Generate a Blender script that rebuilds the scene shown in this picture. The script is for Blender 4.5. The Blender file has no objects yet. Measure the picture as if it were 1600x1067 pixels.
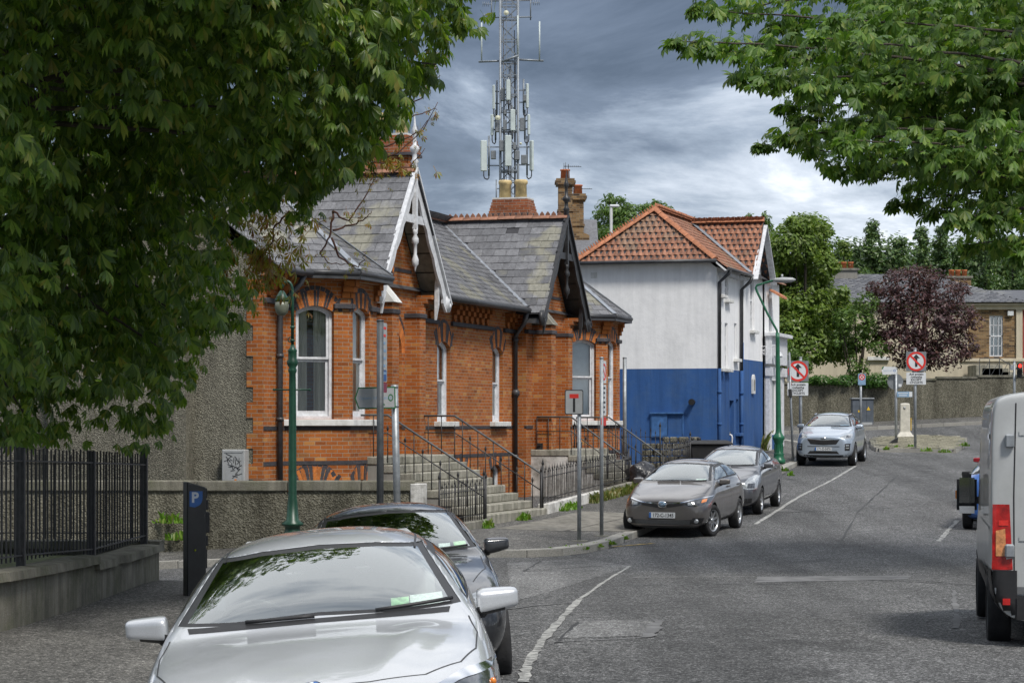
import bpy, bmesh, math, random
import numpy as np
from mathutils import Vector, Matrix, noise as mnoise
from mathutils.geometry import tessellate_polygon
from mathutils.bvhtree import BVHTree
random.seed(7)
rng = np.random.default_rng(11)
SC = bpy.context.scene
COL = SC.collection
R = math.radians
# ------------------------------------------------------------------ camera
CZ = 2.25            # eye height above the road at the junction
F = 3778.0           # focal length in photo pixels (85 mm on a 36 mm sensor)
HX, HY = 800.0, 662.0
cd = bpy.data.cameras.new('camera')
cam = bpy.data.objects.new('camera', cd)
COL.objects.link(cam)
cam.location = (0, 0, CZ)
cam.rotation_euler = (R(90), 0, 0)
cd.sensor_width = 36.0
cd.lens = 36.0 * F / 1600.0
cd.shift_y = (HY - 533.5) / 1600.0
cd.clip_start = 0.3
cd.clip_end = 4000
SC.camera = cam
# ------------------------------------------------------------------ sky and sun
SUN_EL, SUN_AZ = 53.0, 149.0     # azimuth clockwise from +Y (north): behind the camera, to the right
w = bpy.data.worlds.new('World')
SC.world = w
w.use_nodes = True
nt = w.node_tree
nt.nodes.clear()
N = nt.nodes.new
L = nt.links.new
out = N('ShaderNodeOutputWorld')
sky = N('ShaderNodeTexSky')
sky.sky_type = 'NISHITA'
sky.sun_disc = False
sky.sun_elevation = R(SUN_EL)
sky.sun_rotation = R(SUN_AZ)
bg_sky = N('ShaderNodeBackground')
bg_sky.inputs[1].default_value = 0.055
L(sky.outputs[0], bg_sky.inputs[0])
tc = N('ShaderNodeTexCoord')
sep = N('ShaderNodeSeparateXYZ')
L(tc.outputs['Generated'], sep.inputs[0])
def math_node(op, a, b=None, clamp=False):
 m = N('ShaderNodeMath')
 m.operation = op
 m.use_clamp = clamp
 for i, v in enumerate((a, b)):
  if v is None:
   continue
  if isinstance(v, (int, float)):
   m.inputs[i].default_value = v
  else:
   L(v, m.inputs[i])
 return m.outputs[0]
CLOUD = (1.5, 8.3, 2.6)
zc = math_node('ADD', math_node('MAXIMUM', sep.outputs[2], 0.0), 0.19)
cx = math_node('DIVIDE', sep.outputs[0], zc)
cy = math_node('DIVIDE', sep.outputs[1], zc)
comb = N('ShaderNodeCombineXYZ')
L(cx, comb.inputs[0]); L(cy, comb.inputs[1])
comb.inputs[2].default_value = 3.7
def wnoise(scale, detail, rough, dist=0.0, off=(0, 0, 0)):
 mp = N('ShaderNodeMapping')
 mp.inputs['Location'].default_value = off
 L(comb.outputs[0], mp.inputs[0])
 n = N('ShaderNodeTexNoise')
 n.inputs['Scale'].default_value = scale
 n.inputs['Detail'].default_value = detail
 n.inputs['Roughness'].default_value = rough
 n.inputs['Distortion'].default_value = dist
 L(mp.outputs[0], n.inputs['Vector'])
 return n.outputs[0]
big = wnoise(0.55, 2.0, 0.5, 0.4, CLOUD)
fine = wnoise(1.7, 9.0, 0.62, 0.5, (5.1, 0.3, 0))
mixn = math_node('ADD', math_node('MULTIPLY', big, 0.56), math_node('MULTIPLY', fine, 0.44))
ramp = N('ShaderNodeValToRGB')
cr = ramp.color_ramp
cr.elements[0].position = 0.40; cr.elements[0].color = (0.040, 0.053, 0.080, 1)
cr.elements[1].position = 0.605; cr.elements[1].color = (0.66, 0.67, 0.69, 1)
e = cr.elements.new(0.46); e.color = (0.080, 0.100, 0.140, 1)
e = cr.elements.new(0.50); e.color = (0.17, 0.20, 0.25, 1)
e = cr.elements.new(0.55); e.color = (0.34, 0.37, 0.42, 1)
L(mixn, ramp.inputs[0])
bg_cl = N('ShaderNodeBackground')
bg_cl.inputs[1].default_value = 1.0
L(ramp.outputs[0], bg_cl.inputs[0])
mixs = N('ShaderNodeMixShader')
mixs.inputs[0].default_value = 0.88
L(bg_sky.outputs[0], mixs.inputs[1]); L(bg_cl.outputs[0], mixs.inputs[2])
L(mixs.outputs[0], out.inputs[0])
sd = bpy.data.lights.new('sun', 'SUN')
sd.energy = 1.5
sd.angle = R(12)
sd.color = (1.0, 0.955, 0.89)
sun = bpy.data.objects.new('sun', sd)
COL.objects.link(sun)
az = R(SUN_AZ)
to_sun = Vector((math.sin(az) * math.cos(R(SUN_EL)), math.cos(az) * math.cos(R(SUN_EL)), math.sin(R(SUN_EL))))
sun.rotation_euler = (-to_sun).to_track_quat('-Z', 'Y').to_euler()
sun.location = to_sun * 60
SC.view_settings.view_transform = 'Standard'
SC.view_settings.look = 'None'
SC.view_settings.exposure = 1.25
SC.view_settings.gamma = 1.0
SC.view_settings.use_curve_mapping = False
SC.cycles.max_bounces = 7
SC.cycles.transparent_max_bounces = 12
SC.cycles.use_denoising = True
# ------------------------------------------------------------------ helpers
def sstep(a, b, x):
 t = min(1.0, max(0.0, (x - a) / (b - a)))
 return t * t * (3 - 2 * t)
def tag(o, label=None, cat=None, group=None, kind=None):
 if label: o['label'] = label
 if cat: o['category'] = cat
 if group: o['group'] = group
 if kind: o['kind'] = kind
 return o
def empty(name, loc=(0, 0, 0), rz=0.0, rx=0.0, ry=0.0, parent=None):
 o = bpy.data.objects.new(name, None)
 o.empty_display_size = 0.2
 COL.objects.link(o)
 o.location = loc
 o.rotation_euler = (rx, ry, rz)
 if parent: o.parent = parent
 return o
def link(name, me, parent=None, mw=None):
 o = bpy.data.objects.new(name, me)
 COL.objects.link(o)
 if parent: o.parent = parent
 if mw is not None: o.matrix_local = mw
 return o
class MB:
 """collects shapes into one mesh"""
 def __init__(s):
  s.v = []; s.f = []; s.m = []; s.sm = []; s.uv = None
 def add(s, vs, fs, mi=0, smooth=False):
  b = len(s.v)
  s.v.extend([tuple(p) for p in vs])
  for f in fs:
   s.f.append(tuple(b + i for i in f)); s.m.append(mi); s.sm.append(smooth)
  return s
 def box(s, x0, x1, y0, y1, z0, z1, mi=0):
  return s.add([(x0, y0, z0), (x1, y0, z0), (x1, y1, z0), (x0, y1, z0), (x0, y0, z1), (x1, y0, z1), (x1, y1, z1), (x0, y1, z1)],
       [(0, 3, 2, 1), (4, 5, 6, 7), (0, 1, 5, 4), (1, 2, 6, 5), (2, 3, 7, 6), (3, 0, 4, 7)], mi)
 def obox(s, M, sx, sy, sz, mi=0):
  """box of full size (sx, sy, sz) centred on matrix M"""
  vs = [M @ Vector((x * sx / 2, y * sy / 2, z * sz / 2)) for z in (-1, 1) for (x, y) in ((-1, -1), (1, -1), (1, 1), (-1, 1))]
  return s.add(vs, [(0, 3, 2, 1), (4, 5, 6, 7), (0, 1, 5, 4), (1, 2, 6, 5), (2, 3, 7, 6), (3, 0, 4, 7)], mi)
 def bar(s, a, b, wx, wy=None, mi=0, up=(0, 0, 1)):
  """square bar from a to b"""
  a = Vector(a); b = Vector(b); wy = wy or wx
  z = (b - a).normalized(); u = Vector(up)
  if abs(z.dot(u)) > 0.98: u = Vector((1, 0, 0))
  x = u.cross(z).normalized(); y = z.cross(x)
  vs = []
  for p in (a, b):
   for (i, j) in ((-1, -1), (1, -1), (1, 1), (-1, 1)):
    vs.append(p + x * (i * wx / 2) + y * (j * wy / 2))
  return s.add(vs, [(0, 3, 2, 1), (4, 5, 6, 7), (0, 1, 5, 4), (1, 2, 6, 5), (2, 3, 7, 6), (3, 0, 4, 7)], mi)
 def tube(s, pts, r, n=8, mi=0, cap=True):
  pts = [Vector(p) for p in pts]
  rs = r if isinstance(r, (list, tuple)) else [r] * len(pts)
  vs = []; prev = None
  for i, p in enumerate(pts):
   t = (pts[min(i + 1, len(pts) - 1)] - pts[max(i - 1, 0)]).normalized()
   if prev is None:
    u = Vector((0, 0, 1)) if abs(t.z) < 0.9 else Vector((1, 0, 0))
    x = u.cross(t).normalized()
   else:
    x = (prev - t * prev.dot(t)).normalized()
   prev = x; y = t.cross(x)
   for k in range(n):
    a = 2 * math.pi * k / n
    vs.append(p + x * (math.cos(a) * rs[i]) + y * (math.sin(a) * rs[i]))
  fs = []
  for i in range(len(pts) - 1):
   for k in range(n):
    k2 = (k + 1) % n
    fs.append((i * n + k, i * n + k2, (i + 1) * n + k2, (i + 1) * n + k))
  s.add(vs, fs, mi, True)
  if cap:
   b = len(s.v) - len(vs)
   s.f.append(tuple(b + k for k in reversed(range(n)))); s.m.append(mi); s.sm.append(False)
   s.f.append(tuple(b + (len(pts) - 1) * n + k for k in range(n))); s.m.append(mi); s.sm.append(False)
  return s
 def lathe(s, prof, M=None, n=16, mi=0, smooth=True, cap=True):
  """profile of (radius, height) turned about local Z"""
  M = M or Matrix()
  if len(prof) == 4 and prof[0][0] == 0 and prof[-1][0] == 0: smooth = False
  vs = []
  for (r, h) in prof:
   for k in range(n):
    a = 2 * math.pi * k / n
    vs.append(M @ Vector((r * math.cos(a), r * math.sin(a), h)))
  fs = []
  for i in range(len(prof) - 1):
   for k in range(n):
    k2 = (k + 1) % n
    fs.append((i * n + k, i * n + k2, (i + 1) * n + k2, (i + 1) * n + k))
  s.add(vs, fs, mi, smooth)
  b = len(s.v) - len(vs)
  if cap and prof[0][0] > 1e-4:
   s.f.append(tuple(b + k for k in reversed(range(n)))); s.m.append(mi); s.sm.append(False)
  if cap and prof[-1][0] > 1e-4:
   s.f.append(tuple(b + (len(prof) - 1) * n + k for k in range(n))); s.m.append(mi); s.sm.append(False)
  return s
 def prism(s, poly, M, depth, mi=0):
  """2D polygon in the local XY plane of M, extruded from z=0 to z=depth"""
  n = len(poly)
  vs = [M @ Vector((x, y, 0)) for x, y in poly] + [M @ Vector((x, y, depth)) for x, y in poly]
  area = sum(poly[i][0] * poly[(i + 1) % n][1] - poly[(i + 1) % n][0] * poly[i][1] for i in range(n))
  tris = [tuple(t) for t in tessellate_polygon([[Vector((x, y, 0)) for x, y in poly]])]
  fs = []
  for t in tris:
   p = [poly[i] for i in t]
   a = (p[1][0] - p[0][0]) * (p[2][1] - p[0][1]) - (p[2][0] - p[0][0]) * (p[1][1] - p[0][1])
   t = t if a > 0 else t[::-1]
   fs.append(t[::-1]); fs.append(tuple(i + n for i in t))
  for i in range(n):
   j = (i + 1) % n
   q = (i, j, j + n, i + n)
   fs.append(q if area > 0 else q[::-1])
  if depth < 0: fs = [f[::-1] for f in fs]
  return s.add(vs, fs, mi)
 def quad(s, a, b, c, d, mi=0):
  return s.add([a, b, c, d], [(0, 1, 2, 3)], mi)
 def grid(s, P, mi=0, smooth=True, flip=False):
  """P[i][j] points"""
  ni, nj = len(P), len(P[0])
  fs = []
  for i in range(ni - 1):
   for j in range(nj - 1):
    q = (i * nj + j, (i + 1) * nj + j, (i + 1) * nj + j + 1, i * nj + j + 1)
    fs.append(q[::-1] if flip else q)
  return s.add([p for row in P for p in row], fs, mi, smooth)
 def mesh(s, name, mats):
  me = bpy.data.meshes.new(name)
  me.from_pydata(s.v, [], s.f)
  for m in (mats if isinstance(mats, (list, tuple)) else [mats]): me.materials.append(m)
  me.polygons.foreach_set('material_index', s.m)
  me.polygons.foreach_set('use_smooth', s.sm)
  me.update()
  return me
 def build(s, name, mats, parent=None, bevel=0.0, mw=None, seg=1):
  me = s.mesh(name, mats)
  if bevel:
   bm = bmesh.new(); bm.from_mesh(me)
   bmesh.ops.remove_doubles(bm, verts=bm.verts, dist=1e-5)
   es = [e for e in bm.edges if len(e.link_faces) == 2 and e.calc_face_angle(0) > 0.6]
   bmesh.ops.bevel(bm, geom=es, offset=bevel, segments=seg, affect='EDGES', clamp_overlap=True)
   bm.to_mesh(me); bm.free()
  return link(name, me, parent, mw)
def frame(o, x, y):
 """matrix with origin o, X axis x, Y axis y, Z = x cross y"""
 x = Vector(x).normalized(); y = Vector(y); y = (y - x * y.dot(x)).normalized(); z = x.cross(y)
 M = Matrix((x, y, z)).transposed().to_4x4()
 M.translation = Vector(o)
 return M
def np_mesh(name, V, Fq, mats):
 """fast mesh from numpy verts (n,3) and faces (m,k)"""
 me = bpy.data.meshes.new(name)
 k = Fq.shape[1]; m = Fq.shape[0]
 me.vertices.add(len(V)); me.vertices.foreach_set('co', np.ascontiguousarray(V, dtype=np.float32).ravel())
 me.loops.add(m * k); me.loops.foreach_set('vertex_index', np.ascontiguousarray(Fq, dtype=np.int32).ravel())
 me.polygons.add(m)
 me.polygons.foreach_set('loop_start', np.arange(0, m * k, k, dtype=np.int32))
 for mt in (mats if isinstance(mats, (list, tuple)) else [mats]): me.materials.append(mt)
 me.update(calc_edges=True)
 return me
def combine(name, TV, TF, Ms, mats):
 """copies of a template (TV verts, TF faces) at the 4x4 matrices Ms, as one mesh"""
 Ms = np.asarray(Ms)
 V = np.einsum('nij,vj->nvi', Ms[:, :3, :3], TV) + Ms[:, None, :3, 3]
 nv = len(TV)
 Fq = (TF[None, :, :] + (np.arange(len(Ms)) * nv)[:, None, None]).reshape(-1, TF.shape[1])
 return np_mesh(name, V.reshape(-1, 3), Fq, mats)
def mesh_arrays(me):
 V = np.empty(len(me.vertices) * 3, dtype=np.float32); me.vertices.foreach_get('co', V)
 T = []
 for p in me.polygons:
  q = list(p.vertices)
  for i in range(1, len(q) - 1): T.append((q[0], q[i], q[i + 1]))
 return V.reshape(-1, 3), np.array(T, dtype=np.int32)
# photo pixel -> world, for reading positions off the photograph
def at(px, py, Y):
 return Vector(((px - HX) / F * Y, Y, CZ - (py - HY) / F * Y))
PROF = [(-80, .36), (0, .30), (13, .25), (24, .07), (36, -.01), (43, .0), (48, .04), (54, .20), (60, .40), (68, .66), (76, .94), (82, 1.17),
    (88, 1.46), (95, 1.76), (102, 1.95), (130, 2.2), (400, 2.6), (3000, 3.0)]
def prof(Y):
 P = PROF
 if Y <= P[0][0]: return P[0][1]
 for i in range(len(P) - 1):
  if Y <= P[i + 1][0]:
   def sl(k):
    if k <= 0 or k >= len(P) - 1: return 0.0
    return (P[k + 1][1] - P[k - 1][1]) / (P[k + 1][0] - P[k - 1][0])
   h = P[i + 1][0] - P[i][0]; t = (Y - P[i][0]) / h
   t2, t3 = t * t, t * t * t
   return (2 * t3 - 3 * t2 + 1) * P[i][1] + (t3 - 2 * t2 + t) * h * sl(i) + (3 * t2 - 2 * t3) * P[i + 1][1] + (t3 - t2) * h * sl(i + 1)
 return P[-1][1]
def G(X, Y):
 z = prof(Y)
 z -= 0.085 * (min(2.2, max(0.0, -0.1 - X)) - .95) * (1 - sstep(24, 33, Y)) * (1 - sstep(3, 7, X))          # camber to the near gutter
 z -= 0.055 * min(6.0, max(0.0, -1.2 - X)) * sstep(32, 36, Y) * (1 - sstep(52, 60, Y))     # side street falls to the left
 z += 0.050 * min(30, max(-6.0, X - 11)) * sstep(86, 98, Y)                   # cross street climbs to the right
 return z
def ground_hit(px, py, lift=0.0):
 lo, hi = 5.0, 160.0
 for Y in np.linspace(6, 160, 800):
  p = at(px, py, Y)
  if p.z <= G(p.x, Y) + lift:
   hi = Y; break
  lo = Y
 for _ in range(30):
  m = (lo + hi) / 2; p = at(px, py, m)
  if p.z <= G(p.x, m) + lift: hi = m
  else: lo = m
 return at(px, py, hi)
def text_mesh(name, body, size, mat, parent, M, ax='CENTER', bold=0.0, shear=0.0, sx=1.0, extrude=0.0008):
 cu = bpy.data.curves.new(name, 'FONT')
 cu.body = body; cu.size = size; cu.align_x = ax; cu.align_y = 'CENTER'
 cu.extrude = extrude; cu.offset = bold; cu.shear = shear; cu.resolution_u = 3
 o = bpy.data.objects.new(name, cu)
 COL.objects.link(o)
 me = bpy.data.meshes.new_from_object(o.evaluated_get(bpy.context.evaluated_depsgraph_get()))
 bpy.data.objects.remove(o)
 me.materials.clear(); me.materials.append(mat)
 for p in me.polygons: p.material_index = 0
 return link(name, me, parent, M @ Matrix.Diagonal((sx, 1, 1, 1)))
# ------------------------------------------------------------------ materials
class NB:
 """small node builder"""
 def __init__(s, name):
  s.m = bpy.data.materials.new(name); s.m.use_nodes = True
  s.t = s.m.node_tree; s.t.nodes.clear()
  s.out = s.n('ShaderNodeOutputMaterial')
  s.b = s.n('ShaderNodeBsdfPrincipled')
  s.t.links.new(s.b.outputs[0], s.out.inputs[0])
 def n(s, t, **kw):
  nd = s.t.nodes.new(t)
  for k, v in kw.items(): setattr(nd, k, v)
  return nd
 def set(s, sock, v):
  if hasattr(v, 'is_output'): s.t.links.new(v, sock)
  elif isinstance(v, (tuple, list)) and len(v) == 3 and sock.type == 'RGBA': sock.default_value = (*v, 1)
  else: sock.default_value = v
 def math(s, op, a, b=0.0, clamp=False):
  nd = s.n('ShaderNodeMath', operation=op, use_clamp=clamp)
  s.set(nd.inputs[0], a); s.set(nd.inputs[1], b)
  return nd.outputs[0]
 def coord(s, kind='Object', scale=(1, 1, 1)):
  t = s.n('ShaderNodeTexCoord')
  if scale == (1, 1, 1): return t.outputs[kind]
  mp = s.n('ShaderNodeMapping'); mp.inputs['Scale'].default_value = scale
  s.t.links.new(t.outputs[kind], mp.inputs[0])
  return mp.outputs[0]
 def pos(s, scale=(1, 1, 1)):
  g = s.n('ShaderNodeNewGeometry')
  mp = s.n('ShaderNodeMapping'); mp.inputs['Scale'].default_value = scale
  s.t.links.new(g.outputs['Position'], mp.inputs[0])
  return mp.outputs[0]
 def noise(s, vec, scale, detail=3.0, rough=0.55, out=0):
  nd = s.n('ShaderNodeTexNoise')
  nd.inputs['Scale'].default_value = scale; nd.inputs['Detail'].default_value = detail; nd.inputs['Roughness'].default_value = rough
  s.t.links.new(vec, nd.inputs['Vector'])
  return nd.outputs[out]
 def ramp(s, fac, stops, interp='LINEAR'):
  nd = s.n('ShaderNodeValToRGB'); c = nd.color_ramp; c.interpolation = interp
  while len(c.elements) < len(stops): c.elements.new(0.5)
  for e, (p, col) in zip(c.elements, stops):
   e.position = p; e.color = (*col, 1) if isinstance(col, (tuple, list)) else (col, col, col, 1)
  s.t.links.new(fac, nd.inputs[0])
  return nd.outputs[0]
 def mix(s, fac, a, b, mode='MIX'):
  nd = s.n('ShaderNodeMix', data_type='RGBA', blend_type=mode)
  s.set(nd.inputs['Factor'], fac); s.set(nd.inputs['A'], a); s.set(nd.inputs['B'], b)
  return nd.outputs['Result']
 def rand(s):
  """random number per object and per loose piece"""
  o = s.n('ShaderNodeObjectInfo').outputs['Random']; g = s.n('ShaderNodeNewGeometry').outputs['Random Per Island']
  return s.math('FRACT', s.math('ADD', o, g))
 def bump(s, h, dist=0.01, strength=1.0):
  nd = s.n('ShaderNodeBump'); nd.inputs['Distance'].default_value = dist; nd.inputs['Strength'].default_value = strength
  s.t.links.new(h, nd.inputs['Height']); s.t.links.new(nd.outputs[0], s.b.inputs['Normal'])
 def fin(s, color=None, rough=None, metal=None, spec=None, coat=None, coat_rough=None):
  for k, v in (('Base Color', color), ('Roughness', rough), ('Metallic', metal), ('Specular IOR Level', spec), ('Coat Weight', coat), ('Coat Roughness', coat_rough)):
   if v is not None: s.set(s.b.inputs[k], v)
  return s.m
def plain(name, col, rough=0.6, metal=0.0, var=0.18, scale=6.0, bump=0.0, bscale=40.0, spec=0.4, coat=0.0, rnd=0.0, kind='Object'):
 b = NB(name)
 c = col
 co = b.coord(kind)
 if var:
  n = b.noise(co, scale, 5.0, 0.65)
  lo = tuple(x * (1 - var) for x in col); hi = tuple(min(1, x * (1 + var)) for x in col)
  c = b.ramp(n, [(0.3, lo), (0.7, hi)])
 if rnd:
  r = b.math('ADD', b.math('MULTIPLY', b.rand(), 2 * rnd), 1 - rnd)
  c = b.mix(1.0, c, b.ramp(r, [(0, 0.0), (1, 1.0)]), 'MULTIPLY') if False else b.mix(1.0, c, _grey(b, r), 'MULTIPLY')
 if bump:
  b.bump(b.noise(co, bscale, 4.0), bump)
 return b.fin(c, rough, metal, spec, coat)
def _grey(b, v):
 nd = b.n('ShaderNodeCombineColor')
 for i in range(3): b.t.links.new(v, nd.inputs[i])
 return nd.outputs[0]
def brick_mat(name, stops, mortar, bw=0.235, bh=0.0765, soot=0.25):
 """bricks laid along any upright wall: the pattern follows the wall's own direction"""
 b = NB(name)
 g = b.n('ShaderNodeNewGeometry')
 vt = b.n('ShaderNodeVectorTransform', vector_type='NORMAL', convert_from='WORLD', convert_to='OBJECT')
 b.t.links.new(g.outputs['True Normal'], vt.inputs[0])
 ns = b.n('ShaderNodeSeparateXYZ'); b.t.links.new(vt.outputs[0], ns.inputs[0])
 co = b.coord('Object')
 ps = b.n('ShaderNodeSeparateXYZ'); b.t.links.new(co, ps.inputs[0])
 u = b.math('SUBTRACT', b.math('MULTIPLY', ps.outputs[1], ns.outputs[0]), b.math('MULTIPLY', ps.outputs[0], ns.outputs[1]))
 cv = b.n('ShaderNodeCombineXYZ'); b.t.links.new(u, cv.inputs[0]); b.t.links.new(ps.outputs[2], cv.inputs[1])
 br = b.n('ShaderNodeTexBrick', offset=0.5, squash=1.0)
 br.inputs['Scale'].default_value = 1.0
 br.inputs['Mortar Size'].default_value = 0.0055
 br.inputs['Mortar Smooth'].default_value = 0.2
 br.inputs['Brick Width'].default_value = bw; br.inputs['Row Height'].default_value = bh
 br.inputs['Color1'].default_value = (0, 0, 0, 1); br.inputs['Color2'].default_value = (1, 1, 1, 1); br.inputs['Bias'].default_value = 0.0
 b.t.links.new(cv.outputs[0], br.inputs['Vector'])
 col = b.ramp(br.outputs['Color'], stops)
 n = b.noise(co, 28.0, 4.0, 0.7)
 col = b.mix(1.0, col, b.ramp(n, [(0.25, 0.78), (0.75, 1.18)]), 'MULTIPLY')
 n2 = b.noise(co, 0.9, 5.0, 0.65)
 col = b.mix(1.0, col, b.ramp(n2, [(0.28, 1 - soot), (0.62, 1.08)]), 'MULTIPLY')
 mo = b.mix(0.5, mortar, b.mix(1.0, mortar, b.ramp(n2, [(0.3, 0.5), (0.7, 1.1)]), 'MULTIPLY'))
 col = b.mix(br.outputs['Fac'], col, mo)
 h = b.math('ADD', b.math('MULTIPLY', br.outputs['Fac'], -1.0), b.math('MULTIPLY', n, 0.25))
 b.bump(h, 0.008, 0.9)
 return b.fin(col, 0.85, 0.0, 0.25)
M = {}
M['brick'] = brick_mat('brick_orange', [(0.0, (.25, .072, .018)), (0.15, (.34, .100, .022)), (0.45, (.40, .125, .027)), (0.70, (.36, .098, .022)), (0.86, (.44, .155, .037)), (0.95, (.47, .22, .065)), (1.0, (.22, .07, .025))],
       (.38, .32, .24), soot=.34)
M['brick_brown'] = brick_mat('brick_brown', [(0.0, (.09, .055, .03)), (0.3, (.20, .125, .06)), (0.6, (.30, .20, .10)), (0.85, (.26, .15, .065)), (1.0, (.06, .045, .035))], (.30, .27, .21))
M['brick_red'] = brick_mat('brick_red_capping', [(0.0, (.22, .07, .03)), (0.5, (.36, .12, .05)), (1.0, (.28, .08, .035))], (.42, .38, .32))
M['blue_brick'] = plain('dark_band_brick', (.050, .047, .052), 0.75, var=0.35, scale=9, bump=0.006, bscale=22, rnd=0.25)
M['vouss'] = plain('orange_voussoir', (.48, .155, .036), 0.85, var=0.3, scale=14, bump=0.004, rnd=0.22)
def dash_mat(name, c0, c1, c2, cell=46.0, streak=0.35):
 b = NB(name)
 co = b.coord('Object')
 v = b.n('ShaderNodeTexVoronoi'); v.inputs['Scale'].default_value = cell; b.t.links.new(co, v.inputs['Vector'])
 sp = b.n('ShaderNodeSeparateColor'); b.t.links.new(v.outputs['Color'], sp.inputs[0])
 col = b.ramp(sp.outputs[0], [(0.0, c0), (0.5, c1), (1.0, c2)])
 st = b.noise(b.coord('Object', (1.6, 1.6, 0.22)), 1.2, 5.0, 0.7)
 col = b.mix(1.0, col, b.ramp(st, [(0.3, 1 - streak), (0.65, 1.15)]), 'MULTIPLY')
 b.bump(v.outputs['Distance'], 0.02, 0.9)
 return b.fin(col, 0.95, 0.0, 0.15)
M['dash'] = dash_mat('pebble_dash', (.13, .123, .098), (.19, .18, .142), (.29, .275, .22), 46, .45)
M['dash_wall'] = dash_mat('rough_dash_wall', (.10, .094, .070), (.155, .146, .110), (.24, .228, .18), 34, 0.6)
def render_mat(name, col, dirt=(.30, .30, .28), amt=0.5, scale=0.7, bump=0.006):
 b = NB(name)
 co = b.coord('Object')
 n1 = b.noise(co, scale, 6.0, 0.7)
 n2 = b.noise(b.coord('Object', (3.0, 3.0, 0.25)), 1.4, 5.0, 0.65)
 f = b.math('MULTIPLY', b.ramp(n1, [(0.45, 0.0), (0.75, 1.0)]), amt)
 c = b.mix(f, col, dirt)
 c = b.mix(1.0, c, b.ramp(n2, [(0.25, 1 - 0.35 * amt), (0.6, 1.03)]), 'MULTIPLY')
 n3 = b.noise(co, 60, 3.0)
 n4 = b.noise(co, 7, 4.0)
 b.bump(b.math('ADD', b.math('MULTIPLY', n3, 0.5), n4), bump)
 return b.fin(c, 0.85, 0.0, 0.25)
M['white_render'] = render_mat('white_render', (.82, .82, .82), (.46, .47, .48), 0.34, 1.1)
M['white_old'] = render_mat('peeling_white_render', (.66, .65, .62), (.13, .12, .095), 1.0, 2.6, 0.015)
M['blue_render'] = render_mat('blue_render', (.034, .100, .275), (.065, .125, .25), 0.8, 1.3)
M['cream'] = render_mat('cream_render', (.56, .50, .38), (.40, .36, .28), 0.5, 0.6)
M['grey_render'] = render_mat('grey_render', (.27, .26, .235), (.15, .14, .12), 0.7, 1.0)
def concrete_mat(name, col, moss=0.0, scale=3.0):
 b = NB(name)
 co = b.coord('Object')
 n = b.noise(co, scale, 7.0, 0.72)
 c = b.ramp(n, [(0.25, tuple(x * 0.55 for x in col)), (0.5, col), (0.75, tuple(min(1, x * 1.3) for x in col))])
 st = b.noise(b.coord('Object', (4.0, 4.0, 0.35)), 1.3, 5.0, 0.7)
 c = b.mix(1.0, c, b.ramp(st, [(0.3, 0.55), (0.6, 1.1)]), 'MULTIPLY')
 if moss:
  m = b.noise(co, 1.7, 6.0, 0.75)
  c = b.mix(b.math('MULTIPLY', b.ramp(m, [(0.45, 0.0), (0.7, 1.0)]), moss), c, (.065, .075, .03))
 b.bump(b.noise(co, 45, 5.0, 0.7), 0.012)
 return b.fin(c, 0.92, 0.0, 0.2)
M['conc'] = concrete_mat('weathered_concrete', (.25, .24, .205), 0.45)
M['conc_wall'] = concrete_mat('stained_concrete_wall', (.195, .185, .15), 0.55, 2.0)
M['step'] = concrete_mat('stone_step', (.33, .315, .265), 0.35, 5.0)
M['granite'] = plain('granite_kerb', (.30, .29, .26), 0.85, var=0.45, scale=35, bump=0.006, rnd=0.16)
M['sill'] = render_mat('painted_sill', (.68, .68, .66), (.32, .31, .27), 0.6, 4.0)
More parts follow.
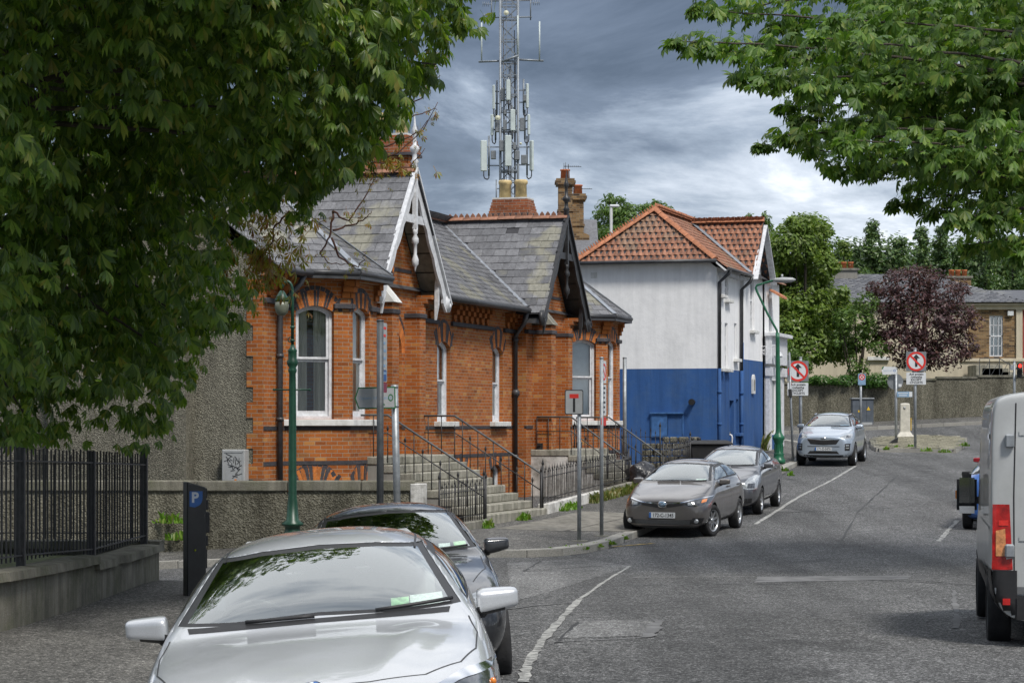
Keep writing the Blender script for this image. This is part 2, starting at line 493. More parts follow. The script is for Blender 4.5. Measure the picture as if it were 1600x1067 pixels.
def asphalt_mat(name, base, speck=0.9, seed=0.0, worn=0.5):
 b = NB(name)
 co = b.pos((1, 1, 1))
 big = b.noise(b.pos((0.30, 0.11, 1)), 1.0, 5.0, 0.6)
 v = b.n('ShaderNodeTexVoronoi'); v.inputs['Scale'].default_value = 95.0; b.t.links.new(co, v.inputs['Vector'])
 sp = b.n('ShaderNodeSeparateColor'); b.t.links.new(v.outputs['Color'], sp.inputs[0])
 v2 = b.n('ShaderNodeTexVoronoi'); v2.inputs['Scale'].default_value = 48.0; b.t.links.new(co, v2.inputs['Vector'])
 sp2 = b.n('ShaderNodeSeparateColor'); b.t.links.new(v2.outputs['Color'], sp2.inputs[0])
 k = b.math('ADD', b.math('MULTIPLY', sp.outputs[0], 0.5), b.math('MULTIPLY', sp2.outputs[1], 0.5))
 c = b.ramp(k, [(0.12, tuple(x * (1 - 0.7 * speck) for x in base)), (0.5, base), (0.8, tuple(x * (1 + 1.3 * speck) for x in base)), (0.92, tuple(x * (1 + 3.6 * speck) for x in base))])
 c = b.mix(1.0, c, b.ramp(big, [(0.32, 0.66), (0.68, 1.30)]), 'MULTIPLY')
 # wheel tracks along the street and mottled wear
 streak = b.noise(b.pos((1.1, 0.035, 1)), 1.0, 3.0, 0.5)
 c = b.mix(1.0, c, b.ramp(streak, [(0.35, 0.74), (0.65, 1.22)]), 'MULTIPLY')
 wear = b.noise(co, 2.6, 6.0, 0.75)
 c = b.mix(1.0, c, b.ramp(wear, [(0.35, 0.80), (0.65, 1.18)]), 'MULTIPLY')
 grit = b.noise(b.pos((1, .7, 1)), 16.0, 6.0, 0.8)
 c = b.mix(1.0, c, b.ramp(grit, [(0.38, 0.48), (0.62, 1.45)]), 'MULTIPLY')
 spot = b.noise(b.pos((1.0, 0.6, 1)), 0.55, 3.0, 0.6)
 c = b.mix(1.0, c, b.ramp(spot, [(0.30, 0.62), (0.38, 1.0)]), 'MULTIPLY')
 # fine cracks
 wv = b.n('ShaderNodeTexVoronoi', feature='DISTANCE_TO_EDGE'); wv.inputs['Scale'].default_value = 0.55
 dn = b.n('ShaderNodeMix', data_type='VECTOR'); dn.inputs['Factor'].default_value = 0.25
 b.t.links.new(co, dn.inputs['A'])
 nn = b.n('ShaderNodeTexNoise'); nn.inputs['Scale'].default_value = 1.2; nn.inputs['Detail'].default_value = 4; b.t.links.new(co, nn.inputs['Vector'])
 b.t.links.new(nn.outputs[1], dn.inputs['B']); b.t.links.new(dn.outputs['Result'], wv.inputs['Vector'])
 ck = b.ramp(wv.outputs['Distance'], [(0.0, 0.5), (0.010, 1.0)])
 gate = b.noise(co, 0.16, 2.0)
 c = b.mix(b.ramp(gate, [(0.45, 0.0), (0.58, worn)]), c, b.mix(1.0, c, ck, 'MULTIPLY'))
 b.bump(b.math('ADD', v.outputs['Distance'], b.math('MULTIPLY', v2.outputs['Distance'], 0.6)), 0.007, 0.8)
 return b.fin(c, 0.82, 0.0, 0.35)
M['asphalt'] = asphalt_mat('worn_asphalt', (.074, .074, .073), 1.25)
M['patch'] = asphalt_mat('asphalt_patch', (.128, .128, .126), 0.8)
M['pave'] = asphalt_mat('pavement_tarmac', (.088, .085, .078), 0.85)
M['slab'] = concrete_mat('pavement_concrete', (.22, .21, .185), 0.15, 2.2)
M['seal'] = plain('pale_joint_sealant', (.135, .135, .135), 0.8, var=0.5, scale=3.0, kind='Object')
def worn_paint(name, col):
 b = NB(name)
 co = b.pos()
 n = b.noise(co, 9.0, 6.0, 0.75)
 c = b.mix(b.ramp(n, [(0.38, 0.0), (0.60, 0.95)]), col, (.08, .08, .08))
 return b.fin(c, 0.8, 0.0, 0.3)
M['line_white'] = worn_paint('worn_white_line', (.50, .50, .47))
M['line_yellow'] = worn_paint('worn_yellow_line', (.55, .38, .06))
def slate_mat(name, lo, hi, lichen, amt):
 b = NB(name)
 r = b.rand()
 c = b.ramp(r, [(0.0, lo), (0.35, tuple((a + d) / 2 for a, d in zip(lo, hi))), (0.7, hi), (1.0, tuple(x * 0.75 for x in lo))])
 p = b.pos()
 n = b.noise(p, 22, 5.0, 0.7)
 c = b.mix(1.0, c, b.ramp(n, [(0.25, 0.70), (0.75, 1.25)]), 'MULTIPLY')
 big = b.noise(p, 0.75, 3.0, 0.5)
 f = b.math('MULTIPLY', b.ramp(b.math('ADD', big, b.math('MULTIPLY', r, 0.08)), [(0.60, 0.0), (0.66, 1.0)]), amt)
 c = b.mix(f, c, lichen)
 st = b.noise(b.pos((5, 5, 0.8)), 2.0, 4.0, 0.6)
 c = b.mix(1.0, c, b.ramp(st, [(0.3, 0.72), (0.65, 1.1)]), 'MULTIPLY')
 b.bump(n, 0.006)
 return b.fin(c, 0.62, 0.0, 0.4)
M['slate'] = slate_mat('roof_slate', (.125, .126, .134), (.195, .196, .206), (.30, .285, .20), 0.55)
M['slate_far'] = slate_mat('far_roof_slate', (.10, .105, .12), (.18, .185, .20), (.26, .26, .23), 0.3)
M['tile'] = slate_mat('clay_tile', (.26, .115, .066), (.35, .160, .095), (.22, .175, .12), 0.5)
M['ridge'] = plain('clay_ridge', (.38, .155, .08), 0.8, var=0.4, scale=6, bump=0.004, rnd=0.2)
M['ridge_old'] = plain('weathered_ridge', (.25, .125, .080), 0.85, var=0.45, scale=7, bump=0.004, rnd=0.2)
M['lead'] = plain('lead_flashing', (.26, .28, .31), 0.5, 0.2, var=0.3, scale=5)
M['underlay'] = plain('roof_underlay', (.05, .05, .055), 0.9, var=0.2)
M['terracotta'] = plain('terracotta_pot', (.50, .16, .065), 0.8, var=0.3, scale=5)
M['buff'] = plain('buff_chimney_pot', (.52, .40, .20), 0.75, var=0.35, scale=5)
M['white_paint'] = plain('white_paint', (.62, .63, .65), 0.5, var=0.22, scale=9, bump=0.002)
M['black_paint'] = plain('black_gloss_paint', (.028, .028, .030), 0.45, var=0.4, scale=8, spec=0.5)
M['iron'] = plain('painted_iron', (.022, .022, .023), 0.5, 0.0, var=0.55, scale=14, spec=0.5)
M['gutter'] = plain('gutter_grey', (.045, .046, .050), 0.45, var=0.4, scale=5, spec=0.5)
M['galv'] = plain('galvanised_steel', (.30, .32, .335), 0.5, 0.55, var=0.28, scale=7)
M['galv_dark'] = plain('dark_grey_post', (.085, .092, .098), 0.5, 0.3, var=0.3, scale=7)
M['sign_back'] = plain('sign_back', (.22, .235, .245), 0.5, 0.5, var=0.2, scale=6)
M['green_paint'] = plain('green_lamp_paint', (.012, .105, .050), 0.38, var=0.3, scale=9, spec=0.5)
M['green_dark'] = plain('dark_green_lamp_paint', (.008, .048, .026), 0.4, var=0.3, scale=9, spec=0.5)
M['sign_white'] = plain('sign_white', (.60, .62, .63), 0.45, var=0.08, scale=5)
M['sign_grey'] = plain('sign_grey', (.36, .37, .37), 0.5, var=0.1, scale=5)
M['sign_red'] = plain('sign_red', (.62, .035, .025), 0.45, var=0.1, scale=5)
M['sign_black'] = plain('sign_black', (.02, .02, .022), 0.5, var=0.1)
M['sign_green'] = plain('sign_green', (.02, .13, .045), 0.5, var=0.1)
M['sign_blue'] = plain('sign_blue', (.03, .12, .36), 0.45, var=0.1)
M['sign_cyan'] = plain('sign_steel_blue', (.20, .32, .46), 0.5, var=0.15)
M['sign_maroon'] = plain('sign_maroon', (.20, .025, .055), 0.5, var=0.1)
M['yellow'] = plain('warning_yellow', (.70, .45, .03), 0.5, var=0.2)
M['plastic'] = plain('black_plastic', (.020, .020, .021), 0.5, var=0.25, scale=9, spec=0.45)
M['plastic_grey'] = plain('grey_plastic', (.13, .135, .14), 0.6, var=0.2)
M['antenna'] = plain('antenna_pale_green', (.50, .56, .55), 0.5, var=0.12, scale=3)
M['mast'] = plain('mast_steel', (.22, .245, .27), 0.5, 0.4, var=0.2)
M['cabinet'] = plain('cabinet_grey', (.085, .10, .12), 0.55, var=0.25, scale=4)
M['meter'] = plain('meter_black', (.014, .015, .015), 0.42, var=0.5, scale=4, spec=0.5)
M['bag'] = plain('black_bin_bag', (.018, .018, .020), 0.28, var=0.2, spec=0.6, bump=0.03, bscale=9)
M['curtain'] = None
b = NB('curtain_cloth')
co = b.coord('Object', (1, 1, 0.04))
n = b.noise(co, 16, 3.0)
b.bump(n, 0.03)
M['curtain'] = b.fin(b.ramp(n, [(0.3, (.42, .41, .32)), (0.7, (.78, .77, .68))]), 0.9)
M['blind'] = plain('pale_blind', (.62, .68, .73), 0.8, var=0.06)
M['dark'] = plain('dark_interior', (.018, .018, .018), 0.9, var=0.2)
M['door'] = plain('door_green', (.02, .05, .04), 0.4, var=0.2, spec=0.5)
M['soffit'] = plain('soffit_board', (.22, .20, .165), 0.8, var=0.3, scale=7)
def glass_mat(name, tint=(.5, .54, .53), extra=0.10, rough=0.02):
 b = NB(name)
 b.t.nodes.remove(b.b)
 tr = b.n('ShaderNodeBsdfTransparent'); tr.inputs[0].default_value = (*tint, 1)
 gl = b.n('ShaderNodeBsdfGlossy'); gl.inputs['Roughness'].default_value = rough; gl.inputs[0].default_value = (.96, 1.0, 1.0, 1)
 fr = b.n('ShaderNodeFresnel'); fr.inputs[0].default_value = 1.52
 f = b.math('ADD', b.math('MULTIPLY', fr.outputs[0], 1.25), extra, True)
 mx = b.n('ShaderNodeMixShader')
 b.t.links.new(f, mx.inputs[0]); b.t.links.new(tr.outputs[0], mx.inputs[1]); b.t.links.new(gl.outputs[0], mx.inputs[2])
 b.t.links.new(mx.outputs[0], b.out.inputs[0])
 return b.m
M['glass'] = glass_mat('window_glass', (.93, .95, .94), 0.07, 0.03)
M['car_glass'] = glass_mat('car_glass', (.86, .91, .89), 0.20)
M['car_glass_dark'] = glass_mat('dark_car_glass', (.30, .33, .33), 0.10)
def paint(name, col, metal=0.55, rough=0.34, flake=0.15):
 b = NB(name)
 co = b.coord('Object')
 n = b.noise(co, 420, 2.0)
 d = b.noise(co, 3.0, 5.0, 0.7)
 c = b.ramp(n, [(0.3, tuple(x * (1 - flake) for x in col)), (0.7, tuple(min(1, x * (1 + flake)) for x in col))])
 r = b.ramp(d, [(0.3, rough * 0.85), (0.7, rough * 1.2)])
 b.set(b.b.inputs['Coat Roughness'], 0.05)
 return b.fin(c, r, metal, 0.5, 1.0)
M['silver'] = paint('silver_car_paint', (.52, .535, .55), 0.45, .40)
M['black_car'] = paint('black_car_paint', (.022, .023, .026), 0.3, 0.3)
M['bronze_grey'] = paint('bronze_grey_car_paint', (.135, .125, .118), 0.5)
M['dark_grey_car'] = paint('dark_grey_car_paint', (.105, .108, .118), 0.5)
M['blue_silver'] = paint('pale_blue_silver_car_paint', (.40, .46, .53), 0.5)
M['blue_car'] = paint('blue_car_paint', (.035, .12, .38), 0.3)
M['red_car'] = paint('red_car_paint', (.36, .02, .03), 0.3)
M['van_paint'] = plain('van_grey_white_paint', (.40, .41, .405), 0.4, var=0.16, scale=1.3, spec=0.5, coat=0.6)
M['tyre'] = plain('tyre_rubber', (.022, .022, .023), 0.85, var=0.3, scale=12, bump=0.003)
M['rim'] = plain('alloy_rim', (.48, .49, .50), 0.32, 0.85, var=0.1)
M['chrome'] = plain('chrome', (.75, .76, .78), 0.12, 1.0, var=0.0)
M['lamp_dark'] = plain('headlamp_housing', (.06, .062, .066), 0.15, 0.3, var=0.5, scale=16, spec=0.8, coat=1.0)
M['lamp_clear'] = plain('headlamp_clear', (.42, .44, .45), 0.1, 0.4, var=0.4, scale=20, spec=0.8, coat=1.0)
M['lamp_orange'] = plain('indicator_orange', (.75, .22, .02), 0.25, var=0.2, scale=20, coat=1.0)
M['lamp_red'] = plain('tail_lamp_red', (.42, .012, .010), 0.18, var=0.55, scale=9, coat=1.0)
M['seat'] = plain('seat_cloth', (.030, .031, .033), 0.85, var=0.2)
M['seat_grey'] = plain('seat_grey_cloth', (.33, .34, .34), 0.85, var=0.2)
M['arch_dark'] = plain('wheel_arch_lining', (.010, .010, .010), 0.9, var=0.0)
def leaf_mat(name, stops, trans=0.35, spots=None, gloss=0.42):
 b = NB(name)
 r = b.rand()
 c = b.ramp(r, stops)
 p = b.pos()
 n = b.noise(p, 24.0, 4.0, 0.7)
 if spots: c = b.mix(b.ramp(n, [(0.60, 0.0), (0.72, spots[1])]), c, spots[0])
 c = b.mix(1.0, c, b.ramp(b.noise(p, 1.4, 2.0), [(0.3, 0.72), (0.7, 1.3)]), 'MULTIPLY')
 b.fin(c, gloss, 0.0, 0.4)
 tl = b.n('ShaderNodeBsdfTranslucent')
 tcol = b.mix(1.0, c, (1.5, 1.7, 0.55), 'MULTIPLY')
 b.t.links.new(tcol, tl.inputs[0])
 mx = b.n('ShaderNodeMixShader'); mx.inputs[0].default_value = trans
 b.t.links.new(b.b.outputs[0], mx.inputs[1]); b.t.links.new(tl.outputs[0], mx.inputs[2])
 b.t.links.new(mx.outputs[0], b.out.inputs[0])
 return b.m
M['leaf_chestnut'] = leaf_mat('chestnut_leaf', [(0.0, (.045, .09, .020)), (0.35, (.085, .15, .028)), (0.7, (.135, .21, .038)), (0.92, (.19, .25, .05)), (1.0, (.22, .20, .05))], 0.42, ((.24, .17, .055), 0.6), 0.40)
M['leaf_right'] = leaf_mat('chestnut_leaf_bright', [(0.0, (.040, .095, .016)), (0.4, (.080, .155, .024)), (0.8, (.125, .215, .032)), (1.0, (.19, .24, .05))], 0.36, ((.19, .14, .05), 0.35), 0.5)
M['leaf_autumn'] = leaf_mat('yellowing_leaf', [(0.0, (.16, .17, .025)), (0.4, (.22, .20, .03)), (0.7, (.26, .14, .025)), (1.0, (.17, .06, .02))], 0.35)
M['leaf_light'] = leaf_mat('light_green_leaf', [(0.0, (.09, .15, .026)), (0.5, (.13, .20, .034)), (1.0, (.19, .25, .05))], 0.3)
M['leaf_mid'] = leaf_mat('mid_green_leaf', [(0.0, (.06, .115, .03)), (0.5, (.095, .165, .036)), (1.0, (.145, .215, .05))], 0.3)
M['leaf_purple'] = leaf_mat('purple_leaf', [(0.0, (.040, .020, .024)), (0.5, (.072, .036, .040)), (0.85, (.105, .050, .050)), (1.0, (.14, .07, .06))], 0.2)
M['leaf_conifer'] = leaf_mat('conifer_needle', [(0.0, (.040, .085, .030)), (0.5, (.075, .130, .040)), (1.0, (.12, .18, .05))], 0.2)
M['leaf_hedge'] = leaf_mat('hedge_leaf', [(0.0, (.03, .085, .015)), (0.6, (.055, .135, .02)), (1.0, (.09, .18, .03))], 0.3)
M['weed'] = leaf_mat('weed_leaf', [(0.0, (.08, .17, .015)), (0.6, (.12, .24, .02)), (1.0, (.19, .22, .05))], 0.35)
M['grass'] = leaf_mat('dry_grass_leaf', [(0.0, (.08, .12, .02)), (0.6, (.14, .16, .04)), (1.0, (.22, .18, .08))], 0.3)
M['tar'] = plain('tar_seam', (.03, .03, .03), .7, var=.3)
M['bark'] = plain('bark', (.060, .050, .040), 0.95, var=0.5, scale=12, bump=0.03, bscale=14)
M['twig'] = plain('reddish_twig', (.090, .040, .028), 0.8, var=0.3, scale=9)
M['soil'] = plain('garden_ground', (.085, .10, .04), 0.95, var=0.5, scale=1.2, bump=0.02, bscale=12)
# ------------------------------------------------------------------ ground, road, pavements
def axis_samples(parts):
 o = []
 for a, b, n in parts: o += list(np.linspace(a, b, n, endpoint=False))
 return o + [parts[-1][1]]
def ground_sheet(name, xs, ys, dz, mat):
 mb = MB()
 P = [[(x, y, G(x, y) + dz) for y in ys] for x in xs]
 mb.grid(P, 0, True)
 return tag(mb.build(name, mat), kind='structure')
ground_sheet('ground', axis_samples([(-1500, -60, 8), (-60, 60, 34), (60, 1500, 8)]), axis_samples([(-60, 0, 4), (0, 130, 60), (130, 400, 8), (400, 3000, 8)]), -0.16, M['soil'])
ground_sheet('road', axis_samples([(-45, -8, 14), (-8, 14, 44), (14, 48, 14)]), axis_samples([(-25, 0, 6), (0, 60, 70), (60, 103, 50)]), 0.0, M['asphalt'])
# house frame: s along the terrace front, o out towards the street
A0 = Vector((-4.8, 44.7, 0))
D2 = Vector((.2909, .9568, 0)); N2 = Vector((.9568, -.2909, 0))
HROT = math.atan2(D2.y, D2.x)
def HP(s, o, z=0.0):
 p = A0 + D2 * s + N2 * o
 return Vector((p.x, p.y, z))
KERB_NEAR = [(-2.15, -20), (-2.15, 5), (-2.15, 20), (-2.15, 29.2), (-2.35, 31.0), (-2.9, 32.4), (-3.9, 33.2), (-5.5, 33.6), (-10, 34.0), (-26, 34.6)]
WALL_NEAR = [(-6.9, -20), (-5.9, 5), (-5.28, 20), (-4.78, 29.2), (-4.72, 31.0), (-4.70, 31.8), (-4.72, 32.3), (-5.5, 32.9), (-10, 33.0), (-26, 33.6)]
KERB_FAR = [(-26, 42.6), (-5.8, 42.0), (-2.5, 41.4), (-0.6, 41.0), (0.25, 40.9), (0.85, 41.35), (1.35, 42.4), (1.85, 44.2), (2.3, 46.7), (3.15, 51.0), (5.35, 60.0), (7.2, 68.0), (8.75, 75.0), (10.2, 82.0), (10.8, 86.2), (10.2, 90.0), (8.0, 92.4), (4.0, 93.2), (-20, 93.2)]
q1 = HP(2.4, 3.3); q2 = HP(4.2, 3.2); q3 = HP(7.9, 3.0); q4 = HP(16.9, 2.6); q5 = HP(24.5, 2.3)
WALL_FAR = [(-26, 44.4), (-5.8, 44.1), (-2.9, 44.05), (-2.3, 44.05), (-1.9, 44.05), (-1.75, 44.05), (-1.55, 44.3), (q1.x, q1.y), (q2.x, q2.y), (q3.x, q3.y), (q4.x, q4.y), (q5.x, q5.y), (6.9, 76.0), (8.4, 82.0), (8.9, 84.2), (8.3, 86.2), (6.8, 87.5), (3.5, 88.4), (-20, 88.4)]
KERB_RIGHT = [(6.95, -20), (6.95, 10), (6.95, 24), (8.6, 35), (12.2, 50), (16.5, 66), (19.0, 78), (20.5, 84), (24, 88), (44, 93)]
BACK_RIGHT = [(11, -20), (11, 10), (11, 24), (12.6, 35), (16.2, 50), (20.0, 66), (22.5, 76), (23.5, 80), (26, 83.5), (44, 88)]
KERB_CROSS = [(-20, 97.0), (6, 97.0), (12, 97.0), (20, 97.2), (30, 97.6), (46, 98.5)]
BACK_CROSS = [(-20, 100.0), (6, 100.0), (12, 100.0), (20, 100.0), (30, 100.1), (46, 100.3)]
KH = 0.12
def resample(P, Q, step):
 A = []; B = []
 for i in range(len(P) - 1):
  a0, a1 = Vector(P[i]), Vector(P[i + 1]); b0, b1 = Vector(Q[i]), Vector(Q[i + 1])
  n = max(1, int(math.ceil(max((a1 - a0).length, (b1 - b0).length) / step)))
  for k in range(n):
   A.append(a0.lerp(a1, k / n)); B.append(b0.lerp(b1, k / n))
 A.append(Vector(P[-1])); B.append(Vector(Q[-1]))
 return A, B
def pave_z(x, y, d, slope=0.036):
 return G(x, y) + KH + slope * min(d, 4.5)
def pavement(name, K, W, mat, label_step=0.8, slope=0.036, kerb_side=1, stones=True, srange=None):
 A, B = resample(K, W, 1.2)
 mb = MB(); m = 6
 rows = []
 for a, c in zip(A, B):
  row = []
  wd = (c - a).length
  for j in range(m + 1):
   p = a.lerp(c, j / m)
   row.append((p.x, p.y, pave_z(p.x, p.y, wd * j / m, slope) + (0.004 if False else 0)))
  rows.append(row)
 mb.grid(rows, 0, True)
 # outer edge down to the road, so that it is a real step
 edge = [[rows[i][0], (rows[i][0][0], rows[i][0][1], rows[i][0][2] - 0.3)] for i in range(len(rows))]
 mb.grid(edge, 0, False)
 o = tag(mb.build(name, mat), kind='structure')
 if stones:
  # kerb stones, one by one
  L_ = 0.0; pts = [Vector(p) for p in K]
  segs = [(pts[i], pts[i + 1]) for i in range(len(pts) - 1)]
  tmpl = MB().box(-.5, .5, -.5, .5, -.5, .5).mesh('kerb_stone', M['granite'])
  bm = bmesh.new(); bm.from_mesh(tmpl)
  bmesh.ops.bevel(bm, geom=list(bm.edges), offset=0.03, segments=1, affect='EDGES'); bm.to_mesh(tmpl); bm.free()
  for a, c in segs:
   ln = (c - a).length
   n = max(1, round(ln / 0.85)); t = (c - a) / ln
   nrm = Vector((-t.y, t.x))
   for k in range(n):
    p = a.lerp(c, (k + .5) / n)
    if srange and not (srange[0] < p.y < srange[1] and -12 < p.x < 30): continue
    q = p + nrm * kerb_side * 0.11
    z = G(p.x, p.y) + KH + 0.006 + random.uniform(-.004, .006)
    Mx = Matrix.Translation((q.x, q.y, z - 0.12)) @ Matrix.Rotation(math.atan2(t.y, t.x) + random.uniform(-.006, .006), 4, 'Z') \
     @ Matrix.Rotation(-math.atan2(G(p.x + t.x, p.y + t.y) - G(p.x, p.y), 1.0), 4, 'Y') @ Matrix.Diagonal((ln / n - 0.012, 0.26, 0.25, 1))
    link('kerb_stone', tmpl, o, Mx)
 return o
pv_near = pavement('pavement_near', KERB_NEAR, WALL_NEAR, M['pave'], kerb_side=1, srange=(8, 40))
pv_far = pavement('pavement_far', KERB_FAR, WALL_FAR, M['pave'], kerb_side=1, srange=(30, 92))
pavement('pavement_right', KERB_RIGHT, BACK_RIGHT, M['pave'], kerb_side=-1, srange=(20, 92))
pavement('pavement_cross', KERB_CROSS, BACK_CROSS, M['pave'], kerb_side=1, srange=(90, 100))
def far_z(p):
 """height of the far pavement under p"""
 best = 1e9
 for i in range(len(KERB_FAR) - 1):
  a = Vector(KERB_FAR[i]); c = Vector(KERB_FAR[i + 1]); t = max(0, min(1, (Vector(p[:2]) - a).dot(c - a) / (c - a).length_squared))
  best = min(best, (a.lerp(c, t) - Vector(p[:2])).length)
 return pave_z(p[0], p[1], best)
def draped(name, poly_rows, mat, dz, zf=G, parent=None, kind='structure'):
 """a sheet laid on the road: rows of (x, y)"""
 mb = MB(); mb.grid([[(x, y, zf(x, y) + dz) for x, y in row] for row in poly_rows], 0, True)
 o = mb.build(name, mat, parent)
 # face up
 if o.data.polygons[0].normal.z < 0: o.data.flip_normals()
 return tag(o, kind=kind) if kind else o
def path_line(name, pts, wd, mat, dz=0.008, n=10, wobble=0.0):
 rows = []
 P = [Vector(p) for p in pts]
 fine = []
 for i in range(len(P) - 1):
  for k in range(n): fine.append(P[i].lerp(P[i + 1], k / n))
 fine.append(P[-1])
 for i, p in enumerate(fine):
  t = (fine[min(i + 1, len(fine) - 1)] - fine[max(0, i - 1)]).normalized(); nn = Vector((-t.y, t.x))
  w2 = wd / 2 * (1 + random.uniform(-wobble, wobble))
  c = p + nn * random.uniform(-wobble, wobble) * wd * .5
  rows.append([tuple(c - nn * w2), tuple(c), tuple(c + nn * w2)])
 return draped(name, rows, mat, dz)
def gh(px, py): p = ground_hit(px, py); return (p.x, p.y)
def patch_px(name, corners, mat, dz=0.004, n=10, jag=0.0):
 """a repair patch: four corners in order, read off the photograph"""
 a, b_, c, d = [Vector(gh(*q)) for q in corners]
 rows = []
 for i in range(n + 1):
  u = i / n; l = a.lerp(d, u); r = b_.lerp(c, u)
  row = [tuple(l.lerp(r, j / n)) for j in range(n + 1)]
  if jag: row = [(x + random.uniform(-jag, jag), y + random.uniform(-jag, jag)) for x, y in row]
  rows.append(row)
 return draped(name, rows, mat, dz)
path_line('parking_line', [gh(817, 1066), gh(826, 1035), gh(848, 1000), gh(886, 958), gh(905, 936)], .085, M['line_white'], wobble=.25)
path_line('parking_line', [gh(905, 936), gh(945, 908), gh(985, 884)], .05, M['line_white'], wobble=.3, dz=.007)
path_line('parking_line', [gh(1180, 819), gh(1245, 778), gh(1300, 750), gh(1337, 728)], .09, M['line_white'], wobble=.2)
path_line('parking_line', [gh(1466, 846), gh(1482, 828), gh(1497, 813)], .09, M['line_white'], wobble=.3)
path_line('kerb_line', [gh(856, 867), gh(905, 862), gh(960, 854), gh(1020, 849)], .10, M['line_yellow'], wobble=.2)
path_line('joint_line', [gh(792, 952), gh(840, 946), gh(905, 941)], .06, M['seal'], wobble=.4)
patch_px('road_patch', [(868, 997), (1015, 993), (1030, 968), (905, 970)], M['patch'], .004)
path_line('joint_line', [gh(1012, 996), gh(1030, 969)], .13, M['seal'], dz=.009, wobble=.35)
path_line('joint_line', [gh(868, 1003), gh(940, 1000), gh(1012, 996)], .04, M['seal'], dz=.009, wobble=.4)
path_line('joint_line', [gh(905, 970), gh(1030, 968)], .035, M['seal'], dz=.009, wobble=.4)
patch_px('road_patch', [(1180, 910), (1420, 905), (1425, 899), (1182, 901)], M['seal'], .005, 14, .02)
path_line('joint_line', [gh(985, 902), gh(1180, 901)], .05, M['line_white'], wobble=.5, dz=.007)
path_line('joint_line', [gh(1420, 905), gh(1550, 916)], .05, M['seal'], wobble=.5, dz=.007)
path_line('joint_line', [gh(1493, 982), gh(1494, 950), gh(1490, 922)], .07, M['seal'], wobble=.5, dz=.007)
path_line('joint_line', [gh(1130, 800), gh(1240, 797)], .9, M['patch'], wobble=.1, dz=.005)
patch_px('road_patch', [(1050, 775), (1230, 770), (1215, 785), (1120, 800)], M['patch'], .004)
patch_px('road_patch', [(792, 880), (905, 872), (985, 884), (800, 940)], M['patch'], .0035)
for pts in ([(959, 915), (1180, 912)], [(1012, 902), (1180, 901)], [(818, 893), (870, 889), (933, 884)], [(845, 876), (818, 893)], [(1182, 913), (1420, 908), (1500, 914)], [(868, 1005), (905, 971)], [(1130, 870), (1300, 862), (1480, 866)], [(1300, 862), (1340, 800), (1400, 745)], [(1235, 800), (1420, 792)]):
 path_line('tar_seam', [gh(*p) for p in pts], .035, M['tar'], dz=.0065, wobble=.9)
# paler concrete slabs let into the far pavement
for quad in ([HP(3.0, 3.75), HP(9.4, 3.75), HP(9.6, 5.0), HP(3.4, 5.0)], [HP(3.6, 5.04), HP(9.6, 5.04), HP(9.7, 6.1), HP(4.4, 6.1)]):
 a, b_, c, d = quad
 rows = [[tuple(a.lerp(d, i / 6).lerp(b_.lerp(c, i / 6), j / 10))[:2] for j in range(11)] for i in range(7)]
 draped('pavement_slab', rows, M['slab'], 0.007, zf=lambda x, y: far_z((x, y)), parent=pv_far, kind=None)
# ------------------------------------------------------------------ brick villas
def H(s, o, z): return Vector((s, -o, z))
class Plane:
 """upright wall plane in a house's own coordinates: u runs along the wall, v is up, out is the outward side"""
 def __init__(s, p0, p1):
  s.p0 = Vector((p0[0], -p0[1], 0)); s.p1 = Vector((p1[0], -p1[1], 0))
  s.len = (s.p1 - s.p0).length; s.u = (s.p1 - s.p0).normalized()
  s.out = s.u.cross(Vector((0, 0, 1)))      # right-hand side when walking p0 -> p1
 def pt(s, u, z, d=0.0): return s.p0 + s.u * u + Vector((0, 0, z)) + s.out * d
 def M(s, u=0, z=0, d=0.0): return frame(s.pt(u, z, d), s.u, (0, 0, 1))
def arch_pts(u0, u1, spring, rise, n=8):
 """top of an opening from right to left"""
 c = (u0 + u1) / 2; hw = (u1 - u0) / 2
 if rise <= 1e-4: return [(u1, spring), (u0, spring)]
 rad = (hw * hw + rise * rise) / (2 * rise); a = math.asin(min(1, hw / rad)) if rise <= hw else math.pi / 2
 return [(c + rad * math.sin(t), spring + rise - rad + rad * math.cos(t)) for t in np.linspace(a, -a, n + 1)]
def opening(u0, u1, z0, spring, rise): return [(u0, z0), (u1, z0)] + arch_pts(u0, u1, spring, rise)
def wall(mb, pl, outer, holes=(), depth=0.14, mi=0, d=0.0):
 loops = [[Vector((x, y, 0)) for x, y in outer]] + [[Vector((x, y, 0)) for x, y in h] for h in holes]
 flat = [p for l in loops for p in l]
 base = [pl.pt(p.x, p.y, d) for p in flat]
 fs = []
 for t in tessellate_polygon(loops):
  p = [flat[i] for i in t]
  a = (p[1].x - p[0].x) * (p[2].y - p[0].y) - (p[2].x - p[0].x) * (p[1].y - p[0].y)
  fs.append(tuple(t) if a > 0 else tuple(t)[::-1])
 mb.add(base, fs, mi)
 for h in holes:
  n = len(h)
  for i in range(n):
   j = (i + 1) % n
   a, b_ = h[i], h[j]
   mb.quad(pl.pt(*a, d), pl.pt(*a, d - depth), pl.pt(*b_, d - depth), pl.pt(*b_, d), mi)
 return mb
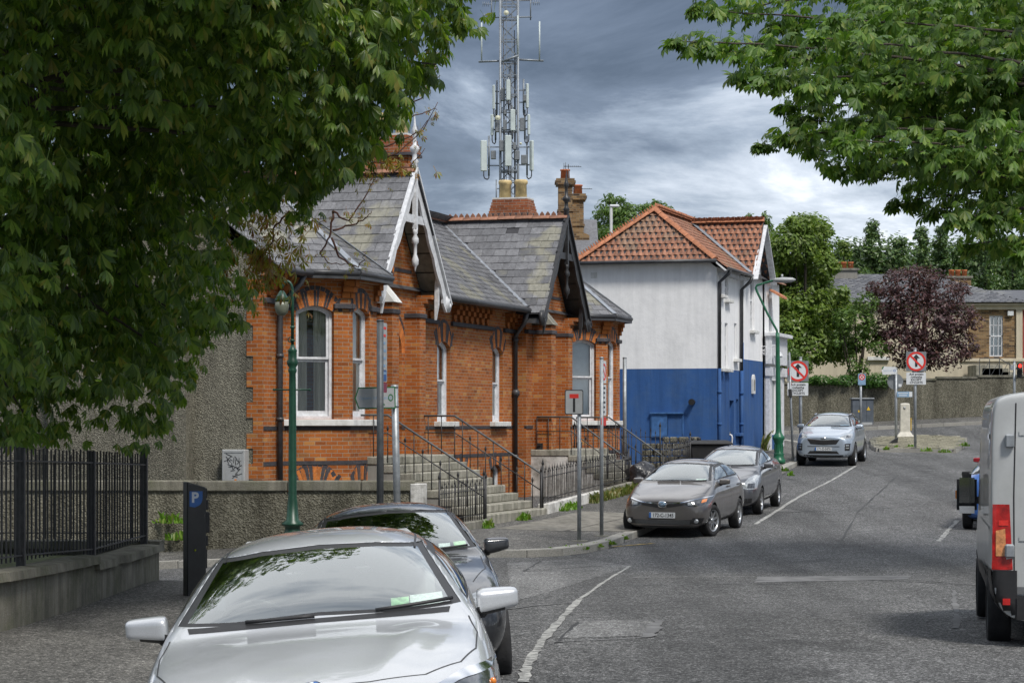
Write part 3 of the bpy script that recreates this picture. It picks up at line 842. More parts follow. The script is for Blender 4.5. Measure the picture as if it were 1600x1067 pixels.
def arch_bricks(parent, pl, u0, u1, spring, rise, ring, n, d=0.012, alt=2, bed=0.006, cols=('blue_brick', 'vouss'), depth=0.05):
 """voussoirs one by one"""
 c = (u0 + u1) / 2; hw = (u1 - u0) / 2
 rad = (hw * hw + rise * rise) / (2 * rise) if rise < hw * .999 else hw
 a = math.asin(min(1, hw / rad)) if rise < hw * .999 else math.pi / 2
 cz = spring + rise - rad
 for k in range(n):
  t0 = -a + 2 * a * k / n + bed / rad; t1 = -a + 2 * a * (k + 1) / n - bed / rad
  poly = [(c + r * math.sin(t), cz + r * math.cos(t)) for r, t in ((rad, t0), (rad, t1), (rad + ring, t1), (rad + ring, t0))]
  blue = (k // alt) % 2 == 0 if alt else True
  mb = MB().prism(poly, pl.M(0, 0, -0.03), depth - 0.02 + random.uniform(0, .004))
  mb.build('voussoir', M[cols[0] if blue else cols[1]], parent)
def sash_window(parent, pl, u0, u1, z0, spring, rise, back=0.13, fw=0.06, bars=False, inside='curtain', mid=0.5, mname='white_paint', panes=True):
 """sliding sash: outer frame, two sashes with their glass, and a curtain or blind behind"""
 top = arch_pts(u0, u1, spring, rise, 8)
 fr = MB()
 inner = [(u0 + fw, z0 + fw), (u1 - fw, z0 + fw)] + arch_pts(u0 + fw, u1 - fw, spring - fw * .3, max(0, rise - fw * .3), 8)
 outer = [(u0, z0), (u1, z0)] + top
 wall(fr, pl, outer, [inner], 0.09, 0, -back + 0.03)
 f = fr.build('window', M[mname], parent)
 zm = z0 + (spring + rise - z0) * mid
 a0, a1 = u0 + fw, u1 - fw
 sw = 0.05
 lo = MB()
 o2 = [(a0, z0 + fw), (a1, z0 + fw), (a1, zm), (a0, zm)]
 i2 = [(a0 + sw, z0 + fw + .10), (a1 - sw, z0 + fw + .10), (a1 - sw, zm - .05), (a0 + sw, zm - .05)]
 wall(lo, pl, o2, [i2], 0.04, 0, -back - 0.035)
 up = MB()
 o3 = [(a0, zm + .001), (a1, zm + .001)] + arch_pts(a0, a1, spring - fw * .3, max(0, rise - fw * .3), 8)
 i3 = [(a0 + sw, zm + .045), (a1 - sw, zm + .045)] + arch_pts(a0 + sw, a1 - sw, spring - fw * .3 - sw * .4, max(0, rise - fw * .3 - sw * .4), 8)
 wall(up, pl, o3, [i3], 0.04, 0, -back + 0.005)
 if bars:
  for k in (1, 2):
   uu = a0 + (a1 - a0) * k / 3
   up.obox(pl.M(uu, (zm + spring) / 2, -back - .01), .022, spring - zm - .05, .03)
   lo.obox(pl.M(uu, (zm + z0) / 2 + .05, -back - .05), .022, zm - z0 - .25, .03)
  up.obox(pl.M((a0 + a1) / 2, (zm + spring) / 2, -back - .012), a1 - a0 - .1, .022, .03)
  lo.obox(pl.M((a0 + a1) / 2, (zm + z0) / 2 + .05, -back - .052), a1 - a0 - .1, .022, .03)
 lo.build('sash', M[mname], f); up.build('sash', M[mname], f)
 gm = MB(); wall(gm, pl, i2, (), 0, 0, -back - .055); gm.build('pane', M['glass'], f)
 gm = MB(); wall(gm, pl, i3, (), 0, 0, -back - .015); gm.build('pane', M['glass'], f)
 # behind the glass
 rm = MB()
 rm.obox(pl.M((u0 + u1) / 2, (z0 + spring + rise) / 2, -back - .9), u1 - u0 + 1.2, spring + rise - z0 + .6, .02)
 rm.build('room_wall', M['dark'], f)
 if inside == 'curtain':
  cu = MB()
  wd = (a1 - a0)
  for (c0, c1) in ((a0 - .02, a0 + wd * .40), (a1 - wd * .40, a1 + .02)):
   P = []
   for i in range(33):
    uu = c0 + (c1 - c0) * i / 32
    P.append([pl.pt(uu, z, -back - .105 + .026 * math.sin(i * 1.25) + .012 * math.sin(i * 2.9)) for z in (z0, z0 + 1, spring + rise)])
   cu.grid(P, 0, True)
  cu.build('curtain', M['curtain'], f)
 elif inside == 'blind':
  bl = MB(); wall(bl, pl, [(a0, z0 + .1), (a1, z0 + .1), (a1, spring + rise), (a0, spring + rise)], (), 0, 0, -back - .10)
  bl.build('blind', M['blind'], f)
 return f
class Slates:
 """roof pieces laid in courses; the largest in the photo become parts, the rest one joined part"""
 def __init__(s): s.c = []
 def lay(s, o, u, v, poly, w, e, th, keep=None, jit=0.006, over=1.18, skip=0.0):
  o = Vector(o); u = Vector(u).normalized(); v = Vector(v); v = (v - u * v.dot(u)).normalized(); nrm = u.cross(v)
  us = [p[0] for p in poly]; vs = [p[1] for p in poly]
  r = 0; y = min(vs)
  while y < max(vs):
   x = min(us) - w + (w / 2 if r % 2 else 0) + random.uniform(-.02, .02)
   while x < max(us) + w:
    cy_ = y + e / 2; xl, xr = _span(poly, min(max(vs) - .01, cy_)); x0, x1 = max(x, xl), min(x + w, xr); cx_ = (x0 + x1) / 2; pw = x1 - x0
    if pw > .05:
     p = o + u * cx_ + v * cy_
     if (keep is None or keep(p)) and random.random() >= skip:
      tilt = math.atan2(th * 1.0, e)
      Mx = frame(p + nrm * (0.012 + random.uniform(-.001, .003)), u, v) @ Matrix.Rotation(random.gauss(0, jit), 4, 'Z') @ Matrix.Rotation(-tilt + random.gauss(0, .006), 4, 'X') \
       @ Matrix.Diagonal((pw - .006 + random.uniform(-.004, .002), e * over, th, 1))
      s.c.append(Mx)
    x += w
   y += e; r += 1
 def finish(s, parent, name, mat, tmpl, limit=300, root=None):
  """root: world matrix of the parent"""
  rm = root or Matrix()
  def size(Mx):
   p = rm @ Mx.translation
   if p.y < 5: return 0
   px = 800 + F * p.x / p.y; py = HY - F * (p.z - CZ) / p.y
   if not (-20 < px < 1620 and -20 < py < 1087): return 0
   nn = (rm.to_3x3() @ Mx.to_3x3().col[2]).normalized()
   face = nn.dot((Vector((0, 0, CZ)) - p).normalized())
   return max(0, face) * 1000 / p.y if face > 0 else 0
  s.c.sort(key=size, reverse=True)
  for Mx in s.c[:limit]: link(name, tmpl, parent, Mx)
  rest = s.c[limit:]
  if rest:
   V, Fq = mesh_arrays(tmpl)
   me = combine(name + 's', V, Fq, np.array([np.array(m) for m in rest]), mat)
   tag(link(name + '_courses', me, parent), kind='stuff')
def _span(poly, y):
 xs = []
 for (xa, ya), (xb, yb) in zip(poly, poly[1:] + poly[:1]):
  if (ya > y) != (yb > y): xs.append(xa + (xb - xa) * (y - ya) / (yb - ya))
 return (min(xs), max(xs)) if xs else (0, 0)
def _inside(poly, x, y):
 c = False; n = len(poly); j = n - 1
 for i in range(n):
  xi, yi = poly[i]; xj, yj = poly[j]
  if (yi > y) != (yj > y) and x < (xj - xi) * (y - yi) / (yj - yi) + xi: c = not c
  j = i
 return c
def box_mesh(name, mat):
 return MB().box(-.5, .5, -.5, .5, -.5, .5).mesh(name, mat)
def slate_mesh(name, mat):
 """a thin slate: slightly irregular lower edge"""
 mb = MB()
 v = [(-.5, -.5, -.5), (0, -.52, -.5), (.5, -.49, -.5), (.5, .5, -.5), (-.5, .5, -.5)]
 top = [(x, y, .5) for x, y, z in v]
 mb.add(v + top, [(4, 3, 2, 1, 0), (5, 6, 7, 8, 9), (0, 1, 6, 5), (1, 2, 7, 6), (2, 3, 8, 7), (4, 0, 5, 9)], 0)
 return mb.mesh(name, mat)
house = empty('brick_villa', A0, HROT)
tag(house, 'long orange brick villa with dark slate roofs, two gabled porches and square bays', 'house')
HW = Matrix.Translation(A0) @ Matrix.Rotation(HROT, 4, 'Z')
EAVE = 5.12; RZ = 7.45; RO = -2.5; S0, S1 = 0.52, 25.4
front = Plane((S0, 0), (S1, 0))
# walking along +s with the street on the right: outward is towards +o
W1 = (10.66, 11.62); W2 = (14.86, 15.74)
us = lambda s: s - S0
mb = MB()
base_win = [(14.7, 15.6), (12.0, 12.9)]
holes = [opening(us(W1[0]), us(W1[1]), 2.30, 3.98, .16), opening(us(W2[0]), us(W2[1]), 2.30, 3.98, .16)] + \
  [opening(us(a), us(c), .25, 1.12, .14) for a, c in base_win]
wall(mb, front, [(0, -.6), (S1 - S0, -.6), (S1 - S0, EAVE), (0, EAVE)], holes, .15)
# bays
BAYS = [((1.6, 0), (2.57, .95), (4.08, .95), (4.84, .0)), ((21.25, 0), (22.24, .95), (23.65, .95), (24.7, 0))]
bay_planes = []
for pts in BAYS:
 for i in range(3):
  pl = Plane(pts[i], pts[i + 1]); bay_planes.append(pl)
  wd = min(.80, pl.len * .62) if i != 1 else .95
  c = pl.len / 2 - (.06 if i == 0 else (.12 if i == 1 else 0))
  h1 = opening(c - wd / 2, c + wd / 2, 2.34, 4.40, .12)
  h2 = opening(c - wd / 2, c + wd / 2, .5, 1.02, .14)
  wall(mb, pl, [(0, -.6), (pl.len, -.6), (pl.len, EAVE), (0, EAVE)], [h1, h2], .15)
  pl.win = (c - wd / 2, c + wd / 2)
# porches
PORCH = [6.73, 18.58]
PW = 1.92
porch_planes = []
for sc in PORCH:
 pl = Plane((sc - PW, .32), (sc + PW, .32)); porch_planes.append(pl)
 d0, d1 = PW - .52, PW + .62
 door = [(d0, 1.45), (d1, 1.45)] + arch_pts(d0, d1, 3.75, .57, 12)
 wall(mb, pl, [(0, -.6), (2 * PW, -.6), (2 * PW, 5.05), (PW, 7.28), (0, 5.05)], [door], .75)
 for sgn, s_ in ((-1, sc - PW), (1, sc + PW)):
  r = Plane((s_, -.02), (s_, .32)) if sgn < 0 else Plane((s_, .32), (s_, -.02))
  wall(mb, r, [(0, -.6), (r.len, -.6), (r.len, 5.0), (0, 5.0)])
 # stepped orders round the door
 for k, (dd, iw) in enumerate(((.20, .10), (.40, .20))):
  o_ = [(d0 - .001, 1.45), (d1 + .001, 1.45)] + arch_pts(d0 - .001, d1 + .001, 3.75, .571, 12)
  i_ = [(d0 + iw, 1.45), (d1 - iw, 1.45)] + arch_pts(d0 + iw, d1 - iw, 3.75, .57 - iw * .6, 12)
  wall(mb, pl, o_, [i_], .2, 0, -dd)
 # buttresses
 for b0, dpt, top in ((PW - 1.36, .50, 4.74), (PW + .80, .34, 4.74)):
  M_ = pl.M(b0 + .20, 0, 0)
  p = [(0, 0), (.40, 0)]
  for (z0, z1, dd) in ((-.6, top, dpt),):
   mb.add([pl.pt(b0, z0, -.02), pl.pt(b0 + .4, z0, -.02), pl.pt(b0 + .4, z0, dd), pl.pt(b0, z0, dd),
       pl.pt(b0, z1, -.02), pl.pt(b0 + .4, z1, -.02), pl.pt(b0 + .4, z1, dd), pl.pt(b0, z1, dd)],
      [(0, 1, 2, 3)[::-1], (4, 5, 6, 7), (3, 2, 6, 7), (0, 3, 7, 4), (2, 1, 5, 6)])
 # corbelled pier under the right foot of the gable
 for k in range(4):
  mb.obox(pl.M(2 * PW - .22, 4.72 + .09 * k, .05 + .045 * k), .40, .088, .10 + .09 * k)
mb.build('brick_wall', M['brick'], house)
# gable end facing the side street: rough dash with toothed brick corner
gp = Plane((S0, -7.0), (S0, 0))
mb = MB()
ap = 7.0 + RO
wall(mb, gp, [(0, -.8), (7.0, -.8), (7.0, EAVE), (ap, RZ - .08), (0, EAVE - .5)])
gw = mb.build('dash_wall', M['dash'], house)
mb = MB()
c0, c1 = 7.0 - 4.3, 7.0 - 1.43
mb.obox(gp.M((c0 + c1) / 2, 3.4, .16), c1 - c0, 8.0, .32)
mb.build('chimney_breast', M['dash'], house)
for k in range(17):
 z = .35 + k * .23 * 1.25
 if z > 4.9: break
 wd = .33 if k % 2 else .20
 m2 = MB().obox(gp.M(7.0 - wd / 2, z + .115 * 1.25, .004), wd, .2295 * 1.25, .03)
 m2.build('quoin', M['brick'], house)
far_gp = Plane((S1, 0), (S1, -7.0))
mb = MB(); wall(mb, far_gp, [(0, -.8), (7.0, -.8), (7.0, EAVE - .5), (-RO, RZ - .08), (0, EAVE)]); mb.build('far_gable_wall', M['dash'], house)
bk = Plane((S1, -7.0), (S0, -7.0)); mb = MB(); wall(mb, bk, [(0, -.8), (S1 - S0, -.8), (S1 - S0, EAVE - .5), (0, EAVE - .5)]); mb.build('rear_wall', M['dash'], house)
# dark brick bands, string course, sills
def runs():
 """stretches of wall front to carry the bands: (plane, u0, u1)"""
 r = [(front, 0, us(1.62)), (front, us(5.18), us(PORCH[0] - PW)), (front, us(PORCH[0] + PW), us(PORCH[1] - PW)), (front, us(PORCH[1] + PW), us(21.27)), (front, us(24.68), S1 - S0)]
 for pl in bay_planes: r.append((pl, 0, pl.len))
 return r
class Pieces:
 """stands in for MB where every box is a part of its own"""
 def __init__(s, name, mt, bev=0.0): s.a = (name, mt, house, bev)
 def obox(s, *a): MB().obox(*a).build(*s.a); return s
band = Pieces('dark_brick_band', M['blue_brick']); string = Pieces('string_course', M['blue_brick'], .012)
for pl, a, c in runs():
 if c - a < .05: continue
 band.obox(pl.M((a + c) / 2, 2.165, -.02), c - a + (.02 if pl in bay_planes else 0), .075, .066)
 band.obox(pl.M((a + c) / 2, 1.50, -.021), c - a + (.02 if pl in bay_planes else 0), .075, .064)
 cuts = []
 if pl is front: cuts = [(us(W1[0]), us(W1[1])), (us(W2[0]), us(W2[1]))]
 if pl in bay_planes: cuts = [pl.win]
 x = a
 for (h0, h1) in cuts:
  if h0 > a and h1 < c:
   string.obox(pl.M((x + h0) / 2, 4.56 if pl is front else 4.52, .012), h0 - x - .01, .10, .115); x = h1
 string.obox(pl.M((x + c) / 2, 4.56 if pl is front else 4.52, .012), c - x + (.03 if pl in bay_planes else 0), .10, .115)
for pl in porch_planes:
 d0, d1 = PW - .52, PW + .62
 for a, c in ((0, d0 - .33), (d1 + .33, 2 * PW)):
  string.obox(pl.M((a + c) / 2, 4.56, .013), c - a + .05, .10, .117)
 for b0, dpt in ((PW - 1.36, .50), (PW + .80, .34)):
  string.obox(pl.M(b0 + .20, 4.56, dpt / 2), .46, .101, dpt + .06)
 for a, c in ((0, d0), (d1, 2 * PW)):
  band.obox(pl.M((a + c) / 2, 2.165, -.02), c - a, .075, .066)
 band.obox(pl.M(PW, 5.52, -.02), 2.45, .075, .067)
for pl in porch_planes:      # diamond in the gable
 poly = [(0, -.22), (.13, 0), (0, .22), (-.13, 0)]
 dm = MB().prism(poly, pl.M(PW, 5.52, -.01), .035).build('gable_diamond', M['blue_brick'], house)
 MB().prism([(x * .5, y * .5) for x, y in poly], pl.M(PW, 5.52, .026), .004).build('diamond_inset', M['vouss'], dm)
 # white weathered cap stones of the buttresses
for pi, pl in enumerate(porch_planes):
 b0, dpt = PW - 1.36, .50
 mbc = MB()
 x0, x1 = b0 - .05, b0 + .45
 mbc.add([pl.pt(x0, 4.75, -.02), pl.pt(x1, 4.75, -.02), pl.pt(x1, 4.75, dpt + .06), pl.pt(x0, 4.75, dpt + .06),
     pl.pt(x0 + .07, 5.24, -.02), pl.pt(x1 - .07, 5.24, -.02), pl.pt(x1 - .07, 5.24, .16), pl.pt(x0 + .07, 5.24, .16)],
     [(3, 2, 1, 0), (4, 5, 6, 7), (3, 7, 6, 2)[::-1], (0, 4, 7, 3)[::-1], (2, 6, 5, 1)[::-1]])
 mbc.add([pl.pt(x0 + .05, 5.245, -.02), pl.pt(x1 - .05, 5.245, -.02), pl.pt(x1 - .05, 5.245, .19), pl.pt(x0 + .05, 5.245, .19),
     pl.pt(x0 + .05, 5.32, -.02), pl.pt(x1 - .05, 5.32, -.02), pl.pt(x1 - .05, 5.32, .19), pl.pt(x0 + .05, 5.32, .19)],
     [(3, 2, 1, 0), (4, 5, 6, 7), (0, 1, 5, 4)[::-1], (1, 2, 6, 5), (2, 3, 7, 6), (3, 0, 4, 7)])
 mbc.build('cap_stone', M['sill'] if pi == 0 else M['conc'], house)
 d0, d1 = PW - .52, PW + .62
 arch_bricks(house, pl, d0, d1, 3.75, .57, .26, 17, alt=1, cols=('vouss', 'vouss'))
 c_ = (d0 + d1) / 2
 arch_bricks(house, pl, d0 - .26, d1 + .26, 3.75, .83, .09, 21, alt=0)
 # recessed door
 dmesh = MB().obox(pl.M(c_, 2.75, -.70), d1 - d0 - .35, 2.6, .06)
 for zz, hh in ((2.0, .8), (3.1, 1.0)):
  for uu in (-.17, .17): dmesh.obox(pl.M(c_ + uu, zz, -.66), .24, hh, .03)
 dd = dmesh.build('door', M['door'], house)
 MB().obox(pl.M(c_ + .28, 2.5, -.63), .05, .12, .06).build('handle', M['chrome'], dd)
 MB().obox(pl.M(d1 + .38, 4.05, .06), .11, .26, .11).build('door_lamp', M['plastic_grey'], house, bevel=.02)
# windows
for k, (a, c) in enumerate((W1, W2)):
 sash_window(house, front, us(a), us(c), 2.30, 3.98, .16, inside='blind' if k == 0 else 'curtain')
 arch_bricks(house, front, us(a) - .05, us(c) + .05, 3.98, .58, .085, 14, alt=0)
 MB().obox(front.M(us((a + c) / 2), 2.245, .0), c - a + .42, .115, .30).build('window_sill', M['sill'], house, bevel=.01)
 arch_bricks(house, front, us(a), us(c), 3.98, .16, .42, 13, alt=2)
for a, c in base_win:
 fm = MB(); wall(fm, front, [(us(a), .25), (us(c), .25)] + arch_pts(us(a), us(c), 1.12, .14), [[(us(a) + .07, .32), (us(c) - .07, .32)] + arch_pts(us(a) + .07, us(c) - .07, 1.10, .10)], .08, 0, -.10)
 f = fm.build('basement_window', M['white_paint'], house)
 gm = MB(); wall(gm, front, [(us(a) + .06, .3), (us(c) - .06, .3), (us(c) - .06, 1.22), (us(a) + .06, 1.22)], (), 0, 0, -.15); gm.build('pane', M['car_glass_dark'], f)
 MB().obox(front.M(us((a + c) / 2), .75, -.4), c - a + .3, 1.4, .02).build('room_wall', M['dark'], f)
 arch_bricks(house, front, us(a), us(c), 1.12, .14, .30, 11, alt=2)
sill = MB()
for bi, pts in enumerate(BAYS):
 for i in range(3):
  pl = bay_planes[bi * 3 + i]; a, c = pl.win
  sash_window(house, pl, a, c, 2.34, 4.40, .12, inside=('curtain' if bi == 0 else 'blind'), mid=.53)
  arch_bricks(house, pl, a, c, 4.40, .12, .30, 19 if i == 1 else 17, alt=2)
  arch_bricks(house, pl, a - .10, c + .10, 4.40, .425, .085, 14, alt=0)
  arch_bricks(house, pl, a - .04, c + .04, 1.02, .415, .085, 13, alt=0)
  fm = MB(); wall(fm, pl, opening(a, c, .5, 1.02, .14), [opening(a + .06, c - .06, .56, 1.0, .11)], .08, 0, -.10)
  f = fm.build('basement_window', M['white_paint'], house)
  MB().obox(pl.M((a + c) / 2, .8, -.16), c - a - .04, .8, .01).build('pane', M['car_glass_dark'], f)
  arch_bricks(house, pl, a, c, 1.02, .14, .27, 13, alt=2)
 # one continuous painted sill round the bay
 P = [Vector((p[0], -p[1], 0)) for p in pts]
 outp = [Vector((pts[0][0] - .12, -.02, 0)), Vector((pts[1][0] - .03, -pts[1][1] - .09, 0)), Vector((pts[2][0] + .03, -pts[2][1] - .09, 0)), Vector((pts[3][0] + .12, -.02, 0))]
 poly = [(p.x, p.y) for p in outp]
 sm = MB().prism([(pts[0][0] + .1, .05)] + poly[:1] + poly[1:] + [(pts[3][0] - .1, .05)], Matrix.Translation((0, 0, 2.21)), .125)
 sm.build('bay_sill', M['sill'], house, bevel=.008)
# corbels and frieze under the gutter
tm = box_mesh('corbel', M['brick'])
def corbel_run(pl, a, c, skip=()):
 n = max(1, int((c - a) / .42))
 for k in range(n):
  u = a + (k + .5) * (c - a) / n
  if any(s0 - .12 < u < s1 + .12 for s0, s1 in skip): continue
  for q in range(3):
   link('corbel', tm, house, pl.M(u, 4.72 + q * .11, .03 + q * .035) @ Matrix.Diagonal((.20, .105, .06 + q * .07, 1)))
  link('corbel', tm, house, pl.M(u, 4.655, .035) @ Matrix.Diagonal((.10, .07, .05, 1)))
corbel_run(front, us(PORCH[0] + PW), us(PORCH[1] - PW), [(us(W1[0]), us(W1[1])), (us(W2[0]), us(W2[1]))])
corbel_run(front, 0, us(1.6)); corbel_run(front, us(PORCH[1] + PW), us(21.3))
frz = MB()
for pl, a, c in runs():
 if c - a > .1: frz.obox(pl.M((a + c) / 2, 5.055, .05), c - a + .08, .09, .16)
frz.build('eaves_course', M['brick'], house)
for pl in bay_planes:    # brick piers at the bay corners with stepped heads
 for u in (.07, pl.len - .07):
  for q in range(3): link('corbel', tm, house, pl.M(u, 4.74 + q * .11, .015 + q * .022) @ Matrix.Diagonal((.22, .105, .06 + q * .045, 1)))
# roofs -------------------------------------------------------------
WR = 7.50; WHB = 2.22; WZ = 4.98; WO = .90       # wing (porch) roofs
slope = (RZ - EAVE) / (.42 - RO)
def main_z(o): return EAVE + (.42 - o) * slope if o > RO else RZ - (RO - o) * slope
def wing_z(sc, s): return WR - abs(s - sc) * (WR - WZ) / WHB
def p_so(p): return p.x, -p.y
und = MB()
sa, sb = S0 - .12, S1 + .12
und.quad(H(sa, .42, EAVE), H(sb, .42, EAVE), H(sb, RO, RZ), H(sa, RO, RZ))
und.quad(H(sb, -7.2, main_z(-7.2)), H(sa, -7.2, main_z(-7.2)), H(sa, RO, RZ), H(sb, RO, RZ))
for sc in PORCH:
 und.quad(H(sc - WHB, WO, WZ), H(sc - WHB, RO, WZ), H(sc, RO, WR), H(sc, WO, WR))
 und.quad(H(sc + WHB, RO, WZ), H(sc + WHB, WO, WZ), H(sc, WO, WR), H(sc, RO, WR))
BR = [(1.55, 2.38, 4.24, 5.0, 3.28), (21.2, 22.05, 23.87, 24.8, 23.0)]
BO = 1.22; BZ = 5.20; BTOP = (-.75, 6.75)
bay_tris = []
for (a, b_, c, d, t) in BR:
 top = H(t, BTOP[0], BTOP[1])
 bay_tris += [(H(a, .25, BZ), H(b_, BO, BZ), top), (H(b_, BO, BZ), H(c, BO, BZ), top), (H(c, BO, BZ), H(d, .25, BZ), top), (H(a - .3, -.5, BZ + .45), H(a, .25, BZ), top)]
for t in bay_tris: und.add(t, [(0, 1, 2)])
und.build('roof_deck', M['underlay'], house)
SL = Slates()
ul = Vector((1, 0, 0)); vl = H(0, RO, RZ) - H(0, .42, EAVE); ml = vl.length
def keep_main(p):
 s, o = p_so(p)
 for sc in PORCH:
  if abs(s - sc) < WHB and wing_z(sc, s) > p.z - .01: return False
 return True
# front slope between and beside the wings
SL.lay(H(0, .42, EAVE), ul, vl, [(sa, 0), (sb, 0), (sb, ml), (sa, ml)], .30, .205, .010, keep_main)
SL.lay(H(0, -7.2, main_z(-7.2)), -ul, H(0, RO, RZ) - H(0, -7.2, main_z(-7.2)), [(-sb, 0), (-sa, 0), (-sa, 6.1), (-sb, 6.1)], .6, .42, .010)
for k, sc in enumerate(PORCH):
 vv = H(sc, 0, WR) - H(sc - WHB, 0, WZ); vlen = vv.length
 # near slope: u runs from back to front
 def keep_w(p):
  s, o = p_so(p); return o > WO - 10 and main_z(o) < p.z + .03
 SL.lay(H(sc - WHB, RO, WZ), H(0, 1, 0), vv, [(0, .05), (WO - RO - .02, .05), (WO - RO - .02, vlen - .02), (0, vlen - .02)], .33, .255, .012, keep_w, skip=.0 if k == 0 else .012)
 vv2 = H(sc, 0, WR) - H(sc + WHB, 0, WZ)
 SL.lay(H(sc + WHB, WO, WZ), H(0, -1, 0), vv2, [(.04, .05), (WO - RO, .05), (WO - RO, vlen - .06), (.04, vlen - .06)], .33, .255, .012, keep_w)
for t in bay_tris:
 a, b_, c = t
 u = (b_ - a).normalized(); nn = u.cross(c - a); v = nn.cross(u).normalized()
 cu_, cv_ = (c - a).dot(u), (c - a).dot(v)
 SL.lay(a, u, v, [(0, 0), ((b_ - a).length, 0), (cu_, cv_)], .28, .215, .010)
SL.finish(house, 'slate', M['slate'], slate_mesh('slate', M['slate']), 300, HW)
# lead valleys and hips
def strip(mb_, a, c, wd, lift=.03, th=.02, n=1):
 a = Vector(a); c = Vector(c); m = frame((a + c) / 2 + Vector((0, 0, lift)), c - a, Vector((c - a)).cross(Vector((0, 0, 1))))
 mb_.obox(m, (c - a).length, wd, th)
for (a, b_, c, d, t) in BR:
 top = H(t, BTOP[0], BTOP[1])
 for e_ in (H(b_, BO, BZ), H(c, BO, BZ), H(d, .25, BZ)): lead = MB(); strip(lead, e_, top, .17); lead.build('lead_flashing', M['lead'], house)
for sc in PORCH:
 for sg in (-1, 1):
  # where the wing roof meets the main slope
  s_b = sc + sg * (WR - EAVE - .02) / ((WR - WZ) / WHB)
  lead = MB(); strip(lead, H(s_b, .40, EAVE + .03), H(sc + sg * .04, RO, RZ), .20, lift=.035); lead.build('lead_flashing', M['lead'], house)
# ridge tiles, crested
def ridge_tile_mesh(name, mat, crest=True, ln=.46):
 mb_ = MB()
 P = []
 for i in range(2):
  P.append([((i - .5) * (ln - .012), math.sin(a) * .145, math.cos(a) * .145 - .09) for a in np.linspace(-1.15, 1.15, 6)])
 mb_.grid(P, 0, True, flip=True)
 for i, f in ((0, False), (1, True)):
  mb_.add([P[i][k] for k in range(6)], [tuple(range(6)) if f else tuple(range(6))[::-1]])
 if crest:
  n = 3
  for k in range(n):
   x0 = -ln / 2 + ln * k / n + .012; x1 = x0 + ln / n - .02
   mb_.prism([(x0, .0), (x1, .0), (x1 - .015, .055), ((x0 + x1) / 2, .115), (x0 + .015, .055)], frame((0, -.018, .045), (1, 0, 0), (0, 0, 1)), -.036)
 return mb_.mesh(name, mat)
RT = ridge_tile_mesh('ridge_tile', M['ridge_old'])
RTC = ridge_tile_mesh('ridge_tile', M['ridge'])
def ridge(parent, a, c, tm_, ln=.46, lift=.07, name='ridge_tile'):
 a = Vector(a); c = Vector(c); n = max(1, round((c - a).length / ln)); t = (c - a).normalized()
 for k in range(n):
  p = a + (c - a) * (k + .5) / n + Vector((0, 0, lift + random.uniform(-.006, .006)))
  link(name, tm_, parent, frame(p, t, Vector((0, 0, 1)).cross(t)) @ Matrix.Rotation(random.gauss(0, .01), 4, 'Y') @ Matrix.Diagonal(((c - a).length / n / ln, 1, 1, 1)))
ridge(house, H(S0, RO, RZ), H(S1, RO, RZ), RT)
for sc in PORCH: ridge(house, H(sc, RO + .1, WR), H(sc, WO - .02, WR), RT)
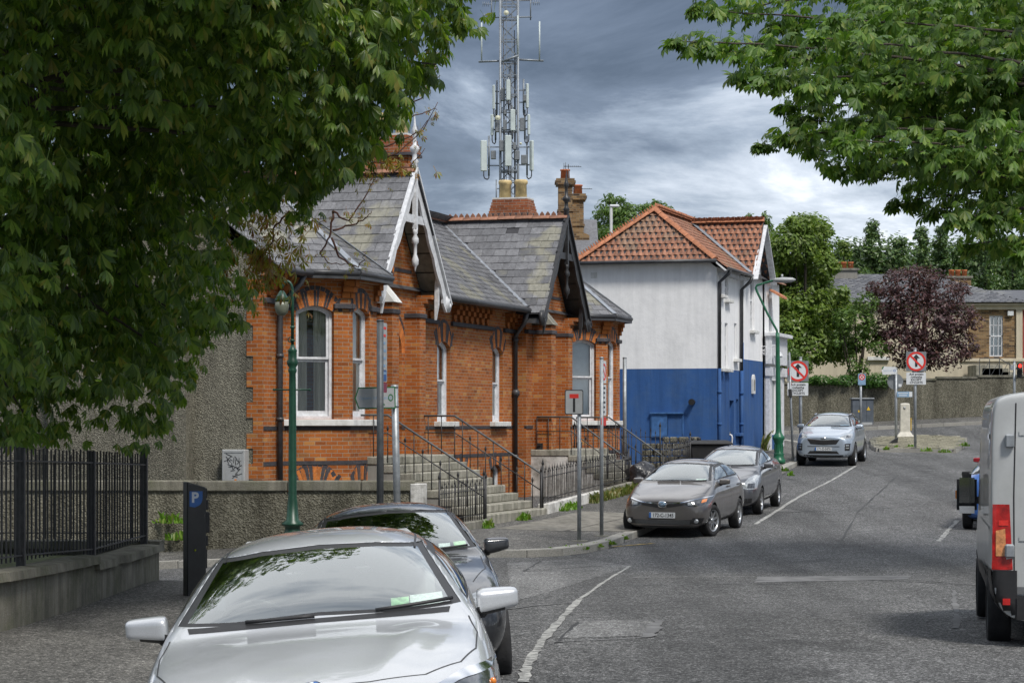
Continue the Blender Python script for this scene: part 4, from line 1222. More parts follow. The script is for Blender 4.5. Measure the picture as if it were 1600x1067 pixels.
# bargeboards, finials, collar and pendant
for k, sc in enumerate(PORCH):
 wood = M['white_paint'] if k == 0 else M['black_paint']
 pl = Plane((sc - 3, WO - .10), (sc + 3, WO - .10)); c = 3.0
 for sg in (-1, 1):
  top = Vector((c, 7.62)); foot = Vector((c + sg * 2.28, 4.86))
  t = (foot - top).normalized(); ln = (foot - top).length; nrm = Vector((-t.y, t.x)); nrm = nrm if nrm.y < 0 else -nrm
  # scalloped lower edge
  up_e = []; lo_e = []
  nseg = 48
  for i in range(nseg + 1):
   q = i / nseg
   wd = .25 + .05 * (abs(math.sin(q * math.pi * 5.0)) - .4) + (.06 if q > .9 else 0)
   if q < .05: wd = .25
   up_e.append(top + t * ln * q); lo_e.append(top + t * ln * q + nrm * wd)
  poly = [tuple(p) for p in up_e] + [tuple(p) for p in reversed(lo_e)]
  bb = MB().prism(poly, pl.M(0, 0, 0), .055).build('bargeboard', wood, house)
  # upper moulding
  mo = MB(); a = pl.pt(top.x, top.y, .075); e_ = pl.pt(foot.x, foot.y, .075); mo.bar(a, e_, .05, .07, up=pl.out); mo.build('barge_moulding', wood, bb)
  # rounded foot with a carved roundel
  fp = pl.pt(foot.x - sg * .10, foot.y + .02, .0)
  ft = MB().lathe([(0, -.02), (.20, -.02), (.20, .06), (.12, .075), (.10, .10), (.04, .10), (.03, .07), (0, .07)], frame(fp, pl.u, (0, 0, 1)), 18); ft.build('roundel', wood, bb)
  # soffit boards under the overhang
  sf = MB()
  for q in range(7):
   q0, q1 = q / 7, (q + 1) / 7 - .008
   a0 = top + t * ln * q0 + Vector((0, -.13)); a1 = top + t * ln * q1 + Vector((0, -.13))
   sf.add([pl.pt(a0.x, a0.y, 0), pl.pt(a1.x, a1.y, 0), pl.pt(a1.x, a1.y, -.50), pl.pt(a0.x, a0.y, -.50)], [(0, 1, 2, 3) if sg < 0 else (3, 2, 1, 0)])
  sf.build('soffit', M['soffit'] if k == 0 else wood, house)
  # bracket under the eaves
  br = MB().prism([(0, 0), (.06, 0), (.06, -.62), (0, -.95), (-.03, -.95), (-.03, -.2)], frame(pl.pt(c + sg * 1.72, 5.45, -.06), pl.out, (0, 0, 1)), .07); br.build('bracket', wood, house)
 pm = MB().bar(pl.pt(c, 7.75, .04), pl.pt(c, 6.35, .04), .11, .09, up=pl.out)
 pm.lathe([(.055, 0), (.055, -.10), (.035, -.14), (.075, -.22), (.075, -.30), (.04, -.34), (.035, -.55), (.075, -.66), (.07, -.76), (.035, -.80), (0, -.92)][::-1], Matrix.Translation(pl.pt(c, 6.36, .04)), 10)
 pm.build('pendant_post', wood, house)
 cm = MB().obox(pl.M(c, 6.55, .02), 1.72, .17, .05); cm.build('collar_beam', wood, house)
 fn = MB().lathe([(.06, 0), (.06, .12), (.09, .16), (.05, .22), (.045, .34), (.10, .40), (.10, .46), (.04, .52), (.035, .72), (.07, .78), (.05, .85), (.03, .92), (0, 1.22)], Matrix.Translation(pl.pt(c, 7.60, .03)), 10)
 fn.build('finial', wood, house)
# gutters and downpipes
def gutter(a, c, r=.075):
 MB().tube([a, c], r, 8).build('gutter', M['gutter'], house)
gutter(H(PORCH[0] + WHB + .1, .50, EAVE - .05), H(PORCH[1] - WHB - .05, .50, EAVE - .05))
for (a, b_, c, d, t) in BR:
 for p, q in ((H(a, .25, BZ - .05), H(b_, BO, BZ - .05)), (H(b_, BO, BZ - .05), H(c, BO, BZ - .05)), (H(c, BO, BZ - .05), H(d, .25, BZ - .05))):
  MB().tube([p, q], .06, 8).bar(Vector(p) - Vector((0, 0, .05)), Vector(q) - Vector((0, 0, .05)), .05, .13).build('gutter', M['gutter'], house)
gutter(H(S0 - .1, .48, EAVE), H(1.7, .48, EAVE))
gutter(H(PORCH[1] + WHB, .48, EAVE), H(21.2, .48, EAVE))
dp = MB().tube([H(1.42, .46, EAVE - .05), H(1.36, .40, 4.9), H(1.12, .09, 4.5), H(1.12, .09, -.2)], .055, 10)
for z in (1.1, 2.3, 3.5): dp.lathe([(.07, 0), (.07, .07)], Matrix.Translation(H(1.12, .09, z)), 10)
dp.build('downpipe', M['gutter'], house)
dp = MB().tube([H(PORCH[1] - WHB - .12, .48, EAVE - .08), H(PORCH[1] - WHB - .12, .40, 4.75), H(PORCH[1] - PW - .16, .09, 4.45), H(PORCH[1] - PW - .16, .09, -.2)], .058, 10)
for z in (1.4, 2.9, 4.3): dp.lathe([(.075, 0), (.075, .08)], Matrix.Translation(H(PORCH[1] - PW - .16, .09, z)), 10)
dp.lathe([(.10, 0), (.10, .10), (.06, .16)], Matrix.Translation(H(PORCH[1] - PW - .16, .10, 2.95)), 10)
dp.build('downpipe', M['gutter'], house)
# alarm box on the wall
MB().obox(front.M(us(PORCH[0] + PW) + .30, 4.15, .05), .22, .28, .10).build('alarm_box', M['sign_white'], house, bevel=.02)
# meter cabinet on the gable
mc = MB().obox(gp.M(7.0 - .52, 1.42, .10), .46, .70, .22).build('meter_box', M['sign_grey'], house, bevel=.012)
fr = MB()
for (uu, zz, w_, h_) in ((0, .31, .42, .03), (0, -.31, .42, .03), (.2, 0, .03, .62), (-.2, 0, .03, .62)): fr.obox(gp.M(7.0 - .52 + uu, 1.42 + zz, .212), w_, h_, .012)
fr.build('door_frame', M['sign_grey'], mc)
for q in range(26):
 a = random.uniform(0, 3.1); g_ = MB().obox(gp.M(7.0 - .52 + random.uniform(-.14, .14), 1.42 + random.gauss(.06, .13), .2125) @ Matrix.Rotation(a, 4, 'Z'), random.uniform(.05, .16), .010, .004)
 if q == 0: gall = g_
 else: gall.v += [tuple(p) for p in g_.v]; gall.f += [tuple(i + len(gall.v) - 8 for i in f) for f in g_.f]; gall.m += g_.m; gall.sm += g_.sm
gall.build('scribble', M['sign_black'], mc)
MB().obox(gp.M(7.0 - .47, 1.20, .2135), .04, .04, .004).build('sticker', M['lamp_orange'], mc)
# chimney stacks
def chimney(parent, cen, sx, so, zb, zt, pots, brick, pot_mat, pot_h=.55, caps=True, potr=.15, cap_h=.42):
 mb_ = MB(); s, o = cen
 mb_.box(s - sx / 2, s + sx / 2, -o - so / 2, -o + so / 2, zb, zt)
 st = mb_.build('chimney', brick, parent)
 if caps:
  dk = MB(); dk.box(s - sx / 2 - .03, s + sx / 2 + .03, -o - so / 2 - .03, -o + so / 2 + .03, zt - .62, zt - .55)
  dk.box(s - sx / 2 - .13, s + sx / 2 + .13, -o - so / 2 - .13, -o + so / 2 + .13, zt - .02, zt + .05)
  dk.build('stack_band', M['blue_brick'], st)
  co_ = MB()
  for k in range(5):
   for sg in (-1, 1):
    oo = -o + (k - 2) * (so - .16) / 4
    co_.box(s + sg * sx / 2 - .05, s + sg * sx / 2 + .05, oo - .09, oo + .09, zt - .42, zt - .03)
  for k in range(4):
   for sg in (-1, 1):
    xx = s + (k - 1.5) * (sx - .16) / 3
    co_.box(xx - .09, xx + .09, -o + sg * so / 2 - .05, -o + sg * so / 2 + .05, zt - .42, zt - .03)
  co_.build('corbel', brick, st)
  cp = MB(); z = zt + .05
  n = 5
  for k in range(n):
   e_ = .105 - .020 * k
   cp.box(s - sx / 2 - e_, s + sx / 2 + e_, -o - so / 2 - e_, -o + so / 2 + e_, z, z + cap_h / n - .006); z += cap_h / n
  cp.build('capping', M['brick_red'], st)
  fl = MB().box(s - sx / 2 - .02, s + sx / 2 + .02, -o - so / 2 - .02, -o + so / 2 + .02, z - .003, z + .04); fl.build('flaunching', M['sill'], st)
 else:
  z = zt
  dk = MB()
  for k in range(3): dk.box(s - sx / 2 - .04 * (k + 1), s + sx / 2 + .04 * (k + 1), -o - so / 2 - .04 * (k + 1), -o + so / 2 + .04 * (k + 1), z + .07 * k, z + .068 + .07 * k)
  dk.build('capping', brick, st); z += .21
 for (ps, po) in pots:
  pm_ = MB().lathe([(potr, 0), (potr * .92, pot_h * .75), (potr * 1.1, pot_h * .80), (potr * 1.15, pot_h * .92), (potr, pot_h), (potr * .75, pot_h), (potr * .7, pot_h * .7)], Matrix.Translation((s + ps, -o - po, z)), 16)
  pm_.build('chimney_pot', pot_mat, st)
 return st
chimney(house, (12.4, -1.75), .62, 1.02, 6.2, 8.55, [(0, -.28), (0, .28)], M['brick'], M['buff'], .56)
chimney(house, (25.0, -2.55), .62, 1.0, 6.5, 8.20, [(0, -.24), (0, .24)], M['brick'], M['buff'], .56, potr=.17)
# ------------------------------------------------------------------ steps, boundary walls and railings of the villa
def prism_so(mb_, pts, z0, z1, mi=0):
 """upright prism over (s, o) points in villa coordinates"""
 poly = [(s, -o) for s, o in pts]
 return mb_.prism(poly, Matrix.Translation((0, 0, z0)), z1 - z0, mi)
def entrance_steps(sa, sb, n, label, ztop=1.60, oland=1.30, obot=3.36, zb=.30, peel=False):
 t = empty('entrance_steps', A0, HROT)
 tag(t, label, 'steps', 'flights of stone steps up to the villa doors')
 dep = (obot - oland) / (n - 1)
 rise = (ztop - zb) / n
 for k in range(n):
  z1 = ztop - rise * k
  o1 = oland + dep * k
  o0 = .30 if k == 0 else oland + dep * (k - 1) - .015
  mb_ = MB()
  flare = max(0, k - n + 3) * .10
  mb_.box(sa - .02 - flare, sb + .02 + flare, -o1 - .025, -o0, z1 - rise - (.4 if k == n - 1 else 0) if k else z1 - .16, z1)
  mb_.build('step', M['step'], t, bevel=.018)
 for s_ in (sa, sb - .22):
  sw = MB()
  poly = [(.30, zb - .6), (obot - .1, zb - .6), (obot - .1, zb + .05), (oland - .05, ztop - .165), (.30, ztop - .165)]
  sw.prism([(o, z) for o, z in poly], frame(H(s_, 0, 0), (0, -1, 0), (0, 0, 1)), -.22)
  sw.build('side_wall', M['white_old'] if peel else M['grey_render'], t)
 return t
entrance_steps(3.55, 7.90, 8, 'wide flight of worn stone steps to the white-gabled porch, beside the parked black saloon', obot=3.30)
entrance_steps(17.1, 21.0, 8, 'flight of stone steps to the black-gabled porch with a peeling whitewashed side wall', obot=2.86, zb=.42, peel=True)
def stair_rail(s, label, o_top0, o_land, o_bot, zl, zb, hgt=.82, land_from=.45):
 """handrail with square bars: level on the landing, then down the flight"""
 t = empty('stair_railing', A0, HROT)
 tag(t, label, 'railing', 'iron handrails of the villa steps')
 P0, P1, P2 = H(s, land_from, zl + hgt), H(s, o_land, zl + hgt), H(s, o_bot, zb + hgt + .05)
 MB().tube([P0, P1, P2, P2 + Vector((0, -.02, -.10))], .021, 8).build('handrail', M['galv_dark'], t)
 low = Vector((0, 0, -.36))
 MB().tube([P0 + low, P1 + low, P2 + low], .013, 6).build('lower_rail', M['iron'], t)
 bm_ = None
 n1 = max(2, int((o_land - land_from) / .24)); n2 = int((o_bot - o_land) / .17)
 spots = [(land_from + (o_land - land_from) * k / n1, None) for k in range(n1)] + [(o_land + (o_bot - o_land) * k / n2, k) for k in range(n2 + 1)]
 for o, k in spots:
  f = max(0, (o - o_land) / (o_bot - o_land))
  zt = zl + hgt + (zb + .05 - zl) * f
  zbase = zl + (zb - zl) * f
  short = k is not None and k % 2 == 0
  top = zt - (.27 if short else 0.0)
  m = MB().tube([H(s, o, zbase - .12), H(s, o, top)], .0115, 6)
  if short: m.lathe([(.012, 0), (.024, .03), (.024, .06), (.012, .09), (0, .12)], Matrix.Translation(H(s, o, top - .04)), 6)
  m.build('bar', M['iron'], t)
 MB().tube([H(s, o_bot + .02, zb - .30), H(s, o_bot + .02, zb + hgt + .08)], .022, 8).lathe([(.024, 0), (.034, .03), (.02, .07), (0, .14)], Matrix.Translation(H(s, o_bot + .02, zb + hgt + .07)), 8).build('post', M['iron'], t)
 MB().box(s - .04, s + .04, -.60, -.46, zl, zl + .16).box(s - .09, s + .09, -.56, -.5, zl + .10, zl + .14).build('boot_scraper', M['iron'], t)
 return t
stair_rail(3.62, 'black iron handrail on the near side of the wide steps under the white gable', .45, 1.35, 3.36, 1.60, .30)
stair_rail(7.84, 'black iron handrail on the far side of the wide steps under the white gable', .45, 1.35, 3.26, 1.60, .34)
stair_rail(17.18, 'black iron handrail above the peeling whitewashed wall of the far steps', .45, 1.35, 2.86, 1.60, .46)
stair_rail(20.94, 'black iron handrail on the far side of the steps beside the blue gable wall', .45, 1.35, 2.80, 1.60, .54)
def area_railing(a, c, label, z0=.45, z1=1.28, gap=.13, plinth=None, ph=.32):
 """a run of spear-headed bars between two (s, o) points"""
 t = empty('area_railing', A0, HROT)
 tag(t, label, 'railing', 'spear-headed railings along the villa front')
 a3, c3 = H(a[0], a[1], 0), H(c[0], c[1], 0)
 n = max(2, int((c3 - a3).length / gap))
 barm = MB().tube([(0, 0, 0), (0, 0, z1 - z0 - .10)], .0095, 5).lathe([(.010, 0), (.018, .02), (.009, .05), (0, .13)], Matrix.Translation((0, 0, z1 - z0 - .11)), 5).mesh('bar', M['iron'])
 dz = lambda p: far_z(tuple((HW @ p)[:2])) if False else 0
 ga = G(*(HW @ a3)[:2]) ; gc = G(*(HW @ c3)[:2])
 for k in range(n + 1):
  p = a3.lerp(c3, k / n); zz = ga + (gc - ga) * k / n
  link('bar', barm, t, Matrix.Translation(p + Vector((0, 0, z0 + zz))) @ Matrix.Rotation(random.gauss(0, .01), 4, 'X') @ Matrix.Diagonal((1, 1, 1 if k % 2 == 0 else .93, 1)))
 for h in (.10, z1 - z0 - .26):
  MB().bar(a3 + Vector((0, 0, z0 + ga + h)), c3 + Vector((0, 0, z0 + gc + h)), .035, .012, up=(0, 0, 1)).build('rail', M['iron'], t)
 for p, g in ((a3, ga), (c3, gc)):
  MB().tube([p + Vector((0, 0, z0 + g - .1)), p + Vector((0, 0, z1 + g + .02))], .02, 8).lathe([(.022, 0), (.032, .03), (.018, .07), (0, .15)], Matrix.Translation(p + Vector((0, 0, z1 + g + .01))), 8).build('post', M['iron'], t)
 if plinth:
  pm_ = MB(); d = (c3 - a3).normalized(); q = Vector((-d.y, d.x, 0)) * .13
  nn = max(1, int((c3 - a3).length / 1.1))
  for k in range(nn):
   p0, p1 = a3.lerp(c3, k / nn) + d * .008, a3.lerp(c3, (k + 1) / nn) - d * .008
   g0 = ga + (gc - ga) * k / nn; g1 = ga + (gc - ga) * (k + 1) / nn
   m = MB().add([p0 - q + Vector((0, 0, g0 - .2)), p1 - q + Vector((0, 0, g1 - .2)), p1 + q + Vector((0, 0, g1 - .2)), p0 + q + Vector((0, 0, g0 - .2)),
        p0 - q * .9 + Vector((0, 0, g0 + z0)), p1 - q * .9 + Vector((0, 0, g1 + z0)), p1 + q * .9 + Vector((0, 0, g1 + z0)), p0 + q * .9 + Vector((0, 0, g0 + z0))],
        [(0, 3, 2, 1), (4, 5, 6, 7), (0, 1, 5, 4), (1, 2, 6, 5), (2, 3, 7, 6), (3, 0, 4, 7)])
   m.build('plinth_stone', M[plinth if k < 4 or plinth != 'white_old' else 'conc'], t, bevel=.015)
 return t
area_railing((.85, 3.36), (3.38, 3.42), 'spear-headed iron railings on a low stone plinth behind the parked black saloon', .38, 1.22, plinth='conc')
area_railing((8.1, 3.24), (16.85, 2.92), 'spear-headed iron railings between the two flights of steps on a whitewashed plinth', .42, 1.24, plinth='white_old')
area_railing((21.3, 2.74), (25.2, 2.6), 'spear-headed iron railings beyond the far steps in front of the blue gable wall', .25, 1.25, plinth='conc')
area_railing((21.3, .3), (21.3, 2.66), 'spear-headed iron side railings beside the far steps against the blue gable wall', .6, 1.62)
# dashed boundary wall along the side street, with a flat coping and a painted pier
def boundary():
 t = empty('boundary_wall', (0, 0, 0))
 tag(t, 'grey rough-dashed boundary wall with flat coping below the brick villa', 'wall')
 a, c = Vector((-26, 44.25, 0)), Vector((-1.82, 44.02, 0))
 pl_ = MB(); pl_.add([(a.x, a.y, -1.6), (c.x, c.y, -1.0), (c.x, c.y + .28, -1.0), (a.x, a.y + .28, -1.6), (a.x, a.y, 1.02), (c.x, c.y, 1.02), (c.x, c.y + .28, 1.02), (a.x, a.y + .28, 1.02)],
        [(0, 3, 2, 1), (4, 5, 6, 7), (0, 1, 5, 4), (1, 2, 6, 5), (2, 3, 7, 6), (3, 0, 4, 7)])
 pl_.build('wall_body', M['dash_wall'], t)
 d = (c - a).normalized()
 x = a.x
 while x < c.x - .1:
  ln = min(random.uniform(1.3, 1.8), c.x - x + .05)
  y0 = a.y + (c.y - a.y) * (x - a.x) / (c.x - a.x)
  MB().box(x + .008, x + ln, y0 - .055, y0 + .34, 1.02 + random.uniform(0, .004), 1.215 + random.uniform(-.006, .006)).build('coping_stone', M['conc_wall'], t, bevel=.02)
  x += ln + .004
 pier = MB().box(-1.85, -1.56, 43.96, 44.36, -.3, 1.16).build('pier', M['white_old'], t, bevel=.01)
 return t
boundary()
# ------------------------------------------------------------------ blue and white corner building
C0 = Vector((6.39, 75.5, 0))
corner = empty('corner_building', C0, HROT)
tag(corner, 'two-storey white and blue rendered corner building with orange clay tile roof', 'building')
CM = Matrix.Translation(C0) @ Matrix.Rotation(HROT, 4, 'Z')
ZB = 3.98
def two_tone(pl, outer_z, L_, holes, split, d=0.0, top_poly=None):
 """white upper wall and blue lower wall, meeting on a line"""
 lo_h = [h for h in holes if max(p[1] for p in h) <= split + .01]; hi_h = [h for h in holes if min(p[1] for p in h) >= split - .01]
 m1 = MB(); wall(m1, pl, [(0, -.5), (L_, -.5), (L_, split - .001), (0, split - .001)], lo_h, .16, 0, d); m1.build('blue_wall', M['blue_render'], corner)
 m2 = MB(); wall(m2, pl, top_poly or [(0, split), (L_, split), (L_, outer_z), (0, outer_z)], hi_h, .16, 0, d - .003); m2.build('white_wall', M['white_render'], corner)
gpl = Plane((0, -4.62), (0, 0))
two_tone(gpl, 7.4, 4.62, [], ZB, top_poly=[(0, ZB), (4.62, ZB), (4.62, 7.12), (4.36, 7.33), (.26, 7.33), (0, 7.12)])
st1 = Plane((0, 0), (3.75, 0)); st2 = Plane((3.75, .10), (7.0, .10))
h_hi = [opening(.35, .80, 3.99, 5.45, 0), opening(1.25, 1.70, 3.99, 5.45, 0), opening(2.7, 3.1, 4.35, 5.50, 0), opening(.4, .85, 6.30, 6.95, 0), opening(1.3, 1.8, 6.20, 6.98, 0)]
h_lo = [opening(1.95, 2.65, 0.85, 3.0, 0), opening(3.0, 3.4, 1.95, 3.05, 0)]
two_tone(st1, 7.15, 3.75, h_hi + h_lo, ZB)
CRS = 5.45; CRZ = 8.95; CRE = 7.10; CRH = 1.55
h2 = [opening(1.1, 1.75, 5.35, 7.35, 0)]
two_tone(st2, 7.1, 3.25, h2, 4.36, top_poly=[(0, 4.36), (3.25, 4.36), (3.25, CRE), (CRS - 3.75, CRZ - .12), (0.15, CRE), (0, CRE)])
rt = Plane((3.75, -.1), (3.75, .10))
two_tone(rt, 7.1, .2, [], 4.36)
# shop front end
sp = Plane((7.0, .16), (9.7, .16))
m2 = MB(); wall(m2, sp, [(0, -.3), (2.7, -.3), (2.7, 7.1), (0, 7.1)], [opening(.5, 2.3, 1.9, 3.75, 0), opening(.8, 1.3, 5.4, 7.0, 0)], .2); m2.build('white_wall', M['white_render'], corner)
fa = MB(); fa.obox(sp.M(1.35, 4.75, .16), 2.9, .95, .22); fa.obox(sp.M(1.35, 5.28, .24), 3.05, .12, .42); fa.obox(sp.M(.22, 2.6, .10), .40, 3.2, .16); fa.obox(sp.M(2.48, 2.6, .10), .40, 3.2, .16); fa.obox(sp.M(.22, 4.02, .16), .5, .30, .28); fa.obox(sp.M(2.48, 4.02, .16), .5, .30, .28)
fa.build('shop_front', M['white_paint'], corner, bevel=.01)
MB().obox(sp.M(1.35, 1.45, .12), 1.8, .85, .1).build('stall_riser', M['blue_render'], corner)
MB().obox(sp.M(1.4, 2.85, -.12), 1.85, 1.9, .02).build('shop_window', M['glass'], corner)
MB().obox(sp.M(1.4, 2.85, -.8), 2.4, 2.4, .02).build('room_wall', M['dark'], corner)
tg_ = MB().lathe([(0, 0), (.20, 0), (.20, .015), (0, .015)], frame(sp.pt(.8, 4.75, .275), sp.u, (0, 0, 1)) @ Matrix.Diagonal((.8, 1.7, 1, 1)), 20).build('shop_emblem', M['sign_red'], corner)
lr = MB()
for k in range(5): lr.obox(sp.M(.8, 4.55 + k * .1, .292), .13, .035, .006)
lr.build('emblem_mark', M['sign_white'], tg_)
# backs
bkp = Plane((9.7, -4.62), (0, -4.62)); m2 = MB(); wall(m2, bkp, [(0, -.5), (9.7, -.5), (9.7, 7.1), (0, 7.1)]); m2.build('white_wall', M['white_render'], corner)
enp = Plane((9.7, .16), (9.7, -4.62)); m2 = MB(); wall(m2, enp, [(0, -.5), (4.78, -.5), (4.78, 7.1), (2.4, 8.9), (0, 7.1)]); m2.build('white_wall', M['white_render'], corner)
# window fillings and sills
for pl, (a, c, z0, z1) in ((st1, (.35, .80, 3.99, 5.45)), (st1, (1.25, 1.70, 3.99, 5.45)), (st1, (2.7, 3.1, 4.35, 5.50)), (st1, (.4, .85, 6.30, 6.95)), (st1, (1.3, 1.8, 6.20, 6.98)), (st2, (1.1, 1.75, 5.35, 7.35)), (sp, (.8, 1.3, 5.4, 7.0)), (st1, (3.0, 3.4, 1.95, 3.05))):
 fm = MB(); wall(fm, pl, [(a, z0), (c, z0), (c, z1), (a, z1)], [[(a + .05, z0 + .06), (c - .05, z0 + .06), (c - .05, z1 - .05), (a + .05, z1 - .05)]], .06, 0, -.06)
 fm.obox(pl.M((a + c) / 2, (z0 + z1) / 2, -.09), c - a, .05, .05)
 f = fm.build('window', M['white_paint'] if z0 > 3.9 else M['blue_render'], corner)
 MB().obox(pl.M((a + c) / 2, (z0 + z1) / 2, -.12), c - a - .04, z1 - z0 - .04, .01).build('pane', M['car_glass_dark'], f)
 MB().obox(pl.M((a + c) / 2, z0 - .05, .05), c - a + .22, .10, .22).build('sill', M['sill'] if z0 > 3.9 else M['blue_render'], f, bevel=.01)
dmm = MB().obox(st1.M(2.3, 1.9, -.14), .70, 2.2, .03).build('door', M['blue_render'], corner)
MB().obox(st1.M(2.55, 1.95, -.11), .04, .10, .05).build('handle', M['galv'], dmm)
# blue bricked-up hatch on the gable, vent pipe, little arched plaque
hm = MB(); hm.obox(gpl.M(2.80, 2.21, .03), .50, .70, .06); hm.obox(gpl.M(3.04, 2.59, .05), 1.08, .05, .12); hm.obox(gpl.M(3.55, 2.21, .02), .03, .72, .05); hm.obox(gpl.M(2.53, 2.21, .02), .03, .72, .05)
M['blue_wood'] = plain('blue_painted_boards', (.050, .14, .34), 0.6, var=0.35, scale=4)
hm.obox(gpl.M(3.04, 1.84, .02), 1.05, .04, .06); MB().obox(gpl.M(3.30, 2.21, .012), .46, .70, .03).build('hatch', M['blue_render'], corner)
hk = hm.build('hatch', M['blue_wood'], corner)
MB().tube([gpl.pt(3.86, 2.93, 0), gpl.pt(3.86, 2.93, .20)], .085, 12).tube([gpl.pt(3.86, 2.93, .16), gpl.pt(3.86, 2.93, .22)], .10, 12).build('vent_pipe', M['plastic'], corner)
MB().obox(gpl.M(.66, 6.95, .01), .2, .18, .02).build('wall_vent', M['sill'], corner)
pq = [(-.17, -.30), (.17, -.30), (.17, .18), (.10, .30), (0, .34), (-.10, .30), (-.17, .18)]
pk = MB().prism(pq, st2.M(1.45, 3.55, 0), .07).build('niche_plaque', M['sill'], corner)
MB().prism([(x * .6, y * .6) for x, y in pq], st2.M(1.45, 3.53, .071), .004).build('niche_panel', M['grey_render'], pk)
# downpipes and gutters
for pl, u, zt, zb_, r in ((st1, .10, 7.05, 1.0, .055), (st1, 3.55, 7.0, 1.0, .055)):
 m = MB().tube([pl.pt(u, zt + .02, .42), pl.pt(u, zt - .12, .36), pl.pt(u, zt - .38, .07), pl.pt(u, ZB + .0, .07)], r, 10); m.build('downpipe', M['gutter'], corner)
 m = MB().tube([pl.pt(u, ZB - .002, .07), pl.pt(u, zb_ - .3, .07)], r * .98, 10)
 for z in (2.2, 3.2): m.lathe([(r * 1.3, 0), (r * 1.3, .08)], Matrix.Translation(pl.pt(u, z, .07)), 10)
 m.build('downpipe', M['blue_render'], corner)
m = MB().tube([st1.pt(3.66, 4.9, .09), st1.pt(3.66, 0.7, .09)], .03, 8).build('downpipe', M['blue_render'], corner)
# roof: half-hip over the gable, long street slope, cross wing
def L3(s, o, z): return Vector((s, -o, z))
apx = L3(1.15, -2.25, 9.08); ez = 7.42; se = 7.10; oh = .34
ez = 7.345
hipL, hipR = L3(-.22, -4.52, ez), L3(-.22, .02, ez)
cl, crr = L3(-.12, -4.84, se), L3(-.12, oh, se)
rend = L3(9.9, -2.25, 9.08)
deck = MB()
deck.add([hipL, hipR, apx], [(0, 1, 2)])
deck.add([hipR, crr, L3(9.9, oh, se), rend, apx], [(0, 1, 2, 3, 4)])
deck.add([hipL, apx, rend, L3(9.9, -4.84, se), cl], [(0, 1, 2, 3, 4)])
cw0, cw1 = CRS - CRH, CRS + CRH
wf = .10 + .35
deck.add([L3(cw0, wf, CRE - .05), L3(cw0, -2.0, CRE - .05), L3(CRS, -2.0, CRZ), L3(CRS, wf, CRZ)], [(0, 3, 2, 1)])
deck.add([L3(cw1, -2.0, CRE - .05), L3(cw1, wf, CRE - .05), L3(CRS, wf, CRZ), L3(CRS, -2.0, CRZ)], [(0, 3, 2, 1)])
deck.build('roof_deck', M['underlay'], corner)
def pantile_mesh():
 mb_ = MB(); n = 8; P = []
 for i in (0, 1):
  row = []
  for k in range(n + 1):
   x = -.5 + k / n
   z = .5 * math.cos(k / n * 2 * math.pi - .6)
   row.append((x, -.5 + i, z))
  P.append(row)
 mb_.grid(P, 0, True)
 Q = [[(x, -.5, z) for x, y, z in P[0]], [(x, -.5, z - .55) for x, y, z in P[0]]]
 mb_.grid(Q, 0, False, flip=False)
 me = mb_.mesh('roof_tile', M['tile'])
 return me
TM = pantile_mesh()
TS = Slates()
def tiles(a, u, v, poly, keep=None): TS.lay(a, u, v, poly, .195, .245, .030, keep, .004, 1.14)
def poly_on(o, u, v, pts): return [((p - o).dot(u), (p - o).dot(v)) for p in pts]
def tile_face(pts, uvec, keep=None):
 o = pts[0]; u = Vector(uvec).normalized()
 nn = (pts[1] - pts[0]).cross(pts[2] - pts[0]).normalized()
 if nn.z < 0: nn = -nn
 v = nn.cross(u).normalized()
 if v.z < 0: u = -u; v = nn.cross(u).normalized()
 tiles(o, u, v, poly_on(o, u, v, pts), keep)
def wing_keep(p):    # outside the cross wing
 zz = CRZ - abs(p.x - CRS) * (CRZ - CRE) / CRH
 return not (abs(p.x - CRS) < CRH and zz > p.z + .02)
tile_face([hipL, hipR, apx], (0, -1, 0))
tile_face([hipR, crr, L3(9.9, oh, se), rend, apx], (1, 0, 0), wing_keep)
street_n = (L3(9.9, oh, se) - crr).cross(apx - crr).normalized()
def main_keep(p):
 # above the main street slope
 d = (p - crr).dot(street_n);
 return (d > -.02) if street_n.z > 0 else (d < .02)
tile_face([L3(cw0, wf, CRE - .05), L3(CRS, wf, CRZ), L3(CRS, -2.0, CRZ), L3(cw0, -2.0, CRE - .05)], (0, 1, 0), main_keep)
tile_face([L3(cw1, wf, CRE - .05), L3(CRS, wf, CRZ), L3(CRS, -2.0, CRZ), L3(cw1, -2.0, CRE - .05)], (0, 1, 0), main_keep)
tile_face([cl, hipL, apx, rend, L3(9.9, -4.84, se)], (1, 0, 0))
TS.finish(corner, 'roof_tile', M['tile'], TM, 300, CM)
RTH = ridge_tile_mesh('hip_tile', M['ridge'], crest=False, ln=.36)
ridge(corner, hipL, apx, RTH, .36, .05, 'hip_tile'); ridge(corner, hipR, apx, RTH, .36, .05, 'hip_tile')
ridge(corner, apx, rend, RTC); ridge(corner, L3(CRS, -2.0, CRZ), L3(CRS, wf, CRZ), RTC)
RTS = ridge_tile_mesh('hip_tile', M['ridge'], crest=True, ln=.30)
ridge(corner, hipL + Vector((0, .02, .0)), apx, RTS, .30, .06, 'hip_tile');
gm = MB().tube([L3(-.30, -4.55, ez - .02), L3(-.30, .05, ez - .02)], .06, 8); gm.build('gutter', M['gutter'], corner)
gm = MB().tube([L3(-.1, oh + .05, se - .02), L3(3.7, oh + .05, se - .02)], .06, 8); gm.build('gutter', M['gutter'], corner)
vb = MB()
for a, c in ((L3(-.16, oh, se - .03), hipR), (cl, hipL)):
 vb.bar(a + Vector((-.03, 0, -.06)), c + Vector((.03, 0, -.06)), .04, .20, up=(1, 0, 0))
vb.bar(L3(cw0 - .1, wf + .01, CRE - .14), L3(CRS, wf + .01, CRZ - .10), .05, .20, up=(0, 1, 0))
